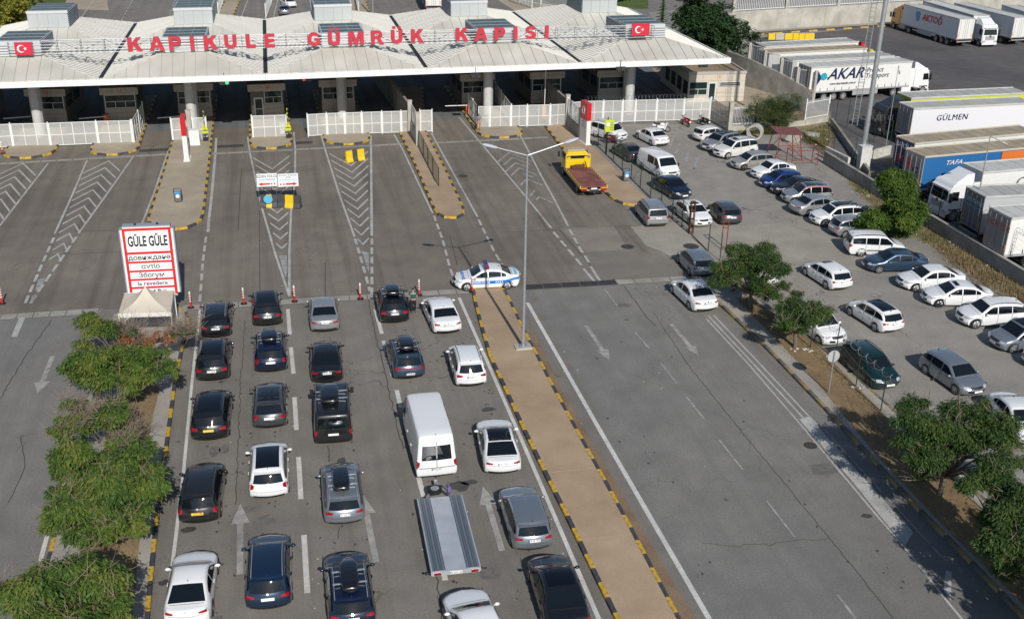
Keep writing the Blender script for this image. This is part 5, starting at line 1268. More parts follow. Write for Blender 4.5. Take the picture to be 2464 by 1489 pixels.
# third lane
car('sedan', (783, 799), (777, 718), PS, 'silver saloon heading the third queue', plate='WL AKY 114', group=QG, opt='')
car('sedan', (788, 922), (783, 827), PB, 'black saloon with open sunroof, second in the third queue', plate='WOK DT 765', group=QG, opt='sunroof')
car('van', (804, 1069), (798, 934), PDG, 'dark grey passenger van with flat black roof box, third in the third queue', plate='W', group=QG, k=(1., 1., 1.), opt='rails', box=(-0.50, 2.1, .95, .26, .1), name='passenger_van', cat='van')
car('wagon', (831, 1266), (818, 1117), PSB, 'grey estate car with long black roof box, fourth in the third queue', plate='WHO OA 774', group=QG, opt='chromerails', box=(-0.65, 2.1, .8, .28, .05), k=(1.01, 1.02, 1.02))
car('wagon', (851, 1520), (830, 1316), PNV, 'dark blue estate car with long black roof box, last of the third queue', plate='W', group=QG, opt='chromerails', box=(-0.65, 2.1, .75, .28, 0), k=(1.0, 1.04, 1.02))
# fourth lane
car('suv', (951, 778), (936, 696), PB, 'black SUV with roof box beside the officer in the green shirt', plate='WFA 033 HW', group=QG, opt='pano rails', box=(-0.60, 1.75, .9, .28, 0), k=(1.03, 1.02, 1.0))
car('suv', (988, 913), (962, 818), PSL, 'dark blue crossover with full-width red light bar and roof box in the fourth queue', plate='WF GLW 899', group=QG, opt='bar rails lowplate', box=(-0.60, 1.8, .9, .28, 0), k=(1., 1.0, .96), roofm=1)
car('coupe', (1155, 1540), (1122, 1440), PW, 'white coupe cut by the bottom edge behind the empty car trailer', group=QG, plate='W', opt='', zf=.75, shift=-2.1)
# fifth lane
car('sedan', (1080, 803), (1047, 719), PW, 'white saloon heading the right-hand queue beside the officer', plate='WF LFA 763', group=QG, k=(1.05, 1.02, 1.0), opt='')
car('suv', (1136, 932), (1112, 836), PW, 'white SUV with silver roof rails, second in the right-hand queue', plate='WMI EZM 203', group=QG, opt='chromerails', k=(.99, .98, 1.0))
car('coupe', (1212, 1143), (1186, 1006), PW, 'white coupe with black soft top, third in the right-hand queue', plate='WCD 618 BT', group=QG, opt='blackroof pano', k=(1., 1., .98), rim=RIMD)
car('wagon', (1286, 1328), (1246, 1182), PSB, 'silver-blue estate car, fourth in the right-hand queue', plate='W00 FE 1754', group=QG, k=(.98, 1., 1.), opt='')
car('sedan', (1372, 1530), (1330, 1375), PB, 'black saloon with large sunroof cut by the bottom edge, last of the right-hand queue', plate='W', group=QG, k=(1.03, 1.03, 1.), opt='pano')
# large van with the trailer
car('sprinter', (1052, 1152), (1023, 985), PW, 'tall white high-roof van with windowed rear doors towing the empty trailer', plate='WPB6121KX', zf=1.9, name='delivery_van', cat='van', k=(.97, 1.0, .97), rim=RIMD)
# police car
pc_ = car('sedan', (1082+6, 681), (1234, 661), PW, 'white police saloon with blue side stripe and roof light bar crossing before the queues', rear=False, zf=.7, name='police_car', cat='police car', zn=.3)
BLU = mat('police_blue', (.01, .16, .55), .4)
sh = _shapes[('sedan', None)]
for sg in (-1, 1):
    xs = [sh.L*q for q in (-.46, -.4, -.33, -.25, -.15, 0, .1, .2, .25)]
    V, F = spatch(sh, sg, xs, lambda x: .50+(.22*smooth01((-x-1.1)/.8)), lambda x: .72+(.16*smooth01((-x-1.1)/.8)), .014, 2); F = [tuple(reversed(f)) for f in F]
    MB().add(V, F).build('blue_stripe', BLU, pc_)
    y = sg*(sh.side(.45, .61)+.02); M = frame((.45, y, .61), (-sg, 0, 0), (0, 0, 1)); text('TRAFİK POLİSİ', .17, mat('white_lettering', (.85, .85, .85), .5), M, pc_, bold=.02)
    M = frame((.95, sg*(sh.side(.95, .85)+.02), .85), (-sg, 0, 0), (0, 0, 1)); MB().tube((0, 0, 0), (0, 0, .01), .11, 8).build('emblem', mat('emblem_grey', (.4, .42, .5), .5), pc_).matrix_local = M
    for q in range(4):
        M = frame((-.55-q*.14, sg*(sh.side(-.6, .61)+.021), .61), (-sg, 0, 0), (0, 0, 1)); MB().sheet([(-.05, -.07), (.0, -.07), (.05, 0), (0, .07), (-.05, .07), (0, 0)], 0).build('chevron', mat('white_lettering', (.85, .85, .85), .5), pc_).matrix_local = M
M = frame((1.65, 0, sh.top(1.65)+.035), (0, 1, 0), (-1, 0, .12)); text('TRAFİK POLİSİ', .26, BLU, M, pc_, bold=.02)
M = frame((-1.98, 0, sh.top(-1.98)+.035), (0, -1, 0), (1, 0, 0)); text('TRAFİK POLİSİ', .22, mat('cyan_lettering', (.05, .4, .7), .5), M, pc_, bold=.02)
MB().box((.02, -.36, 1.54), (.26, .62, .14)).build('light_bar', mat('blue_lens', (.01, .015, .2), .15, coat=1), pc_); MB().box((.02, .36, 1.54), (.26, .62, .14)).build('light_bar', mat('red_lens_dark', (.25, .01, .015), .15, coat=1), pc_)
MB().box((.02, 0, 1.47), (.2, 1.1, .06)).build('light_bar_foot', DARK, pc_)
# cars at the car park entrance
car('sedan', (1703, 750), (1645, 680), PW, 'white saloon with black windows waiting at the head of the exit road', plate='W35 HRZ 470', group=PG_, opt='', zf=.7)
car('hatch', d3(1745, 1082), d3(1600, 862), PSB, 'grey hatchback half hidden behind the leafy tree at the entrance', plate='W', zf=.7, opt='')
car('mpv', d3(1345, 648), d3(1225, 440), PS, 'silver people carrier by the end of the tan pavement and the green fence', plate='W34 RG 444', opt='rails tallight', k=(1.0, .98, .98), zf=.8)
car('hatch', d3(1980, 635), d3(1840, 450), PG, 'dark grey hatchback parked alone in the middle of the car park entrance', plate='W22 ABR 021', opt='', k=(.97, 1, 1), rim=RIMD, zf=.7)
# inside the car park, left row
car('mpv', c3(1060, 1195), c3(890, 1050), PW, 'small white van facing the camera beside the yellow-green sign', rear=False, k=(.88, .95, 1.0), zf=1.4, opt='chromerails', name='small_van', cat='van')
car('sedan', c3(1390, 1240), c3(1260, 1130), PW, 'white saloon seen from behind beside the small white van', plate='W32 BB 421', k=(.96, .98, 1.), opt='', zf=.75)
car('sedan', c3(1175, 1375), c3(1040, 1245), PG, 'old grey-green saloon seen from behind against the green fence', plate='W34 TE 418', k=(.96, .95, .98), zf=.75)
car('van', d3(1470, 245), d3(1300, 20), PW, 'white panel van parked behind the green fence', rear=False, opt='panelvan', zf=1.6, name='panel_van', cat='van', rim=RIMD)
car('sedan', d3(1575, 415), d3(1420, 255), PNV, 'navy saloon parked between the white panel van and the white sedan by the fence', rear=False, zf=.95, k=(.98, 1, 1))
car('sedan', d3(1740, 650), d3(1545, 425), PW, 'white saloon with sunroof behind the rusty gate post', rear=False, zf=.95, opt='sunroof', plate='W')
# right row
def row(st, near, far, pm, label, rear=False, **k): return car(st, near, far, pm, label, rear=rear, group='cars parked in the angled row by the weedy verge', **k)
row('hatch', c3(1660, 1190), c3(1895, 1120), PW2, 'old cream-white hatchback at the far end of the angled row', rear=True, zf=.6, k=(.93, .93, .95))
row('suv', c3(1735, 1275), c3(2030, 1150), PS, 'silver SUV with black panoramic roof, second from the far end of the angled row', zf=.95, opt='rails pano', k=(.98, 1, .98))
row('suv', c3(1825, 1328), c3(2200, 1215), PW2, 'large cream-white SUV with sunroof near the concrete pipe', zf=.95, opt='rails sunroof', k=(1.04, 1, 1.03))
row('hatch', c3(1970, 1420), c3(2270, 1330), PBG, 'silver-beige hatchback between the large white SUV and the white saloon in the angled row', zf=.95, rim=RIMD)
row('sedan', b4(15, 225), b4(340, 125), PW, 'white saloon in the angled row left of the vivid blue car', zf=.95, k=(.93, .95, 1.03))
row('hatch', b4(85, 300), b4(385, 205), PBL, 'vivid blue hatchback with sunroof in the angled row', zf=.95, k=(.95, .95, .95), opt='sunroof')
row('coupe', b4(180, 355), b4(560, 265), PB, 'black saloon in the angled row next to the vivid blue car', zf=.95, k=(.97, .95, 1.02))
row('suv', b4(265, 425), b4(630, 345), PS, 'silver crossover with black roof and red window line in the angled row', zf=.95, k=(.97, .98, .98), opt='blackroof redline')
row('sedan', b4(355, 530), b4(690, 440), PS, 'silver saloon parked rear out, next to the black-roofed crossover', rear=True, zf=.7, k=(1.03, 1, 1), rim=RIMD)
row('suv', b4(510, 610), b4(930, 510), PW, 'white crossover with black panoramic roof beside the big green tree', zf=.95, opt='pano chromerails', k=(.99, .98, .96))
row('hatch', b4(680, 705), b4(1050, 640), PS, 'silver three-door hatchback parked rear out left of the white estate van', rear=True, zf=.6, k=(.95, .95, 1.0))
row('mpv', b4(805, 850), b4(1250, 800), PW, 'white seven-seat estate with side mouldings parked rear out', rear=True, zf=.75, k=(1.0, .97, .97), opt='rails tallight mould')
row('sedan', b4(955, 990), b4(1460, 905), PSL, 'slate blue saloon in the angled row', zf=.95, opt='')
row('sedan', b4(1250, 1145), b4(1785, 1040), PW, 'white saloon with chrome window line right of the slate blue saloon', zf=.95, k=(1.03, 1, 1), opt='')
row('sedan', b4(1455, 1270), b4(2000, 1190), PW, 'white saloon with sunroof and black wheels in the angled row', zf=.95, k=(1.0, 1, 1), opt='sunroof', rim=RIMD)
row('suv', b4(1755, 1450), b4(2295, 1345), PW, 'white crossover with roof rails at the near end of the angled row', zf=.95, opt='rails', k=(.98, .99, .96))
row('mpv', e6(2055, 385), e6(2560, 240), PLB, 'lilac-silver people carrier at the right edge of the car park', zf=.95, opt='pano', k=(.97, 1, .94))
row('sedan', e6(2320, 530), e6(2780, 430), PS, 'pale silver car cut by the right edge of the picture', zf=.95)
row('suv', e6(2500, 700), e6(2950, 610), PDG, 'dark car beyond the right edge whose shadow falls into the car park', zf=.95) if False else None
# middle of the car park
car('hatch', b4(800, 1190), b4(530, 960), PW, 'white hatchback with small sunroof in the middle of the car park', plate='W34 NV 402', zf=.7, opt='sunroof', k=(1.02, 1, .98))
car('hatch', e6(1235, 278), e6(915, 15), PW, 'white hatchback with black panoramic roof in the middle of the car park', plate='W34 HAR 17', zf=.7, opt='pano', k=(1.03, 1, 1))
car('hatch', e6(1935, 815), e6(1520, 430), PSB, 'silver hatchback facing the camera near the right trees', rear=False, zf=.95, k=(1.04, 1.01, 1.0), opt='')
car('suv', e6(1190, 765), e6(860, 370), PGR, 'dark green crossover with roof rails facing the camera along the barbed wire', rear=False, zf=1.1, opt='rails', k=(.98, .98, .97), plate='W', rim=RIMD)
car('suv', e6(750, 390), e6(590, 160), PW, 'white crossover half under the second tree facing the camera', rear=False, zf=1.1, k=(.98, .99, .98))
car('sedan', e6(2000, 880), e6(2470, 1190), PW, 'white saloon cut by the right edge, its red tail lamp towards the silver hatchback', zf=.6, world=(G(*e6(2260, 1080)), math.atan2((G(*e6(2370, 1230))-G(*e6(2030, 850))).y, (G(*e6(2370, 1230))-G(*e6(2030, 850))).x)))
car('hatch', b4(150, 1150), b4(100, 990), PW, 'white car glimpsed behind the crown of the leafy tree at the entrance', rear=False, zf=1.0)
car('hatch', (2345, 1165), (2310, 1085), PS, 'silver car glimpsed through the trees at the right edge', rear=False, zf=1.0)
# distant cars beyond the canopy
car('sedan', (686, 37), (684, 17), PSB, 'small silver saloon driving away beyond the canopy', zf=1.2, plate='W')
car('sedan', (703, 18), (700, 2), PW, 'small white saloon driving ahead of the silver one beyond the canopy', zf=1.2, plate='W')
# ------------------------------------------------------------------ trucks
z4 = lambda x, y: (1804.8+.2829*x, .2829*y)
CURT = mat('white_curtain', (.72, .72, .70), .55, noise=.05); CROOF = mat('grey_tarpaulin', (.42, .42, .40), .7, noise=.18, nscale=.8); CROOFT = mat('tan_tarpaulin', (.36, .30, .22), .75, noise=.25, nscale=.8); CROOFW = mat('pale_trailer_roof', (.52, .52, .50), .65, noise=.15, nscale=.6)
DOORG = mat('grey_door', (.20, .20, .21), .5, noise=.1); DOORW = mat('white_door', (.68, .68, .66), .5); TBLUE = mat('curtain_blue', (.02, .13, .34), .5); TRIM = mat('dark_trim', (.03, .03, .035), .6); YREF = mat('orange_marker', (.7, .25, .02), .5)
CHEV = mat('grey_trim', (.35, .35, .36), .5)
def trailer(RN, FN, side, label, L=13.6, roof=CROOF, curtain=CURT, door=DOORG, cab=None, zr=4.0, front_first=False, ribs=True, W_=2.55, skirt=None, cabcol=None):
    """RN rear and FN front corner of the near roof edge; side = +1 when the box lies left of rear->front"""
    a = G(RN[0], RN[1], zr); b = G(FN[0], FN[1], zr); d = (b-a); d.z = 0; u = d.normalized()
    if front_first: a = b-u*L
    n_ = Vector((-u.y, u.x, 0))*side; c = a+n_*W_/2; c.z = 0; hd = math.atan2(u.y, u.x)
    t = thing('semi_trailer', label, 'truck trailer', c, hd)
    z0 = 1.15; s = -side    # near side in local y
    MB().box((L/2, 0, (z0+zr)/2), (L-.06, W_-.06, zr-z0-.04)).build('box', curtain, t)
    B = MB().box((L/2, 0, zr-.02), (L, W_, .07)); 
    B.build('roof', roof, t)
    for sg in (-1, 1):
        MB().box((L/2, sg*(W_/2-.0), zr+.0), (L+.02, .09, .16)).build('roof_rail', CROOFW if roof is not CROOFT else mat('cream_rail', (.5, .46, .38), .6), t)
        MB().box((L/2, sg*(W_/2-.01), z0), (L, .07, .18)).build('side_rail', CHEV, t)
        if ribs:
            for i in range(14):
                x = .5+i*(L-1)/13; MB().box((x, sg*(W_/2-.01), z0+.22), (.05, .05, .34)).build('strap', TRIM, t)
    if ribs:
        for i in range(11): MB().box((.6+i*(L-1.2)/10, 0, zr+.02), (.05, W_-.2, .035)).build('roof_rib', roof, t)
    # rear doors
    for sg in (-1, 1):
        d_ = MB().box((-.02, sg*W_/4, (z0+zr)/2+.02), (.05, W_/2-.05, zr-z0-.2)).build('door', door, t)
        for q in (.25, .75): MB().tube((-.06, sg*W_/2*q, z0+.2), (-.06, sg*W_/2*q, zr-.2), .02, 5).build('lock_rod', CHEV, d_)
        MB().box((-.05, sg*(W_/2-.22), z0-.15), (.06, .36, .14)).build('tail_lamp', TAIL, t)
        MB().box((-.055, sg*(W_/2-.10), z0+.55), (.02, .1, .5)).build('marker', YREF, t)
        MB().box((-.01, sg*(W_/2-.04), (z0+zr)/2), (.06, .08, zr-z0)).build('corner_post', CHEV, t)
    MB().box((-.01, 0, z0-.3), (.1, W_-.2, .14)).build('underrun_bar', CHEV, t); MB().box((.2, 0, z0-.2), (.5, W_-.4, .1)).build('chassis', TRIM, t)
    MB().box((L/2, 0, z0-.22), (L-1, .9, .25)).build('chassis', TRIM, t)
    for sg in (-1, 1): MB().box((L*.56, sg*(W_/2-.06), .78), (3.4, .05, .55)).build('side_guard', skirt or CHEV, t)
    wm = cached('twheel', lambda: wheel_mesh(.5, .36)); rm = cached('trim', lambda: rim_mesh(.5, .36, CHEV, 8))
    for x in (2.1, 3.4, 4.7):
        for sg in (-1, 1): w_ = put(wm, 'wheel', t, (x, sg*(W_/2-.2), .5)); put(rm, 'rim', w_)
    if cab: tractor(t, L, label, cab, hd, c, u, zr)
    return t
def tractor(tr, L, label, cb, hd, c, u, zr):
    pm, lab, style = cb; o = c+u*(L+.25); t = thing('truck_tractor', lab, 'truck', o, hd)
    # local +x is forward; cab starts .35 ahead of the trailer
    x0 = .3; D = 2.25; Wc = 2.45; h = 3.15 if style != 'low' else 2.7
    prof = [(x0, .95), (x0+D, .55), (x0+D+.06, 1.0), (x0+D, 1.75), (x0+D-.12, 2.55), (x0+D-.38, h-.12), (x0+D-.55, h), (x0, h)]
    V = [(p[0], -Wc/2, p[1]) for p in prof]+[(p[0], Wc/2, p[1]) for p in prof]; k = len(prof)
    F = [tuple(range(k)), tuple(range(2*k-1, k-1, -1))]+[((i+1) % k, i, i+k, (i+1) % k+k) for i in range(k)]
    me = MB().add(V, F).mesh('cab', pm); bm = bmesh.new(); bm.from_mesh(me); bmesh.ops.recalc_face_normals(bm, faces=bm.faces)
    bmesh.ops.bevel(bm, geom=[e for e in bm.edges if e.calc_face_angle(0) > .6], offset=.09, segments=3, affect='EDGES'); bm.to_mesh(me); bm.free()
    me.polygons.foreach_set('use_smooth', [True]*len(me.polygons)); me.set_sharp_from_angle(angle=R(40)); put(me, 'cab', t)
    # roof fairing rising to the trailer
    V = [(x0+.02, -Wc/2+.12, h-.03), (x0+D-.6, -Wc/2+.25, h-.03), (x0+D-.6, Wc/2-.25, h-.03), (x0+.02, Wc/2-.12, h-.03), (x0+.02, -Wc/2+.2, zr-.1), (x0+.5, -Wc/2+.4, zr-.22), (x0+.5, Wc/2-.4, zr-.22), (x0+.02, Wc/2-.2, zr-.1)]
    MB().add(V, [(0, 1, 5, 4), (1, 2, 6, 5), (2, 3, 7, 6), (3, 0, 4, 7), (4, 5, 6, 7)]).build('roof_fairing', pm, t)
    for sg in (-1, 1):
        MB().box((x0-.25, sg*(Wc/2-.06), 2.1), (.6, .05, 2.2)).build('side_fairing', pm, t)
        V = [(x0+D-.95, 0, 1.75), (x0+D-.12, 0, 1.75), (x0+D-.28, 0, 2.5), (x0+D-.95, 0, 2.5)]
        MB().add([(p[0], sg*(Wc/2+.006), p[2]) for p in V], [(0, 1, 2, 3)]).build('side_window', GLASS, t)
        MB().box((x0+D-.05, sg*(Wc/2+.18), 2.1), (.14, .24, .75)).build('mirror', DARK, t)
        MB().box((x0+D+.06, sg*(Wc/2-.32), .85), (.08, .42, .24)).build('headlight', HEAD, t)
        MB().box((x0-.9, sg*(Wc/2-.2), .75), (1.3, .5, .6)).build('fuel_tank', CHEV if pm is not PW else pm, t)
    MB().add([(x0+D+.012, -Wc/2+.18, 1.72), (x0+D+.012, Wc/2-.18, 1.72), (x0+D-.10, Wc/2-.24, 2.5), (x0+D-.10, -Wc/2+.24, 2.5)], [(0, 1, 2, 3)]).build('windscreen', GLASS, t)
    MB().box((x0+D-.1, 0, 2.72), (.3, Wc-.35, .05), ry=.3).build('sun_visor', DARK if pm is not PW else pm, t)
    MB().box((x0+D+.05, 0, 1.3), (.06, 1.5, .55)).build('grille', DARK if pm is not PW else CHEV, t); MB().box((x0+D+.05, 0, .52), (.14, Wc-.1, .3)).build('bumper', pm, t)
    MB().box((x0+D+.10, 0, 1.55), (.03, .28, .28)).build('badge', CHROME, t)
    MB().box((x0-1.2, 0, .75), (4.4, .9, .25)).build('chassis', TRIM, t)
    wm = _carcache['twheel']; rm = _carcache['trim']
    for x in (x0+D-.75, x0-2.6):
        for sg in (-1, 1): w_ = put(wm, 'wheel', t, (x, sg*(1.05), .5)); put(rm, 'rim', w_)
    for sg in (-1, 1): MB().box((x0+D-.75, sg*(Wc/2-.02), 1.0), (1.15, .07, .12)).build('wheel_arch', DARK, t)
    return t
def tside(t, side, s, size, m, x, z, **k):
    """writing on the near flank; local y = -side"""
    y = -side*(2.55/2+.03); xd = (1, 0, 0) if side > 0 else (-1, 0, 0)
    return text(s, size, m, frame((x, y, z), xd, (0, 0, 1)), t, **k)
NAVY = mat('navy_lettering', (.01, .02, .08), .5); LGREY = mat('grey_lettering', (.1, .11, .13), .5); LTRED = mat('red_lettering', (.6, .03, .04), .5); LWH = mat('pale_lettering', (.7, .7, .7), .5); TEAL = mat('teal_globe', (.02, .35, .45), .5); SKYB = mat('sky_blue_emblem', (.05, .3, .6), .5)
# far row
t = trailer(z4(1785, 167), z4(1300, 37), -1, 'white refrigerated trailer lettered AKTOĞ behind the orange tractor', roof=CROOFW, door=DOORW, ribs=False, cab=(paint('orange', (.62, .25, .015)), 'orange tractor at the top right pulling the AKTOĞ trailer', 'high'), curtain=mat('fridge_white', (.62, .63, .66), .45))
tside(t, -1, 'AKTOĞ', 1.35, LTRED, 6.2, 2.9, bold=.018, shear=.1); y = 1.305
MB().add([(9.9, y, 2.2), (9.4, y, 2.2), (9.2, y, 3.4), (9.9, y, 3.6), (10.3, y, 3.3)], [(0, 1, 2, 3, 4)]).build('emblem', SKYB, t)
trailer(z4(1465, 10), z4(1905, 137), 1, 'white trailer whose tractor faces the camera beside the AKTOĞ trailer', roof=CROOFW, cab=(PW, 'white tractor facing the camera beside the rear doors of the AKTOĞ trailer', 'high'), front_first=True)
trailer(z4(2252, 155), z4(1702, 22), -1, 'white trailer whose rear doors show right of the white tractor facing the camera', roof=CROOFW, door=DOORW, ribs=False)
trailer(z4(2560, 175), z4(2010, 5), -1, 'pale trailer in the top right corner of the yard', roof=CROOFW, ribs=False)
# group behind the wall
t = trailer(z4(525, 577), z4(1437, 522), 1, 'white curtain trailer lettered AKAR Project Transport', roof=CROOFW, cab=(PW, 'white tractor with its cab to the right, pulling the AKAR trailer', 'high'))
tside(t, 1, 'AKAR', 1.75, NAVY, 4.6, 3.05, bold=.016, shear=.35, width=1.05); tside(t, 1, 'Project', .78, LGREY, 8.5, 3.3, bold=.01, shear=.2); tside(t, 1, 'Transport', .78, LGREY, 8.9, 2.65, bold=.01, shear=.2); tside(t, 1, 'www.akarlojistik.com.tr', .36, NAVY, 4.4, 2.0, bold=.01)
y = -1.305; MB().add([(.9, y, 3.6), (.9, y, 1.9), (1.4, y, 2.6), (2.5, y, 2.75), (1.4, y, 2.9)], [(0, 1, 2, 3, 4)]).build('emblem', NAVY, t); MB().tube((1.75, y+.005, 2.9), (1.75, y-.006, 2.9), .42, 18).build('emblem', TEAL, t)
trailer(z4(365, 522), z4(1268, 477), 1, 'grey-roofed trailer directly behind the AKAR trailer', roof=CROOF, cab=(PW, 'white tractor showing only its roof behind the AKAR tractor', 'high'))
trailer(z4(165, 458), z4(1060, 412), 1, 'tan-roofed trailer third from the front behind the retaining wall', roof=CROOFT, cab=(paint('yellow', (.65, .5, .02)), 'yellow tractor almost hidden behind the AKAR trailer', 'low'))
trailer(z4(130, 402), z4(985, 353), 1, 'grey-roofed trailer farthest back behind the retaining wall', roof=CROOF, cab=(paint('crimson', (.5, .01, .05)), 'crimson tractor behind the lattice mast', 'low'))
# right hand group, noses or rear doors to the left
t = trailer(z4(2900, 770), z4(1372, 838), -1, 'grey-roofed trailer with a yellow-green band behind the dark grey tractor', L=13.6, roof=CROOF, front_first=True, cab=(paint('graphite', (.04, .038, .038), .4, .4), 'dark grey tractor facing left beside the lattice mast', 'high'), curtain=mat('lime_yellow_curtain', (.55, .60, .03), .55))
t = trailer(z4(1395, 927), z4(2331, 882), 1, 'tall white trailer lettered GÜLMEN', roof=CROOF, ribs=False, curtain=mat('fridge_white2', (.70, .70, .73), .4))
tside(t, 1, 'GÜLMEN', .82, NAVY, 4.4, 2.95, bold=.0, shear=.12, space=1.12)
t = trailer(z4(1405, 1225), z4(2331, 1140), 1, 'tan-roofed trailer with dark blue rear doors lettered BARSAN', roof=CROOFT, door=mat('navy_door', (.03, .04, .13), .5, noise=.5, nscale=.7), curtain=CURT)
text('BARSAN', .62, LWH, frame((-.055, 0, 3.45), (0, -1, 0), (0, 0, 1)), t, bold=.016, shear=.15); text('BG', .9, LTRED, frame((-.055, .1, 2.3), (0, -1, 0), (0, 0, 1)), t, bold=.016)
t = trailer(z4(1490, 1337), z4(2331, 1262), 1, 'brown-roofed trailer with blue curtain and red BG letters on its rear doors', roof=CROOFT, curtain=TBLUE, door=mat('pale_grey_door', (.30, .29, .29), .5, noise=.1))
text('B', 1.3, LTRED, frame((-.055, .45, 2.9), (0, -1, 0), (0, 0, 1)), t, bold=.016); text('G', 1.1, NAVY, frame((-.055, -.35, 2.5), (0, -1, 0), (0, 0, 1)), t, bold=.016); text('L', 1.0, LTRED, frame((-.055, -.8, 1.95), (0, -1, 0), (0, 0, 1)), t, bold=.016)
tside(t, 1, 'TAFA', .55, LWH, 3.0, 3.3, bold=.01, shear=.3, width=1.3); MB().box((10.6, -1.29, 2.7), (5.4, .04, 2.3)).build('orange_panel', mat('orange_print', (.65, .17, .03), .5), t)
t = trailer(b4(2900, 120), b4(1985, 192), -1, 'white trailer with grey ring emblems behind the white tractor facing left', roof=CROOFW, front_first=True, cab=(PW, 'white tractor with roof hatch facing left behind the bright green tree', 'high'), curtain=CURT)
for q in (8.3, 9.6):
    MB().path([(q+.6*math.cos(a*.35), 1.33, 2.75+.6*math.sin(a*.35)) for a in range(17)], .05).build('ring_emblem', LGREY, t)
t = trailer(b4(2005, 402), b4(2400, 382), 1, 'grey trailer with blue lettering on its dark rear doors, left of the DOKTOR trailer', roof=CROOF, curtain=mat('grey_curtain', (.45, .46, .47), .6), door=mat('door_slate', (.13, .13, .14), .5))
text('NEDTRANS', .45, mat('pale_blue_lettering', (.25, .5, .6), .5), frame((-.055, 0, 3.3), (0, -1, 0), (0, 0, 1)), t, bold=.016, shear=.2); text('NEDTRANS', .32, SKYB, frame((-.055, -.1, 2.8), (0, -1, 0), (0, 0, 1)), t, bold=.01, shear=.2)
t = trailer(b4(2228, 582), b4(2500, 563), 1, 'white trailer lettered DOKTOR on its rear doors at the right edge', roof=CROOFW, door=mat('door_grey', (.26, .25, .25), .5, noise=.1))
text('DOKTOR', .62, LTRED, frame((-.055, -.05, 3.1), (0, -1, 0), (0, 0, 1)), t, bold=.004, shear=.25); MB().box((-.055, 1.0, 3.2), (.02, .2, .2)).build('emblem', mat('green_print', (.05, .35, .1), .5), t)
# a trailer seen beyond the canopy
p = G(1050, 26); tt_ = G(1005, -60)
t = trailer((1062, -28), (1015, -110), 1, 'dark truck trailer standing on the road beyond the canopy', roof=CROOFW, door=DOORW, ribs=True, curtain=mat('maroon_grey_curtain', (.2, .13, .13), .6))
# ------------------------------------------------------------------ recovery truck
fl_, fr_, rl_, rr_ = [G(*d3(*q), 1.05) for q in ((590, 172), (765, 165), (692, 312), (905, 302))]
rc = (rl_+rr_)/2; fc = (fl_+fr_)/2; d = fc-rc; hd = math.atan2(d.y, d.x)
tw = thing('recovery_truck', 'yellow flatbed recovery truck with rusty red deck parked along the tan pavement', 'tow truck', (rc.x, rc.y, 0), hd)
TY = paint('tow_yellow', (.72, .50, .01)); BL = 5.3; BW = 2.25
MB().box((BL/2, 0, 1.0), (BL, BW, .12)).build('deck', mat('rusty_red_deck', (.23, .08, .07), .7, noise=.45, nscale=1.2), tw)
for sg in (-1, 1):
    MB().box((BL/2, sg*(BW/2+.03), .95), (BL, .07, .26)).build('side_board', TY, tw)
    for i in range(9): MB().box((.3+i*.6, sg*(BW/2+.035), 1.10), (.32, .05, .07)).build('tie_rail', mat('deck_rail', (.3, .2, .03), .6), tw)
    MB().box((-.05, sg*.85, .72), (.06, .5, .14)).build('tail_lamp', TAIL, tw); MB().box((-.06, sg*.85, .88), (.04, .55, .1)).build('reflector', YREF, tw)
    for x in (1.5,): w_ = put(cached('wheelM', lambda: wheel_mesh(.4, .3)), 'wheel', tw, (x, sg*(.92), .4)); put(cached('rimM', lambda: rim_mesh(.4, .3, CHEV, 6)), 'rim', w_)
    w_ = put(_carcache['wheelM'], 'wheel', tw, (BL+1.3, sg*.92, .4)); put(_carcache['rimM'], 'rim', w_)
MB().box((-.03, 0, .72), (.08, 2.2, .12)).build('bumper', CHEV, tw); MB().box((-.08, 0, .85), (.02, .52, .12)).build('licence_plate', PLW, tw)
MB().box((BL/2+.4, 0, .65), (BL+1, .8, .22)).build('chassis', TRIM, tw)
B = MB(); B.box((BL+.08, 0, 1.45), (.08, 2.1, .85)); B.build('headboard', TY, tw)
B = MB().tube((BL+.05, -1.1, 1), (BL+.05, -1.1, 2.2), .05).tube((BL+.05, 1.1, 1), (BL+.05, 1.1, 2.2), .05).tube((BL+.05, -1.1, 2.2), (BL+.05, 1.1, 2.2), .05); B.build('hoop', TY, tw)
MB().tube((BL-.35, -.5, 1.3), (BL-.35, .4, 1.3), .16, 10).box((BL-.3, .1, 1.2), (.4, 1.2, .25)).tube((BL-.4, -.7, 1.1), (BL-.4, -.5, 1.75), .05).build('winch', mat('rusty_steel', (.10, .035, .02), .8), tw)
me = MB().box((BL+1.15, 0, 1.45), (1.9, 2.1, 1.85), taper=(.86, .92)).mesh('cab', TY); bm = bmesh.new(); bm.from_mesh(me); bmesh.ops.bevel(bm, geom=list(bm.edges), offset=.12, segments=3, affect='EDGES'); bm.to_mesh(me); bm.free(); me.polygons.foreach_set('use_smooth', [True]*len(me.polygons)); me.set_sharp_from_angle(angle=R(40)); put(me, 'cab', tw)
MB().box((BL+.24, 0, 1.95), (.05, 1.25, .42), ry=-.07).build('rear_window', GLASS, tw)
for sg in (-1, 1):
    MB().box((BL+1.35, sg*1.025, 1.85), (1.1, .04, .5)).build('side_window', GLASS, tw); MB().box((BL+1.95, sg*1.28, 1.8), (.12, .2, .45)).build('mirror', DARK, tw)
MB().box((BL+1.0, 0, 2.45), (.35, 1.6, .14)).build('light_bar', mat('amber_bar', (.35, .3, .25), .3, coat=1), tw); MB().box((BL+1.5, 0, 2.41), (.5, 1.3, .05)).build('roof_board', TY, tw)
MB().box((BL+2.12, 0, 1.75), (.05, 1.8, .6), ry=-.1).build('windscreen', GLASS, tw)
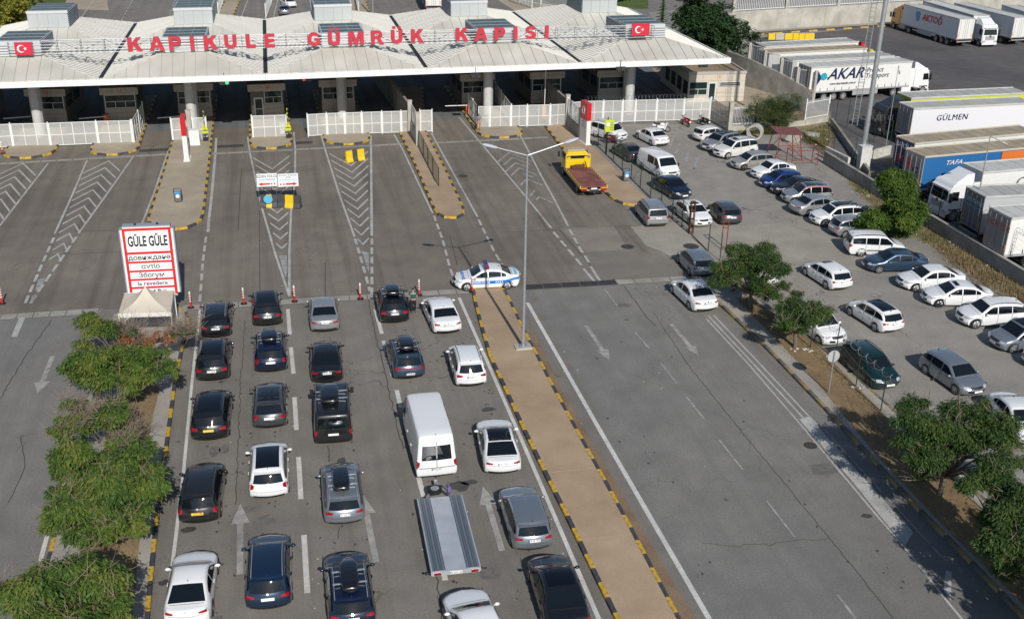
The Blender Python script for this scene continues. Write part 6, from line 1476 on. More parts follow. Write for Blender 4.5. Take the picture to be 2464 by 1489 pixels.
# ------------------------------------------------------------------ car trailer behind the white van
q = [G(x, y, .66) for x, y in ((1005, 1198), (1110, 1191), (1040, 1374), (1155, 1364))]
rc = (q[2]+q[3])/2; fc = (q[0]+q[1])/2; d = fc-rc; hd = math.atan2(d.y, d.x); TL_ = d.length; TW = (q[3]-q[2]).length
tr = thing('car_trailer', 'empty galvanised flatbed car trailer hitched to the tall white van', 'trailer', (rc.x, rc.y, 0), hd)
ALU = mat('bare_aluminium', (.55, .58, .62), .35, metal=.35, noise=.12, nscale=1.5); ALU2 = mat('perforated_steel', (.25, .28, .31), .4, metal=.7)
def treadmat():
    m = bpy.data.materials.new('punched_track'); m.use_nodes = True; n = m.node_tree.nodes; l = m.node_tree.links; b = n['Principled BSDF']; b.inputs['Metallic'].default_value = .7; b.inputs['Roughness'].default_value = .4
    tc = n.new('ShaderNodeTexCoord'); v = n.new('ShaderNodeTexVoronoi'); v.inputs['Scale'].default_value = 11; v.inputs['Randomness'].default_value = 0; l.new(tc.outputs['Object'], v.inputs['Vector'])
    r = n.new('ShaderNodeValToRGB'); r.color_ramp.elements[0].color = (.03, .04, .05, 1); r.color_ramp.elements[0].position = .28; r.color_ramp.elements[1].color = (.34, .37, .40, 1); r.color_ramp.elements[1].position = .36; l.new(v.outputs['Distance'], r.inputs[0]); l.new(r.outputs[0], b.inputs['Base Color']); return m
TRD = treadmat()
for i in range(2): MB().box((TL_*(i+.5)/2, 0, .64), (TL_/2-.02, TW*.44, .03)).build('deck_plate', ALU, tr)
for sg in (-1, 1):
    for i in range(5):
        w_ = TW*.275/5; y = sg*(TW*.225+w_*(i+.5)); 
        MB().box((TL_/2, y, .65+.006*(i % 2)), (TL_-.02, w_-.015, .04)).build('deck_rail', TRD if i % 2 == 0 else ALU2, tr)
    MB().box((TL_/2, sg*(TW/2+.02), .56), (TL_, .05, .2)).build('side_frame', ALU, tr)
    MB().box((-.04, sg*(TW/2-.22), .55), (.05, .3, .13)).build('tail_lamp', TAIL, tr)
    MB().tube((.15, sg*(TW/2), .5), (.1, sg*(TW/2+.22), .5), .025).ell((.1, sg*(TW/2+.25), .5), (.05, .06, .05)).build('marker_lamp', DARK, tr)
    for x in (TL_*.42, TL_*.55): w_ = put(cached('wheelT', lambda: wheel_mesh(.26, .18)), 'wheel', tr, (x, sg*(TW/2-.2), .26)); put(cached('rimT', lambda: rim_mesh(.26, .18, CHEV, 5)), 'rim', w_)
MB().box((-.02, 0, .56), (.05, TW, .2)).build('rear_beam', ALU, tr)
o = MB().box((-.06, 0, .56), (.02, .52, .12)).build('licence_plate', PLW, tr); text('PB 5351 EC', .11, INK, frame((-.072, 0, .56), (0, -1, 0), (0, 0, 1)), o, 'plate_text', bold=.01)
B = MB().tube((TL_, -.7, .5), (TL_+1.35, 0, .5), .05).tube((TL_, .7, .5), (TL_+1.35, 0, .5), .05).box((TL_+1.35, 0, .52), (.5, .12, .1)).tube((TL_+1.0, .0, .1), (TL_+1.0, .0, .85), .035); B.build('drawbar', GALV, tr)
w_ = MB().tube((TL_+.55, .15, .62), (TL_+.55, .15, .78), .34, 20).build('spare_wheel', BLACK, tr); MB().tube((TL_+.55, .15, .782), (TL_+.55, .15, .80), .2, 16).build('rim', RIMS, w_)
MB().ell((TL_+.35, -.5, .75), (.16, .12, .22), 8, 6).box((TL_+.45, -.45, .9), (.2, .08, .18), rz=.5).build('purple_bag', mat('purple_cloth', (.14, .10, .24), .8), tr)
# ------------------------------------------------------------------ GÜLE GÜLE board
aL = G(283, 546, 6.1); aR = G(417, 540.6, 6.1); dd = aR-aL; wd = dd.length; hh = 4.75; z1_ = 6.1
sg_ = thing('welcome_board', 'tall grey-framed board with red and white rows reading GÜLE GÜLE', 'sign board', ((aL.x+aR.x)/2, (aL.y+aR.y)/2, 0), math.atan2(dd.y, dd.x))
me = MB().box((0, .28, z1_-hh/2), (wd, .5, hh)).mesh('frame', mat('grey_frame', (.27, .30, .34), .4)); bm = bmesh.new(); bm.from_mesh(me); bmesh.ops.bevel(bm, geom=[e for e in bm.edges if abs((e.verts[0].co-e.verts[1].co).y) > .3], offset=.22, segments=5, affect='EDGES'); bm.to_mesh(me); bm.free(); put(me, 'frame', sg_)
WB = mat('board_white', (.80, .81, .82), .35, noise=.02); RB = mat('board_red', (.66, .03, .03), .35, noise=.05, nscale=.8); BK = mat('board_black', (.012, .012, .014), .5)
def bd(u0, u1, v0, v1, y, m, nm): return MB().box((wd*((u0+u1)/2-.5), y, z1_-hh*(v0+v1)/2), (wd*(u1-u0), .02, hh*(v1-v0))).build(nm, m, sg_)
me = MB().box((0, .02, z1_-hh/2), (wd*.955, .03, hh*.965)).mesh('border', WB); bm = bmesh.new(); bm.from_mesh(me); bmesh.ops.bevel(bm, geom=[e for e in bm.edges if abs((e.verts[0].co-e.verts[1].co).y) > .02], offset=.17, segments=4, affect='EDGES'); bm.to_mesh(me); bm.free(); put(me, 'border', sg_)
bd(.06, .94, .03, .97, -.005, RB, 'red_panel')
bd(.11, .89, .065, .355, -.02, WB, 'white_panel')
rows = [('довиждане', .39, .485, .44), ('αντίο', .515, .61, .42), ('Збогум', .64, .73, .42), ('la revedere', .76, .845, .38), ('Good Bye', .875, .965, .38)]
for s, v0, v1, sz in rows:
    bd(.11, .89, v0, v1, -.02, WB, 'white_panel'); text(s, sz, BK, frame((0, -.035, z1_-hh*(v0+v1)/2), (1, 0, 0), (0, 0, 1)), sg_, bold=.012 if s != 'Good Bye' else .03, width=1.05)
text('GÜLE GÜLE', .92, BK, frame((0, -.035, z1_-hh*.215), (1, 0, 0), (0, 0, 1)), sg_, bold=.028, width=.50, res=3)
for sx in (-1, 1): MB().box((sx*wd*.3, .3, .7), (.3, .3, 1.4)).build('leg', GALV, sg_)
for sx in (-.2, .2): MB().box((wd*sx, .2, z1_+.05), (.12, .12, .12)).build('lifting_eye', DARK, sg_)
# tent
TC = mat('tent_canvas', (.62, .55, .45), .8, noise=.12, nscale=.9)
tl = [G(285, 757, 2.3), G(411, 753, 2.3), G(418.6, 701, 2.3), G(300, 708, 2.3)]; c = sum(tl, Vector())/4
te = thing('tent', 'beige peaked canvas tent on white poles below the GÜLE GÜLE board', 'tent', (c.x, c.y, 0)); q = [p-Vector((c.x, c.y, 0)) for p in tl]
V = []; n = 7
for e in range(4):
    a, b = q[e], q[(e+1) % 4]
    for j in range(n):
        for i in range(n+1):
            f = j/(n-1+1e-9); p = a.lerp(b, i/n); h = 2.35+1.05*(f**1.0)*(.35+.65*f*f)
            V.append(Vector((p.x*(1-f), p.y*(1-f), h)))
B = MB(); m_ = n*(n+1)
B.add(V, [(e*m_+j*(n+1)+i, e*m_+j*(n+1)+i+1, e*m_+(j+1)*(n+1)+i+1, e*m_+(j+1)*(n+1)+i) for e in range(4) for j in range(n-1) for i in range(n)])
B.build('canvas', TC, te, smooth=True)
for e in range(4):
    a, b = q[e], q[(e+1) % 4]; MB().add([(a.x*1.01, a.y*1.01, 2.1), (b.x*1.01, b.y*1.01, 2.1), (b.x*1.01, b.y*1.01, 2.37), (a.x*1.01, a.y*1.01, 2.37)], [(0, 1, 2, 3)]).build('valance', mat('valance_white', (.7, .69, .64), .8), te)
    MB().tube((a.x, a.y, .12), (a.x, a.y, 2.3), .035).build('pole', WPOW, te); m__ = a.lerp(b, .25); MB().tube((a.x, a.y, 1.7), (m__.x, m__.y, 2.2), .02).build('brace', WPOW, te)
# ------------------------------------------------------------------ delineator posts
def bollard(px, label):
    t = thing('delineator_post', label, 'traffic post', G(*px), 0, 'red and white delineator posts')
    MB().tube((0, 0, 0), (0, 0, .07), .24, 16, r2=.2).build('base', BLACK, t); MB().tube((0, 0, .07), (0, 0, 1.05), .055, 10).build('post', REDL, t)
    for z in (.45, .62, .79, .95): MB().tube((0, 0, z), (0, 0, z+.085), .059, 10).build('band', WHITE, t)
    MB().tube((0, 0, 1.05), (0, 0, 1.17), .06, 10, r2=.035).build('cap', WHITE, t)
for p, l_ in (((5.6, 731), 'red and white post at the left edge beside the lower drainage channel'), ((7, 370), 'red and white post at the far left edge before the white fence'), ((459.5, 741), 'red and white post nearest the tent, left of the first queue'), ((587, 731.5), 'red and white post between the first and second queues'), ((709, 726), 'red and white post between the second and third queues'),
              ((867.4, 719.6), 'red and white post left of the black SUV with the roof box'), ((1008.8, 711), 'red and white post beside the officer in the green shirt'), ((1136, 703), 'red and white post before the police car at the head of the walkway')): bollard(p, l_)
# ------------------------------------------------------------------ jersey barriers and the boards on them
JY = mat('barrier_yellow', (.72, .48, .01), .5, noise=.08); JB = mat('barrier_black', (.055, .056, .06), .6, noise=.1)
def jersey(a, b, cols, label, ws=None):
    A, B_ = G(*a), G(*b); d = B_-A; L = d.length; t = thing('jersey_barrier', label, 'barrier', A+d/2, math.atan2(d.y, d.x)); ws = ws or [1/len(cols)]*len(cols); x = -L/2
    for c, f in zip(cols, ws):
        w_ = L*f-.02; pr = [(-.32, 0), (-.32, .12), (-.16, .42), (-.10, 1.05), (.10, 1.05), (.16, .42), (.32, .12), (.32, 0)]
        V = [(x+.01, p[0], p[1]) for p in pr]+[(x+.01+w_, p[0], p[1]) for p in pr]; k = 8
        F = [tuple(range(k)), tuple(range(2*k-1, k-1, -1))]+[((i+1) % k, i, i+k, (i+1) % k+k) for i in range(k)]
        me = MB().add(V, F).mesh('barrier_block', c); bm = bmesh.new(); bm.from_mesh(me); bmesh.ops.recalc_face_normals(bm, faces=bm.faces); bmesh.ops.bevel(bm, geom=list(bm.edges), offset=.025, segments=2, affect='EDGES'); bm.to_mesh(me); bm.free(); put(me, 'barrier_block', t); x += L*f
    return t
jersey((832, 391), (876, 384), (JY, JB, JY), 'yellow and black plastic barrier standing alone on the middle chevrons', (.36, .26, .38))
j1 = jersey((628, 498), (669, 498), (JB, JY, JB), 'black barrier with a narrow yellow block and a round cyan sign', (.34, .34, .32))
j2 = jersey((671, 497), (725, 501), (JB, JY, JB), 'black barrier with a broad yellow block below the board pointing right', (.31, .38, .31))
MB().tube((0, -.35, .78), (0, -.40, .78), .36, 20).build('round_sign', mat('cyan_sign', (.12, .45, .62), .3), j1); 
def board2(px, wpx, lines, arrow_dir, label, hpx=90):
    c = G(*px); t = thing('lane_board', label, 'road sign', c)
    wd = 1.62; h = 1.08; zc = 2.15
    MB().box((0, 0, zc), (wd, .05, h)).build('panel', WB, t)
    for s, sz, dz, m_, w_ in lines: text(s, sz, m_, frame((0, -.032, zc+dz), (1, 0, 0), (0, 0, 1)), t, bold=.018, width=w_)
    s = arrow_dir; ar = [(s*.72, 0), (s*.38, .16), (s*.38, .07), (-s*.22, .07), (-s*.22, -.07), (s*.38, -.07), (s*.38, -.16)]
    P_ = [(x, -.034, zc-.33+z) for x, z in ar]; MB().add(P_, [tuple(range(7)) if s < 0 else tuple(reversed(range(7)))]).build('arrow', LTRED, t)
    for x in (-.36, -.6): MB().box((s*x, -.034, zc-.33), (.12, .01, .13)).build('arrow_dash', LTRED, t)
    for x in (-.3, .3): MB().tube((x, .03, .9), (x, .03, zc-h/2), .03).build('post', DARK, t)
board2((647, 494), 150, [('GİDEN YOLCU', .33, .31, LGREY, .74), ('GOING PASSENGER', .19, .03, SKYB, .78)], -1, 'white board reading GİDEN YOLCU with a red arrow pointing left')
board2((697.5, 494), 145, [('PROTOKOL VE PERSONEL', .16, .40, LGREY, .78), ('GİRİŞ', .15, .22, LGREY, 1), ('VIP AND PERSONAL ENTERANCE', .13, .02, SKYB, .72)], 1, 'white board reading PROTOKOL VE PERSONEL GİRİŞ with a red arrow pointing right')
# ------------------------------------------------------------------ street lamps, mast
def on_plane(px, py, Y):
    o = Vector((0, 0, CAM_H)); d = (px-CW/2)*rt-(py-CHH)*up+CF*fw; t = Y/d.y; return o+d*t
def lamp(base, h, heads, label, r=.11, foot=True):
    b = G(*base); t = thing('street_lamp', label, 'street lamp', b); z = h
    MB().tube((0, 0, 0), (0, 0, h), r, 12, r2=r*.5).build('pole', GALV, t, smooth=True)
    if foot: MB().box((0, 0, .17), (1.0, .7, .14)).build('footing', CONCL, t); MB().box((0, 0, .28), (.45, .45, .06)).build('base_plate', GALV, t)
    for hx, hy in heads:
        p = on_plane(hx, hy, b.y)-b; u = Vector((p.x, p.y, p.z-h)).normalized(); 
        MB().tube((0, 0, h-.05), p-u*.3, .035, 8).build('arm', GALV, t)
        an = math.atan2(u.z, math.hypot(u.x, u.y)); q = MB(); sgn = 1 if u.x > 0 else -1
        V = []; n = 8
        for i, (s, w_, hh_) in enumerate(((-.42, .05, .05), (-.3, .13, .08), (0, .2, .11), (.3, .18, .1), (.48, .08, .04))):
            for j in range(n): a = 2*math.pi*j/n; V.append((sgn*s, w_*math.cos(a), hh_*math.sin(a)))
        F = [(i*n+j, i*n+(j+1) % n, (i+1)*n+(j+1) % n, (i+1)*n+j) for i in range(4) for j in range(n)]+[tuple(range(n)), tuple(range(4*n, 5*n))]
        me = q.add(V, F).mesh('lamp_head', mat('lamp_head_grey', (.55, .57, .6), .35, metal=.2), True, 60); bm = bmesh.new(); bm.from_mesh(me); bmesh.ops.recalc_face_normals(bm, faces=bm.faces); bm.to_mesh(me); bm.free()
        o = put(me, 'lamp_head', t, p); o.rotation_euler = (0, -an*sgn, 0)
        if not foot: o.scale = (.6, .6, .6)
    return t
lamp((1258.5, 841), 12.15, [(1180, 352), (1373, 339)], 'tall double-armed street lamp standing on the tan walkway between queue and exit road')
lb = G(2334, 575); lamp((2334, 575), 8.2, [(2418, 345)], 'thin grey lamp pole behind the low wall at the right, before the DOKTOR trailer', .07, False)
lamp((2131.5, 352), 8.0, [(2164, 173)], 'thin single-armed lamp pole in front of the AKAR trailer', .05, False)
mb_ = G(2071, 403); ms = thing('lattice_mast', 'very tall grey floodlight mast with an open ladder, rising out of the picture', 'mast', mb_)
MB().tube((0, 0, 0), (0, 0, 26), .25, 16, r2=.17).build('pole', GALV, ms, smooth=True)
B1 = MB(); B1.tube((-1.0, 0, 4), (-.62, 0, 25), .035).build('ladder_rail', GALV, ms); MB().tube((-1.35, .3, 4), (-.95, .3, 25), .035).build('ladder_rail', GALV, ms)
for i in range(70): z = 4+i*.3; x = -1.0+.38*i/70; MB().tube((x, 0, z), (x-.35, .3, z), .015, 4).build('rung', GALV, ms)
for i in range(18): z = 4.5+i*1.15; MB().path([(-1.0+.38*i/18+.3*math.cos(a*.7)-.2, -.35*math.sin(a*.7)+.1, z) for a in range(10)], .015, 4).build('hoop', GALV, ms)
MB().box((-.1, -.5, 1.1), (1.0, .7, 2.2)).box((-.1, -.5, 2.22), (1.1, .8, .06)).build('cabinet', mat('cabinet_white', (.6, .6, .58), .5, noise=.1), ms)
# round sign seen from the back
t = thing('round_sign', 'round sign seen from behind on a slim grey post in the dry grass strip', 'road sign', G(*e6(665, 808)))
MB().tube((0, 0, .1), (0, 0, 2.75), .035).build('post', GALV, t); MB().tube((0, .04, 2.42), (0, .06, 2.42), .36, 24).build('disc', mat('sign_back', (.42, .43, .43), .5), t)
# totems
def totem(px, label, rot=0.):
    t = thing('customs_totem', label, 'totem sign', G(*px), rot)
    MB().box((0, .8, .1), (.6, 1.9, .22)).build('plinth', WHITE, t); MB().box((0, .8, 1.35), (.42, 1.7, 2.3)).build('panel', mat('totem_white', (.74, .72, .70), .4), t); MB().box((0, .8, 3.35), (.44, 1.72, 1.68)).build('panel', RED, t)
    for sx in (-1, 1):
        M = frame((sx*.235, .8, 3.4), (0, sx, 0), (0, 0, 1)); MB().path([(.34*math.cos(a*.33), .34*math.sin(a*.33), 0) for a in range(4, 17)], .035).build('emblem', LWH, t).matrix_local = M; MB().path([(.18*math.cos(a*.4)+.06, .22*math.sin(a*.4), 0) for a in range(-4, 5)], .035).build('emblem', LWH, t).matrix_local = M
        for k in range(8): text(('GÜMRÜK' if k < 2 else 'MUHAFAZA') if k < 4 else 'KAPIKULE', .17, LGREY, frame((sx*.225, .8, 2.3-k*.24), (0, sx, 0), (0, 0, 1)), t, bold=.01) if k < 3 else None
    return t
totem((450, 392), 'red and white customs totem on the beige island behind the GÜLE GÜLE board')
totem((1414, 352), 'red and white customs totem with an emblem at the corner of the car park', .12)
def tri(px, label):
    t = thing('warning_sign', label, 'warning sign', G(*px)); MB().add([(-.32, -.03, 1.2), (.32, -.03, 1.2), (0, -.03, 1.78)], [(0, 1, 2)]).build('panel', mat('fluorescent_yellow', (.50, .60, .03), .5), t)
    MB().add([(-.2, -.04, 1.27), (.2, -.04, 1.27), (0, -.04, 1.62)], [(0, 1, 2)]).build('triangle', mat('sign_yellow', (.75, .55, .02), .5), t); MB().box((0, -.05, 1.46), (.05, .01, .2)).build('mark', BLACK, t)
    MB().box((0, -.03, .98), (.58, .03, .24)).build('panel', MAT['fluorescent_yellow'], t); MB().tube((0, 0, 0), (0, 0, 3.1), .04).build('post', JB, t); MB().box((0, -.1, .25), (.5, .3, .5)).build('foot', DARK, t)
    for z in (2.1, 2.5, 2.9): MB().tube((0, 0, z), (0, 0, z+.18), .045).build('band', MAT['fluorescent_yellow'], t)
tri((496, 342), 'fluorescent yellow warning triangle right of the fence behind the first red totem'); tri((695, 335), 'fluorescent yellow warning triangle at the end of the fence before booth 39')
t = thing('parking_notice', 'yellow-green notice board on a green post before the small white van', 'sign', G(1459, 371)); MB().tube((0, 0, 0), (0, 0, 3.6), .05).build('post', DGREEN, t); MB().box((.15, -.06, 2.75), (.85, .04, 1.15), rz=-.1).build('panel', MAT['fluorescent_yellow'], t); MB().tube((0, -.10, 2.9), (0, -.12, 2.9), .2, 16).build('emblem', LWH, t)
for k in range(5): MB().box((.36, -.11, 2.4+.16*k), (.3, .01, .045), rz=-.1).build('mark', LGREY, t)
t = MB().box((0, 0, .85), (.95, .55, 1.5)).box((0, 0, 1.63), (1.05, .65, .06)).build('utility_cabinet', WPOW, None, loc=G(470, 352)); t['label'] = 'white utility cabinet right of the first red totem'; t['category'] = 'cabinet'
t = MB().box((0, 0, .9), (.55, .4, 1.2)).build('wall_box', WPOW, None, loc=G(730*0+681, 329)); t['label'] = 'small white box behind the fence before booth 39'; t['category'] = 'box'
def bin_(px, label):
    t = thing('litter_bin', label, 'litter bin', G(*px)); 
    for dx in (-.3, .3): MB().tube((dx, .1, .15), (dx, .1, 1.25), .03).build('post', DARK, t)
    MB().tube((-.3, .1, 1.25), (.3, .1, 1.25), .03).build('handle', DARK, t); MB().box((0, 0, .62), (.5, .4, .75), taper=(1.1, 1.1)).build('bin', mat('bin_grey', (.13, .14, .15), .5), t); MB().tube((0, -.21, .7), (0, -.23, .7), .16, 14).build('emblem', LWH, t); MB().box((0, -.24, 1.0), (.42, .03, .2)).build('panel', SKYB, t)
bin_((430, 490), 'grey litter bin with a round white sticker on the beige island'); bin_(d3(1070, 278), 'dark litter bin on two posts on the tan pavement beside the green fence')
# boom gates
def boom(px, end, label, col):
    b = G(*px); t = thing('boom_gate', label, 'barrier gate', b); MB().box((0, 0, .6), (.42, .42, 1.2)).build('housing', col, t)
    e = on_plane(end[0], end[1], b.y)-b; MB().tube((0, -.25, 1.02), (e.x, e.y-.25, max(.9, e.z)), .05, 6).build('arm', WPOW, t)
OR = mat('orange_housing', (.6, .1, .02), .5)
boom((258, 303), (192, 291), 'boom gate with an orange-red housing left of booth 11', OR); boom((78, 303), (11, 294), 'boom gate behind the first white column', DARK); boom((437, 302), (379, 284), 'boom gate with a white arm in the lane left of the second column', DARK)
boom((1125, 275), (1070, 254), 'boom gate with an orange housing left of the fourth column', OR); 
t = thing('boom_gate', 'boom gate with its thin white arm raised, beside booth 1', 'barrier gate', G(1307, 285)); MB().box((0, 0, .7), (.4, .4, 1.4)).build('housing', mat('faded_orange_housing', (.6, .3, .15), .5), t); MB().tube((.1, 0, 1.2), (.15, 0, 6.0), .045, 6).build('arm', WPOW, t)
# ------------------------------------------------------------------ motorcycles
def moto(px, hd, col, label, scoot=False):
    t = thing('scooter' if scoot else 'motorcycle', label, 'scooter' if scoot else 'motorcycle', G(*px), hd, 'motorcycles parked by the white fence'); r = .29
    for x in (-.62, .65):
        w_ = put(cached('mwheel', lambda: wheel_mesh(.29, .11)), 'wheel', t, (x, 0, r)); put(cached('mrim', lambda: rim_mesh(.29, .11, CHEV, 5)), 'rim', w_)
    MB().box((-.05, 0, .5), (.75, .22, .28)).ell((.08, 0, .78), (.3, .16, .15), 10, 6).build('tank', col, t, smooth=True)
    MB().box((-.45, 0, .82), (.6, .24, .1)).box((-.72, 0, .86), (.2, .2, .1), ry=.3).build('seat', BLACK, t); MB().box((-.75, 0, .68), (.3, .2, .2)).build('tail', col, t)
    for sg in (-.07, .07): MB().tube((.65, sg, r), (.42, sg, 1.0), .03).build('fork', GALV, t)
    MB().tube((.38, -.36, 1.08), (.42, 0, 1.02), .02).tube((.38, .36, 1.08), (.42, 0, 1.02), .02).build('handlebar', DARK, t)
    MB().ell((.58, 0, .88), (.11, .12, .13), 8, 6).build('headlight', HEAD, t); MB().tube((-.1, -.17, .3), (-.85, -.2, .42), .045).build('exhaust', CHROME, t)
    if scoot: MB().box((.42, 0, .6), (.1, .38, .7), ry=.25).build('leg_shield', col, t)
    MB().box((-.98, 0, .62), (.02, .2, .15)).build('licence_plate', PLW, t)
moto((1648, 303), 1.75, paint('moto_red', (.5, .01, .01)), 'red motorcycle parked against the long white fence'); moto((1691, 303), 1.9, PB, 'black motorcycle with a blue-white plate parked nearest the mesh gate'); moto((1591, 317), -.35, PW, 'white scooter with black seat parked sideways behind the white saloon', True)
moto((1473, 347), -.6, paint('moto_maroon', (.12, .01, .02)), 'dark red motorcycle wedged between the green fence and the small white van')
# concrete pipe ring, rusty stand
c = G(1815, 336); t = MB(); ax = Vector((-.55, -.8, .0)).normalized(); n = 28; V = []; v = Vector((-ax.y, ax.x, 0))
for s in (-.45, .45):
    for r_ in (.78, .60):
        for i in range(n): a = 2*math.pi*i/n; V.append(Vector((0, 0, .78))+ax*s+v*(r_*math.cos(a))+Vector((0, 0, r_*math.sin(a))))
F = []
for i in range(n):
    j = (i+1) % n; F += [(i, j, 2*n+j, 2*n+i), (n+j, n+i, 3*n+i, 3*n+j), (i, n+i, n+j, j), (2*n+i, 2*n+j, 3*n+j, 3*n+i)]
t.add(V, F); me = t.mesh('concrete_pipe', CONCL); bm = bmesh.new(); bm.from_mesh(me); bmesh.ops.recalc_face_normals(bm, faces=bm.faces); bm.to_mesh(me); bm.free()
o = put(me, 'concrete_pipe', None, c, label='short wide concrete pipe ring lying by the round bush', category='concrete pipe')
t = thing('rusty_stand', 'rusty red steel frame with a small sloping roof on the weedy verge', 'steel frame', G(*z4(285, 1350))); RS = MAT['red_oxide_steel']
for x, y in ((-1.4, -1), (1.4, -1), (1.4, 1), (-1.4, 1)): MB().tube((x, y, 0), (x*.7, y*.8, 2.6), .045, 5).build('leg', RS, t)
for a, b in (((-1.4, -1, .3), (1., -.8, 2.4)), ((1.4, -1, .3), (-1., -.8, 2.4)), ((1.4, -1, .3), (1., .8, 2.4)), ((-1.4, 1, .3), (-1., -.8, 2.4)), ((-1.15, -.9, 1.5), (1.15, -.9, 1.5))): MB().tube(a, b, .03, 4).build('brace', RS, t)
MB().box((0, 0, 2.7), (2.7, 1.9, .1), rx=.12, ry=.08).build('roof_sheet', mat('maroon_sheet', (.16, .06, .06), .8, noise=.3), t)
t = thing('rusty_trestle', 'low rusty red pipe trestle right of the rusty steel frame', 'steel frame', G(*z4(440, 1395)))
for x, y in ((-1.3, -.5), (1.3, -.5), (1.3, .6), (-1.3, .6)): MB().tube((x, y, 0), (x, y, 1.4), .04, 5).build('leg', RS, t)
for a, b in (((-1.3, -.5, 1.4), (1.3, -.5, 1.4)), ((-1.3, .6, 1.4), (1.3, .6, 1.4)), ((-1.3, -.5, 1.4), (-1.3, .6, 1.4)), ((1.3, -.5, 1.4), (1.3, .6, 1.4)), ((-1.3, -.5, .5), (1.3, -.5, .5))): MB().tube(a, b, .035, 5).build('bar', RS, t)
t = MB().box((0, 0, .5), (1.5, .12, 1.0), ry=.4, rx=.3).build('broken_slab', CONCL, None, loc=G(*z4(365, 1215))); t['label'] = 'broken pale concrete slab leaning behind the rusty stand'; t['category'] = 'concrete slab'
t = MB().box((0, 0, .12), (2.6, 1.4, .2), rz=-.5, ry=.06).build('concrete_slab', CONCL, None, loc=G(*z4(480, 1150))); t['label'] = 'flat concrete slab lying in the weeds right of the bush'; t['category'] = 'concrete slab'
# yellow barrier blocks beyond the wall
for i, x in enumerate((190, 250, 330, 400, 450, 500)):
    t = MB().box((0, 0, .45), (1.5, .5, .9), taper=(1, .5)).build('concrete_block', JY if i % 2 == 0 or i > 2 else CONCL, None, loc=G(*z4(x, 338)), rz=.05)
    t['label'] = ['first yellow block from the left', 'pale block between two yellow ones', 'second yellow block', 'yellow block right of the second', 'yellow block before the last one', 'last yellow block on the right'][i]+' in the row behind the parked trailers'; t['category'] = 'barrier block'; t['group'] = 'blocks behind the parked trailers'
# ------------------------------------------------------------------ fences and islands beyond the canopy
island([W(1018, 5), W(1033, 48), W(1052, 48), W(1035, -10), W(1010, -40), W(1000, -40)][::-1] if False else [W(522, 44), W(560, 44), W(592, -30), W(560, -30)], BEIGE, [(0, 4)], L=1.5)
island([W(840, 40), W(893, 42), W(868, -30), W(835, -30)], BEIGE, [(0, 4)], L=1.5)
wfence([(526, 42), (535, 12), (545, -18)], 2.2, 'white fence beyond the canopy left of the two distant cars')
wfence([(640, 46), (652, 12), (662, -20)], 2.2, 'slim white fence beyond the canopy beside the lane of the distant cars')
wfence([(845, 40), (833, 10), (824, -20)], 2.2, 'white fence beyond the canopy behind the third roof lantern')
wfence([(864, 41), (858, 10), (850, -20)], 2.2, 'second white fence beyond the canopy right of the third roof lantern')
railing([(1215, 2), (1280, 22), (1340, 33), (1425, 44)][:2], .3, 2.3, 'concrete-post railing along the lawn beyond the canopy', WPOW, sp=.5)
wall([(1205, 0), (1300, 20), (1430, 40)], .6, .25, 'low pale kerb wall of the lawn fence beyond the canopy', CONCL)
panelfence([(1205, 0), (1250, 10), (1300, 20), (1365, 30), (1430, 40)], 1.8, (.6, .6, .6, .6), 'mesh fence with concrete posts along the lawn beyond the canopy')
MB().tube((0, 0, 0), (0, 0, 9), .12, 8).build('lamp_pole', GALV, None, loc=G(898, 44)); bpy.data.objects['lamp_pole']['label'] = 'pale pole standing behind the canopy right of the third roof lantern'; bpy.data.objects['lamp_pole']['category'] = 'pole'
# ------------------------------------------------------------------ vegetation
def leafmat(name, cs, tr=.25):
    m = bpy.data.materials.new(name); m.use_nodes = True; n = m.node_tree.nodes; l = m.node_tree.links; b = n['Principled BSDF']; b.inputs['Roughness'].default_value = .55; b.inputs['Specular IOR Level'].default_value = .3
    g = n.new('ShaderNodeNewGeometry'); r = n.new('ShaderNodeValToRGB'); r.color_ramp.interpolation = 'LINEAR'; e = r.color_ramp.elements
    while len(e) < len(cs): e.new(.5)
    for i, c in enumerate(cs): e[i].position = i/(len(cs)-1); e[i].color = (*c, 1)
    t = n.new('ShaderNodeTexNoise'); t.inputs['Scale'].default_value = .9; t.inputs['Detail'].default_value = 3; l.new(g.outputs['Position'], t.inputs['Vector'])
    mp = n.new('ShaderNodeMapRange'); mp.inputs[1].default_value = .3; mp.inputs[2].default_value = .7; l.new(t.outputs[0], mp.inputs[0])
    a = n.new('ShaderNodeMath'); a.operation = 'MULTIPLY_ADD'; l.new(g.outputs['Random Per Island'], a.inputs[0]); a.inputs[1].default_value = .45
    k = n.new('ShaderNodeMath'); k.operation = 'MULTIPLY'; l.new(mp.outputs[0], k.inputs[0]); k.inputs[1].default_value = .55; l.new(k.outputs[0], a.inputs[2]); l.new(a.outputs[0], r.inputs[0])
    l.new(r.outputs[0], b.inputs['Base Color'])
    td = n.new('ShaderNodeBsdfTranslucent'); l.new(r.outputs[0], td.inputs[0]); mx = n.new('ShaderNodeMixShader'); mx.inputs[0].default_value = tr
    out = n['Material Output']; l.new(b.outputs[0], mx.inputs[1]); l.new(td.outputs[0], mx.inputs[2]); l.new(mx.outputs[0], out.inputs[0]); MAT[name] = m; return m
LF1 = leafmat('ailanthus_leaves', [(.030, .07, .017), (.055, .11, .022), (.095, .155, .028), (.15, .185, .036), (.235, .215, .055)])
LF2 = leafmat('acacia_leaves', [(.018, .045, .013), (.036, .076, .019), (.07, .118, .026), (.125, .15, .036)])
LFD = leafmat('dark_leaves', [(.014, .036, .013), (.026, .058, .019), (.042, .08, .026), (.065, .11, .038)])
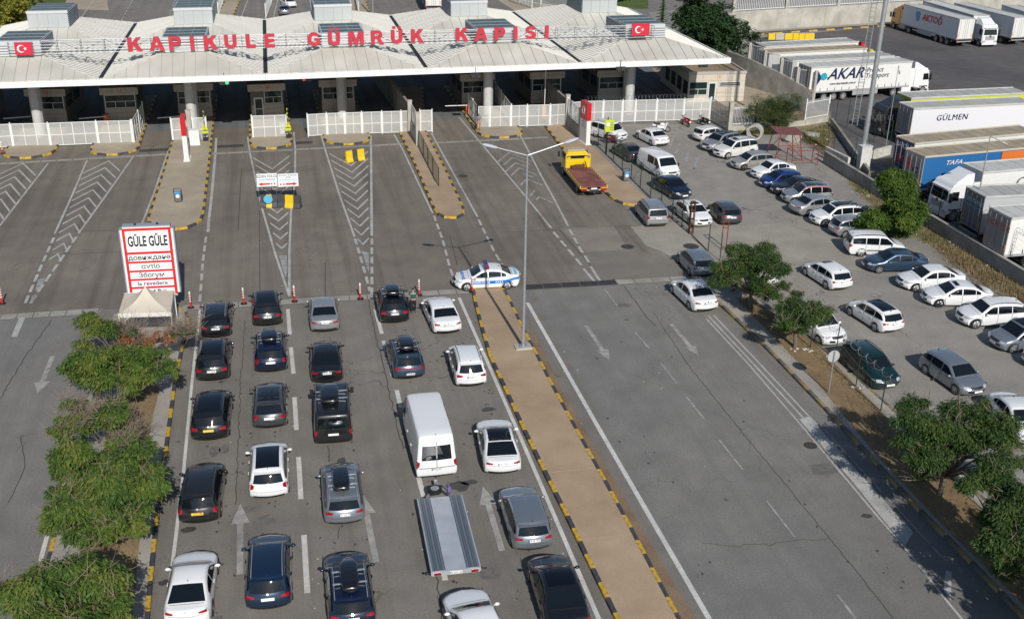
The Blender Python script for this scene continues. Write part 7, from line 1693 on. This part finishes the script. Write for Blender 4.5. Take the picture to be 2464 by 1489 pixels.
LFB = leafmat('bright_leaves', [(.03, .065, .012), (.055, .105, .018), (.095, .155, .024), (.17, .20, .035)])
LFO = leafmat('olive_leaves', [(.045, .075, .028), (.075, .115, .04), (.13, .16, .06), (.17, .165, .08)])
LFR = leafmat('withered_leaves', [(.22, .08, .035), (.30, .12, .055), (.36, .17, .08)], .15)
LFY = leafmat('yellowing_leaves', [(.10, .13, .02), (.22, .22, .03), (.36, .30, .04)])
BARK = mat('grey_bark', (.14, .115, .09), .9, noise=.3, nscale=6, bump=.6, bscale=12); TWIG = mat('bare_twig', (.24, .19, .145), .9, noise=.2)
def leaf_mesh(blobs, n, size, m, seed, aspect=.36, droop=.5, name='crown', shell=.55):
    """blobs: (centre, radii); every leaf is its own small bent face"""
    r = random.Random(seed); V = []; F = []; tot = sum(b[1].x*b[1].y+b[1].x*b[1].z for b in blobs)
    for c, rad in blobs:
        k = int(n*(rad.x*rad.y+rad.x*rad.z)/tot)
        # local tufts so that the crown breaks into light and dark clumps
        tufts = []
        for _ in range(max(5, k//55)):
            d = Vector((r.gauss(0, 1), r.gauss(0, 1), r.gauss(0, 1)*.9+.25)).normalized()*(r.uniform(shell, 1.05)); tufts.append(Vector((d.x*rad.x, d.y*rad.y, d.z*rad.z)))
        tr_ = .26*min(rad.x, rad.y)+.08
        for _ in range(k):
            q = r.choice(tufts); off = Vector((r.gauss(0, 1), r.gauss(0, 1), r.gauss(0, .75)))*tr_*.62; p = c+q+off
            out = (q+off); out.z *= .6
            a = math.atan2(out.y, out.x)+r.gauss(0, .9); el = -droop*r.uniform(.1, 1.3)
            u = Vector((math.cos(a)*math.cos(el), math.sin(a)*math.cos(el), math.sin(el))); s = size*r.uniform(.6, 1.35)
            sd = Vector((-math.sin(a), math.cos(a), r.gauss(0, .45))).normalized(); w_ = s*aspect*.5; b_ = len(V)
            mid = p+u*s*.45+Vector((0, 0, s*.05))
            V += [p-sd*w_*.35, p+sd*w_*.35, mid+sd*w_, mid-sd*w_, p+u*s-Vector((0, 0, s*.12))]
            F += [(b_, b_+1, b_+2, b_+3), (b_+3, b_+2, b_+4)]
    me = bpy.data.meshes.new(name); me.from_pydata([tuple(v) for v in V], [], F); me.materials.append(m); me.update(); return me
def limb(B, a, b, r0, r1, seed, n=4, wob=.12):
    r = random.Random(seed); P_ = [a]; L = (b-a).length
    for i in range(1, n): P_.append(a.lerp(b, i/n)+Vector((r.gauss(0, 1), r.gauss(0, 1), r.gauss(0, .6)))*wob*L*.25)
    P_.append(b)
    for i in range(n): B.tube(P_[i], P_[i+1], lerp(r0, r1, i/n), 6, r2=lerp(r0, r1, (i+1)/n), cap=False)
    return P_
def tree(base, ells, label, n=9000, size=.26, m=LF1, tr=.13, name='leafy_tree', seed=1, split=.31, twigs=0, fork=1.1, aspect=.36, group=None, extra=None, droop=.5, z0=.12, shell=.55, cat='tree'):
    """ells: (px, py, z, rx, ry, rz) lobes of the crown at their surveyed places"""
    b = G(*base); r = random.Random(seed); t = thing(name, label, cat, b, 0, group); blobs = []; tips = []
    for e in ells:
        c = G(e[0], e[1], e[2])-b; R_ = Vector(e[3:6]); vol = R_.x*R_.y
        k = max(4, int(vol*2.4))
        for _ in range(k):
            d = Vector((r.gauss(0, 1), r.gauss(0, 1), r.gauss(0, 1))).normalized()*r.uniform(.3, .95)
            p = c+Vector((d.x*R_.x, d.y*R_.y, d.z*R_.z)); q = r.uniform(.75, 1.25)*split
            blobs.append((p, Vector((R_.x*q, R_.y*q, R_.z*q*1.05)))); tips.append(p)
    put(leaf_mesh(blobs, n, size, m, seed+5, aspect, droop, shell=shell), 'crown', t)
    B = MB(); f = Vector((r.uniform(-.15, .15), r.uniform(-.15, .15), fork)); B.tube((0, 0, 0), f, tr*1.15, 9, r2=tr*.85, cap=False).tube((0, 0, -.05), (0, 0, .25), tr*1.6, 9, r2=tr*1.15, cap=False); B.build('trunk', BARK, t, smooth=True)
    Lb = MB()
    for i, p in enumerate(tips): limb(Lb, f, p, tr*.5, .02, seed*31+i)
    Lb.build('limbs', BARK, t, kind='stuff')
    if twigs:
        T = MB()
        for i in range(twigs):
            p = r.choice(tips); q = p+Vector((r.gauss(0, 1), r.gauss(0, 1), abs(r.gauss(.5, .8))))*.55; P_ = limb(T, p-Vector((0, 0, .3)), q, .018, .006, seed*77+i, 3, .3)
            for k in range(3): s = P_[r.randint(1, 2)]; limb(T, s, s+Vector((r.gauss(0, .35), r.gauss(0, .35), r.gauss(.15, .25))), .009, .004, seed*99+i*3+k, 2, .3)
        T.build('bare_twigs', TWIG, t, kind='stuff')
    for (mm, es, nn, ss) in (extra or []):
        put(leaf_mesh([(G(e[0], e[1], e[2])-b, Vector(e[3:6])) for e in es], nn, ss, mm, seed+9, aspect, droop), 'withered_foliage' if mm is LFR else 'leaf_clump', t)
    return t
GL = 'trees in the planted strip left of the queue'; GR_ = 'trees in the planted strip before the car park'
tree((337, 956), [(265, 868, 3.2, 2.6, 2.0, 1.1), (345, 885, 3.0, 1.8, 1.4, 1.0), (225, 790, 3.3, 1.5, 1.5, 1.0), (395, 862, 2.9, 1.0, .9, .7), (205, 855, 3.0, 1.3, 1.1, .9), (300, 925, 2.3, 1.1, .8, .9)], 'broad green tree just below the tent, farthest of the left strip', 30000, .20, LF1, seed=3, group=GL, twigs=50)
tree((345, 880), [(430, 800, 2.5, .8, .7, .35), (300, 800, 2.4, 1.0, .7, .4)], 'half-dead tree with rust-brown leaves and bare branches before the tent', 2200, .24, LF2, seed=8, group=GL, twigs=330, extra=[(LFR, [(330, 825, 2.2, .9, .6, .4), (390, 815, 2.2, .7, .5, .35), (300, 838, 2.2, .6, .5, .3)], 1700, .2)])
tree((274, 1060), [(175, 1040, 2.8, 1.2, 1.2, .9), (292, 1045, 2.3, .85, .7, .7), (205, 975, 2.8, 1.0, .9, .7), (250, 1005, 2.9, 1.8, 1.4, .9)], 'thin half-bare tree with many grey twigs, second in the left strip', 15000, .18, LF1, seed=12, group=GL, twigs=420)
tree((262, 1245), [(250, 1125, 3.3, 2.3, 1.6, 1.1), (255, 1200, 3.4, 2.4, 1.6, 1.2), (225, 1280, 2.9, 1.8, 1.0, 1.0), (140, 1258, 2.9, 1.2, .8, .7), (325, 1250, 2.8, 1.2, 1.1, 1.0), (165, 1150, 3.1, 1.2, 1.0, .8)], 'largest yellow-green tree of the left strip, third from the tent', 42000, .20, LF1, seed=21, group=GL, twigs=160)
tree((190, 1500), [(200, 1395, 3.4, 2.5, 1.8, 1.2), (75, 1405, 3.1, 1.5, 1.3, .9), (265, 1440, 3.1, 1.4, 1.4, 1.1), (150, 1475, 3.2, 2.2, 1.3, 1.0)], 'green tree in the bottom left corner of the picture', 34000, .20, LF1, seed=33, group=GL, twigs=150)
tree((1807, 746), [(1800, 628, 3.5, 2.4, 1.8, 1.1), (1752, 665, 2.9, 1.4, 1.2, .9), (1852, 655, 3.1, 1.5, 1.4, .9), (1818, 695, 2.5, 1.5, 1.1, .9), (1790, 600, 3.8, 1.6, 1.2, .8), (1860, 615, 3.4, 1.1, 1.0, .7)], 'leafy tree at the car park entrance behind the white saloon', 34000, .15, LF2, seed=41, group=GR_, twigs=60)
tree((1914, 842), [(1925, 748, 2.9, 1.8, 1.5, .9), (1898, 700, 2.9, 1.2, 1.0, .7), (1980, 740, 2.7, 1.1, 1.0, .7), (1905, 790, 2.2, 1.2, .9, .7)], 'smaller tree right of the entrance tree, half covering a white crossover', 22000, .145, LF2, seed=47, group=GR_, twigs=60)
tree((2262, 1196), [(2290, 1030, 3.8, 2.6, 2.0, 1.2), (2200, 995, 3.4, 1.3, 1.1, .9), (2375, 1050, 3.7, 1.9, 1.6, 1.1), (2265, 1095, 3.1, 1.7, 1.3, 1.0), (2205, 1130, 2.3, .8, .7, .6), (2425, 1100, 3.5, 1.5, 1.3, 1.0), (2330, 980, 3.6, 1.4, 1.2, .8)], 'large dark-based tree in front of the white saloon cut by the right edge', 44000, .155, LF2, seed=53, group=GR_, twigs=90)
tree((2448, 1400), [(2430, 1190, 3.9, 2.0, 1.8, 1.2), (2455, 1280, 3.5, 1.7, 1.4, 1.1), (2395, 1140, 3.6, 1.4, 1.3, .9), (2445, 1350, 2.8, 1.2, 1.1, 1.0), (2390, 1230, 2.8, 1.0, .9, .8)], 'nearest dark green tree cut by the right edge', 38000, .155, LF2, seed=59, group=GR_, twigs=60)
tree((1712, 152), [(1690, 40, 6.2, 4.2, 3.6, 2.6), (1715, 90, 4.6, 4.6, 3.8, 2.6), (1675, 5, 8.2, 2.6, 2.2, 1.8), (1745, 60, 5.5, 2.4, 2.2, 2.0)], 'huge dark green tree behind the right end of the canopy', 26000, .42, LFD, tr=.3, seed=61, split=.38, aspect=.55, name='broadleaf_tree', droop=.3, fork=2.5, shell=.7)
tree((1866, 314), [(1868, 265, 2.2, 2.7, 2.2, 1.5), (1840, 262, 2.3, 1.8, 1.4, 1.3), (1895, 275, 1.8, 2.0, 1.6, 1.3), (1835, 288, 1.5, 1.6, 1.2, 1.2), (1880, 295, 1.2, 2.2, 1.4, 1.1)], 'round olive-green bush before the white railings', 30000, .17, LFO, tr=.12, seed=67, split=.48, name='round_bush', aspect=.25, droop=-.5, fork=.5, shell=.7, cat='bush')
tree((2165, 562), [(2160, 480, 3.0, 2.0, 1.7, 1.5), (2165, 440, 4.2, 1.5, 1.3, 1.1), (2150, 525, 1.7, 2.0, 1.6, 1.2), (2205, 510, 2.2, 1.5, 1.3, 1.2), (2120, 500, 2.2, 1.3, 1.1, 1.0)], 'bright green tree on the verge before the blue trailer', 40000, .17, LFB, tr=.14, seed=71, split=.44, name='mulberry_tree', aspect=.6, fork=.8, droop=.6, shell=.75)
tree((2572, 1535), [(2640, 1340, 4.0, 2.6, 2.4, 1.1), (2570, 1400, 3.8, 1.8, 1.6, .9), (2700, 1300, 3.8, 2.2, 2.0, 1.0)], 'tree standing just outside the bottom right corner that shades the pavement', 12000, .24, LF2, seed=91, group=GR_)
tree((2722, 1728), [(2760, 1460, 4.0, 2.6, 2.4, 1.1), (2800, 1560, 4.0, 2.4, 2.2, 1.0), (2640, 1500, 3.8, 1.8, 1.6, .9)], 'second tree outside the bottom right corner, nearer the camera', 9000, .26, LF2, seed=92, group=GR_)
# conifer
t = thing('conifer', 'small dark conifer behind the roof left of the big dark tree', 'tree', G(1592, 66)); B = MB(); r = random.Random(5); B.tube((0, 0, 0), (0, 0, 4.6), .1, 6, r2=.02).build('trunk', BARK, t); C_ = MB()
for i in range(60):
    z = .6+i*.066; L = (4.8-z)*.36; a = i*2.4; d = Vector((math.cos(a), math.sin(a), -.15)); p = Vector((0, 0, z)); s = Vector((-d.y, d.x, 0))
    for k in range(6): q = p+d*L*k/6; C_.add([q-s*(.28*(1-k/7)), q+d*L/5, q+s*(.28*(1-k/7)), q+Vector((0, 0, .1))], [(0, 1, 3), (1, 2, 3)])
C_.build('crown', LFD, t)
for i, (px, py, s, mm, lab) in enumerate(((14, 62, 1.5, LFY, 'yellowing tree cut by the top left corner'), (-20, 30, 1.6, LFY, 'yellow-green tree at the left edge behind the lawn'), (72, 24, .8, LFO, 'small tree standing on the lawn at the top left'), (30, 10, 1.2, LFY, 'yellow-leaved tree behind the corner tree at the top left'), (1475, 2, 1.2, LFD, 'dark tree on the far lawn behind the fourth roof lantern'))):
    tree((px, py+6), [(px, py-22*s, 3.2*s, 2.2*s, 2.0*s, 1.5*s), (px+10*s, py-12*s, 2.4*s, 1.8*s, 1.6*s, 1.2*s)], lab, 3500, .42, mm, tr=.16, seed=80+i, aspect=.6)
# yucca like plants under the first tree
for i, (px, py, lab) in enumerate(((1742, 690, 'spiky yucca plant under the entrance tree, behind the grey hatchback'), (1765, 705, 'smaller spiky yucca plant nearer the trunk of the entrance tree'))):
    t = thing('yucca', lab, 'plant', G(px, py)); B = MB(); r = random.Random(i); B.tube((0, 0, 0), (0, 0, .5), .12, 6).build('trunk', BARK, t); B = MB()
    for k in range(90): a = r.uniform(0, 6.28); el = r.uniform(-.2, 1.3); d = Vector((math.cos(a)*math.cos(el), math.sin(a)*math.cos(el), math.sin(el))); p = Vector((0, 0, .5)); s = Vector((-d.y, d.x, 0)).normalized()*.03; B.add([p-s, p+s, p+d*r.uniform(.6, .95)], [(0, 1, 2)])
    B.build('leaves', LFD, t, kind='stuff')
# dry grass, weeds and litter
def inpoly(p, P):
    c = False; j = len(P)-1
    for i in range(len(P)):
        if ((P[i][1] > p[1]) != (P[j][1] > p[1])) and (p[0] < (P[j][0]-P[i][0])*(p[1]-P[i][1])/(P[j][1]-P[i][1])+P[i][0]): c = not c
        j = i
    return c
def grass(poly, n, h, m, name, seed, z=.0, clump=.25, w_=.012):
    r = random.Random(seed); xs = [p[0] for p in poly]; ys_ = [p[1] for p in poly]; V = []; F = []; k = 0
    while k < n:
        c = (r.uniform(min(xs), max(xs)), r.uniform(min(ys_), max(ys_)))
        if not inpoly(c, poly): continue
        hh = h*r.uniform(.4, 1.4); m_ = r.randint(8, 20)
        for _ in range(m_):
            x, y = c[0]+r.gauss(0, clump), c[1]+r.gauss(0, clump); a = r.uniform(0, 6.28); l_ = hh*r.uniform(.5, 1.2); b = len(V); dx, dy = math.cos(a)*l_*.45, math.sin(a)*l_*.45; sx, sy = -math.sin(a)*w_, math.cos(a)*w_
            V += [(x-sx, y-sy, z), (x+sx, y+sy, z), (x+dx, y+dy, z+l_)]; F.append((b, b+1, b+2)); k += 1
    me = bpy.data.meshes.new(name); me.from_pydata(V, [], F); me.materials.append(m); me.update(); return put(me, name, None, kind='stuff')
STR = leafmat('straw', [(.15, .105, .055), (.23, .165, .085), (.33, .25, .14)], .1); STG = leafmat('weed_green', [(.06, .08, .02), (.12, .13, .04), (.25, .2, .09)], .1)
vg = [tuple(p[:2]) for p in Gz([(1905, 322), (2000, 300), (2000, 365), (2100, 445), (2240, 548), (2640, 792), (2640, 840), (2440, 712), (2238, 590), (2150, 545), (2060, 455), (1965, 352)])]
grass(vg, 13000, .2, STR, 'dry_grass', 1, w_=.018); grass(vg, 8000, .26, STG, 'weeds', 2, w_=.025, clump=.35)
vs = [tuple(p[:2]) for p in Gz([(2255, 590), (2300, 608), (2480, 715), (2460, 745), (2300, 640)])]; grass(vs, 5000, .35, STR, 'dry_grass', 3, w_=.016, clump=.4)
grass([(p.x, p.y) if hasattr(p, 'x') else p for p in _kb+_kc], 34000, .05, STR, 'dry_grass', 4, z=.155, w_=.012)
grass([W(300, 930), W(262, 1040), W(200, 1300), W(140, 1600), W(310, 1600), W(335, 1330), W(350, 1130), W(368, 1010), W(385, 940)], 12000, .05, STR, 'dry_grass', 5, z=.155, w_=.012)
grass([tuple(p[:2]) for p in Gz([(1760, 322), (1830, 318), (1930, 322), (1960, 350), (1905, 322)])], 3000, .4, STG, 'weeds', 6, w_=.03)
kw = MB(); r = random.Random(9)
for p in ((1370, 1172), (1398, 1262), (1288, 720), (1303, 765), (1360, 1130), (1180, 935), (1342, 905), (1395, 1080), (1242, 1000)):
    c = G(*p)
    for _ in range(40): a = r.uniform(0, 6.28); l_ = r.uniform(.04, .12); x, y = c.x+r.gauss(0, .12), c.y+r.gauss(0, .2); kw.add([(x-.02, y, .01), (x+.02, y, .01), (x+math.cos(a)*l_, y+math.sin(a)*l_, l_*.7)], [(0, 1, 2)])
kw.build('kerb_weeds', STG, None, kind='stuff')
lt = MB(); 
for _ in range(240):
    p = (r.uniform(min(x for x, y in vg), max(x for x, y in vg)), r.uniform(min(y for x, y in vg), max(y for x, y in vg)))
    if inpoly(p, vg): lt.box((p[0], p[1], .06), (r.uniform(.06, .25), r.uniform(.05, .16), r.uniform(.02, .1)), r.uniform(0, 3), mi=r.choice((0, 0, 0, 1, 2)))
for p in ((2046, 890), (2010, 870), (2070, 940), (1945, 846), (2440, 1240), (1916, 850), (2160, 1030), (2118, 870), (2240, 1100)):
    c = G(*p)
    for _ in range(4): lt.box((c.x+r.gauss(0, .2), c.y+r.gauss(0, .2), .2), (r.uniform(.08, .25), r.uniform(.05, .16), .04), r.uniform(0, 3))
for _ in range(60):
    c = G(r.uniform(450, 1700), r.uniform(560, 1480)); lt.box((c.x, c.y, .02), (r.uniform(.02, .07), r.uniform(.02, .05), .02), r.uniform(0, 3))
lt.build('litter', [mat('litter_white', (.6, .6, .58), .7), mat('litter_blue', (.05, .12, .35), .6), mat('litter_brown', (.25, .16, .09), .8)], None, kind='stuff')
rb = MB()
for _ in range(160):
    p = (r.uniform(min(x for x, y in vg), max(x for x, y in vg)), r.uniform(min(y for x, y in vg), max(y for x, y in vg)))
    if inpoly(p, vg): s = r.uniform(.05, .22); rb.box((p[0], p[1], s*.3), (s*1.4, s, s*.8), r.uniform(0, 3), rx=r.uniform(-.4, .4), taper=(.7, .6))
rb.build('rubble', CONCL, None, kind='stuff')
# ------------------------------------------------------------------ people
SKIN = mat('skin', (.42, .24, .16), .55)
def skinmesh(pts, edges, rad, name, m, lvl=2, root=0):
    me = bpy.data.meshes.new(name); me.from_pydata(pts, edges, []); o = bpy.data.objects.new(name, me); COL.objects.link(o)
    md = o.modifiers.new('s', 'SKIN'); sv = me.skin_vertices[0].data
    for i, q in enumerate(rad): sv[i].radius = q if isinstance(q, tuple) else (q, q); sv[i].use_root = (i == root)
    md.use_smooth_shade = True; s = o.modifiers.new('u', 'SUBSURF'); s.levels = lvl; s.render_levels = lvl
    dg = bpy.context.evaluated_depsgraph_get(); dg.update(); r_ = bpy.data.meshes.new_from_object(o.evaluated_get(dg)); bpy.data.objects.remove(o); r_.materials.clear(); r_.materials.append(m); r_.polygons.foreach_set('use_smooth', [True]*len(r_.polygons)); r_.name = name; return r_
def person(px, hd, label, shirt, trousers, hair, lean=0., bend=0., shoe=BLACK, z0=0., armsf=0.):
    p = G(*px); p.z = z0; t = thing('person', label, 'person', p, hd)
    fx = lean
    # +y is where the person faces
    J = {'pel': (0, 0, .95), 'bel': (0, .01+fx*.2, 1.12), 'che': (0, .0+fx*.6, 1.34), 'nk': (0, fx, 1.50), 'hd': (0, fx+.02+bend*.5, 1.60), 'cr': (0, fx+.02+bend, 1.70)}
    pts = [J['pel'], J['bel'], J['che'], J['nk'], J['hd'], J['cr']]; ed = [(0, 1), (1, 2), (2, 3), (3, 4), (4, 5)]; rad = [(.15, .10), (.14, .10), (.16, .11), .055, .085, .075]
    for s in (-1, 1):
        i = len(pts); pts += [(s*.19, fx*.8, 1.43), (s*.25, fx*.6-.02, 1.16), (s*.26, fx*.5+.08+armsf*.25, .93+armsf*.12), (s*.26, fx*.5+.13+armsf*.3, .83+armsf*.12)]; ed += [(2, i), (i, i+1), (i+1, i+2), (i+2, i+3)]; rad += [.06, .046, .034, .03]
        # fingers
        for k in range(4): j = len(pts); dx = (k-1.5)*.018; pts += [(s*.26+dx, fx*.5+.15+armsf*.3, .77+armsf*.12-(.0 if k in (1, 2) else -.012)), (s*.255+dx, fx*.5+.17+armsf*.3, .73+armsf*.12)]; ed += [(i+3, j), (j, j+1)]; rad += [.009, .008]
        j = len(pts); pts += [(s*.235, fx*.5+.17+armsf*.3, .80+armsf*.12)]; ed += [(i+3, j)]; rad += [.011]
        i = len(pts); st = .06*s; pts += [(s*.09, 0, .86), (s*.10, .02+st, .50), (s*.11, -.02+st, .10), (s*.12, .12+st, .05)]; ed += [(0, i), (i, i+1), (i+1, i+2), (i+2, i+3)]; rad += [.095, .062, .045, (.045, .03)]
    put(skinmesh(pts, ed, rad, 'body', SKIN), 'body', t)
    a = [J['pel'], J['bel'], J['che'], (0, fx*.95, 1.455)]; e2 = [(0, 1), (1, 2), (2, 3)]; r2 = [(.172, .12), (.163, .12), (.185, .13), .09]
    for s in (-1, 1): i = len(a); a += [(s*.195, fx*.8, 1.43), (s*.235, fx*.65-.01, 1.24)]; e2 += [(2, i), (i, i+1)]; r2 += [.08, .068]
    put(skinmesh(a, e2, r2, 'shirt', shirt), 'shirt', t)
    a = [(0, 0, .98), (0, 0, .90)]; e2 = [(0, 1)]; r2 = [(.165, .115), (.16, .12)]
    for s in (-1, 1): i = len(a); st = .06*s; a += [(s*.095, 0, .80), (s*.105, .02+st, .50), (s*.11, -.02+st, .12)]; e2 += [(1, i), (i, i+1), (i+1, i+2)]; r2 += [.105, .078, .064]
    put(skinmesh(a, e2, r2, 'trousers', trousers), 'trousers', t)
    for s in (-1, 1): MB().ell((s*.118, .06+.06*s, .045), (.052, .14, .05), 10, 6).build('shoe', shoe, t, smooth=True)
    hy = fx+.02+bend; MB().ell((0, hy-.02, 1.70), (.092, .105, .09), 12, 8).build('hair', hair, t, smooth=True)
    f_ = MB()
    for s in (-1, 1): f_.ell((s*.035, hy+.085, 1.645), (.012, .01, .01), 6, 4, mi=1).ell((s*.088, hy, 1.64), (.014, .025, .03), 6, 4)
    f_.ell((0, hy+.10, 1.62), (.013, .022, .025), 6, 4).box((0, hy+.085, 1.575), (.05, .012, .012), mi=1).build('face', [SKIN, mat('eye_dark', (.03, .02, .02), .4)], t)
    return t
po = person((995, 752.5), -.08, 'officer in dark green T-shirt and black trousers beside the black SUV', mat('teal_shirt', (.01, .10, .085), .8), mat('black_trousers', (.012, .013, .018), .85), mat('dark_hair', (.05, .04, .03), .8))
text('GÜMRÜK', .085, LWH, frame((0, -.135, 1.40), (1, 0, 0), (0, 0, 1)), po, bold=.03)
def stripes():
    m = bpy.data.materials.new('striped_shirt'); m.use_nodes = True; n = m.node_tree.nodes; l = m.node_tree.links; tc = n.new('ShaderNodeTexCoord'); w_ = n.new('ShaderNodeTexWave'); w_.bands_direction = 'Z'; w_.inputs['Scale'].default_value = 3.2; l.new(tc.outputs['Object'], w_.inputs[0])
    r = n.new('ShaderNodeValToRGB'); r.color_ramp.elements[0].color = (.015, .03, .08, 1); r.color_ramp.elements[0].position = .45; r.color_ramp.elements[1].color = (.3, .36, .45, 1); r.color_ramp.elements[1].position = .55; l.new(w_.outputs[0], r.inputs[0]); l.new(r.outputs[0], n['Principled BSDF'].inputs[0]); return m
person((1152, 317.5), math.pi*.95, 'man in blue striped shirt and beige trousers at the corner of the white fence', stripes(), mat('beige_trousers', (.36, .22, .15), .85), mat('grey_hair', (.25, .2, .17), .8), lean=.08, bend=.06, armsf=.8, z0=.15)
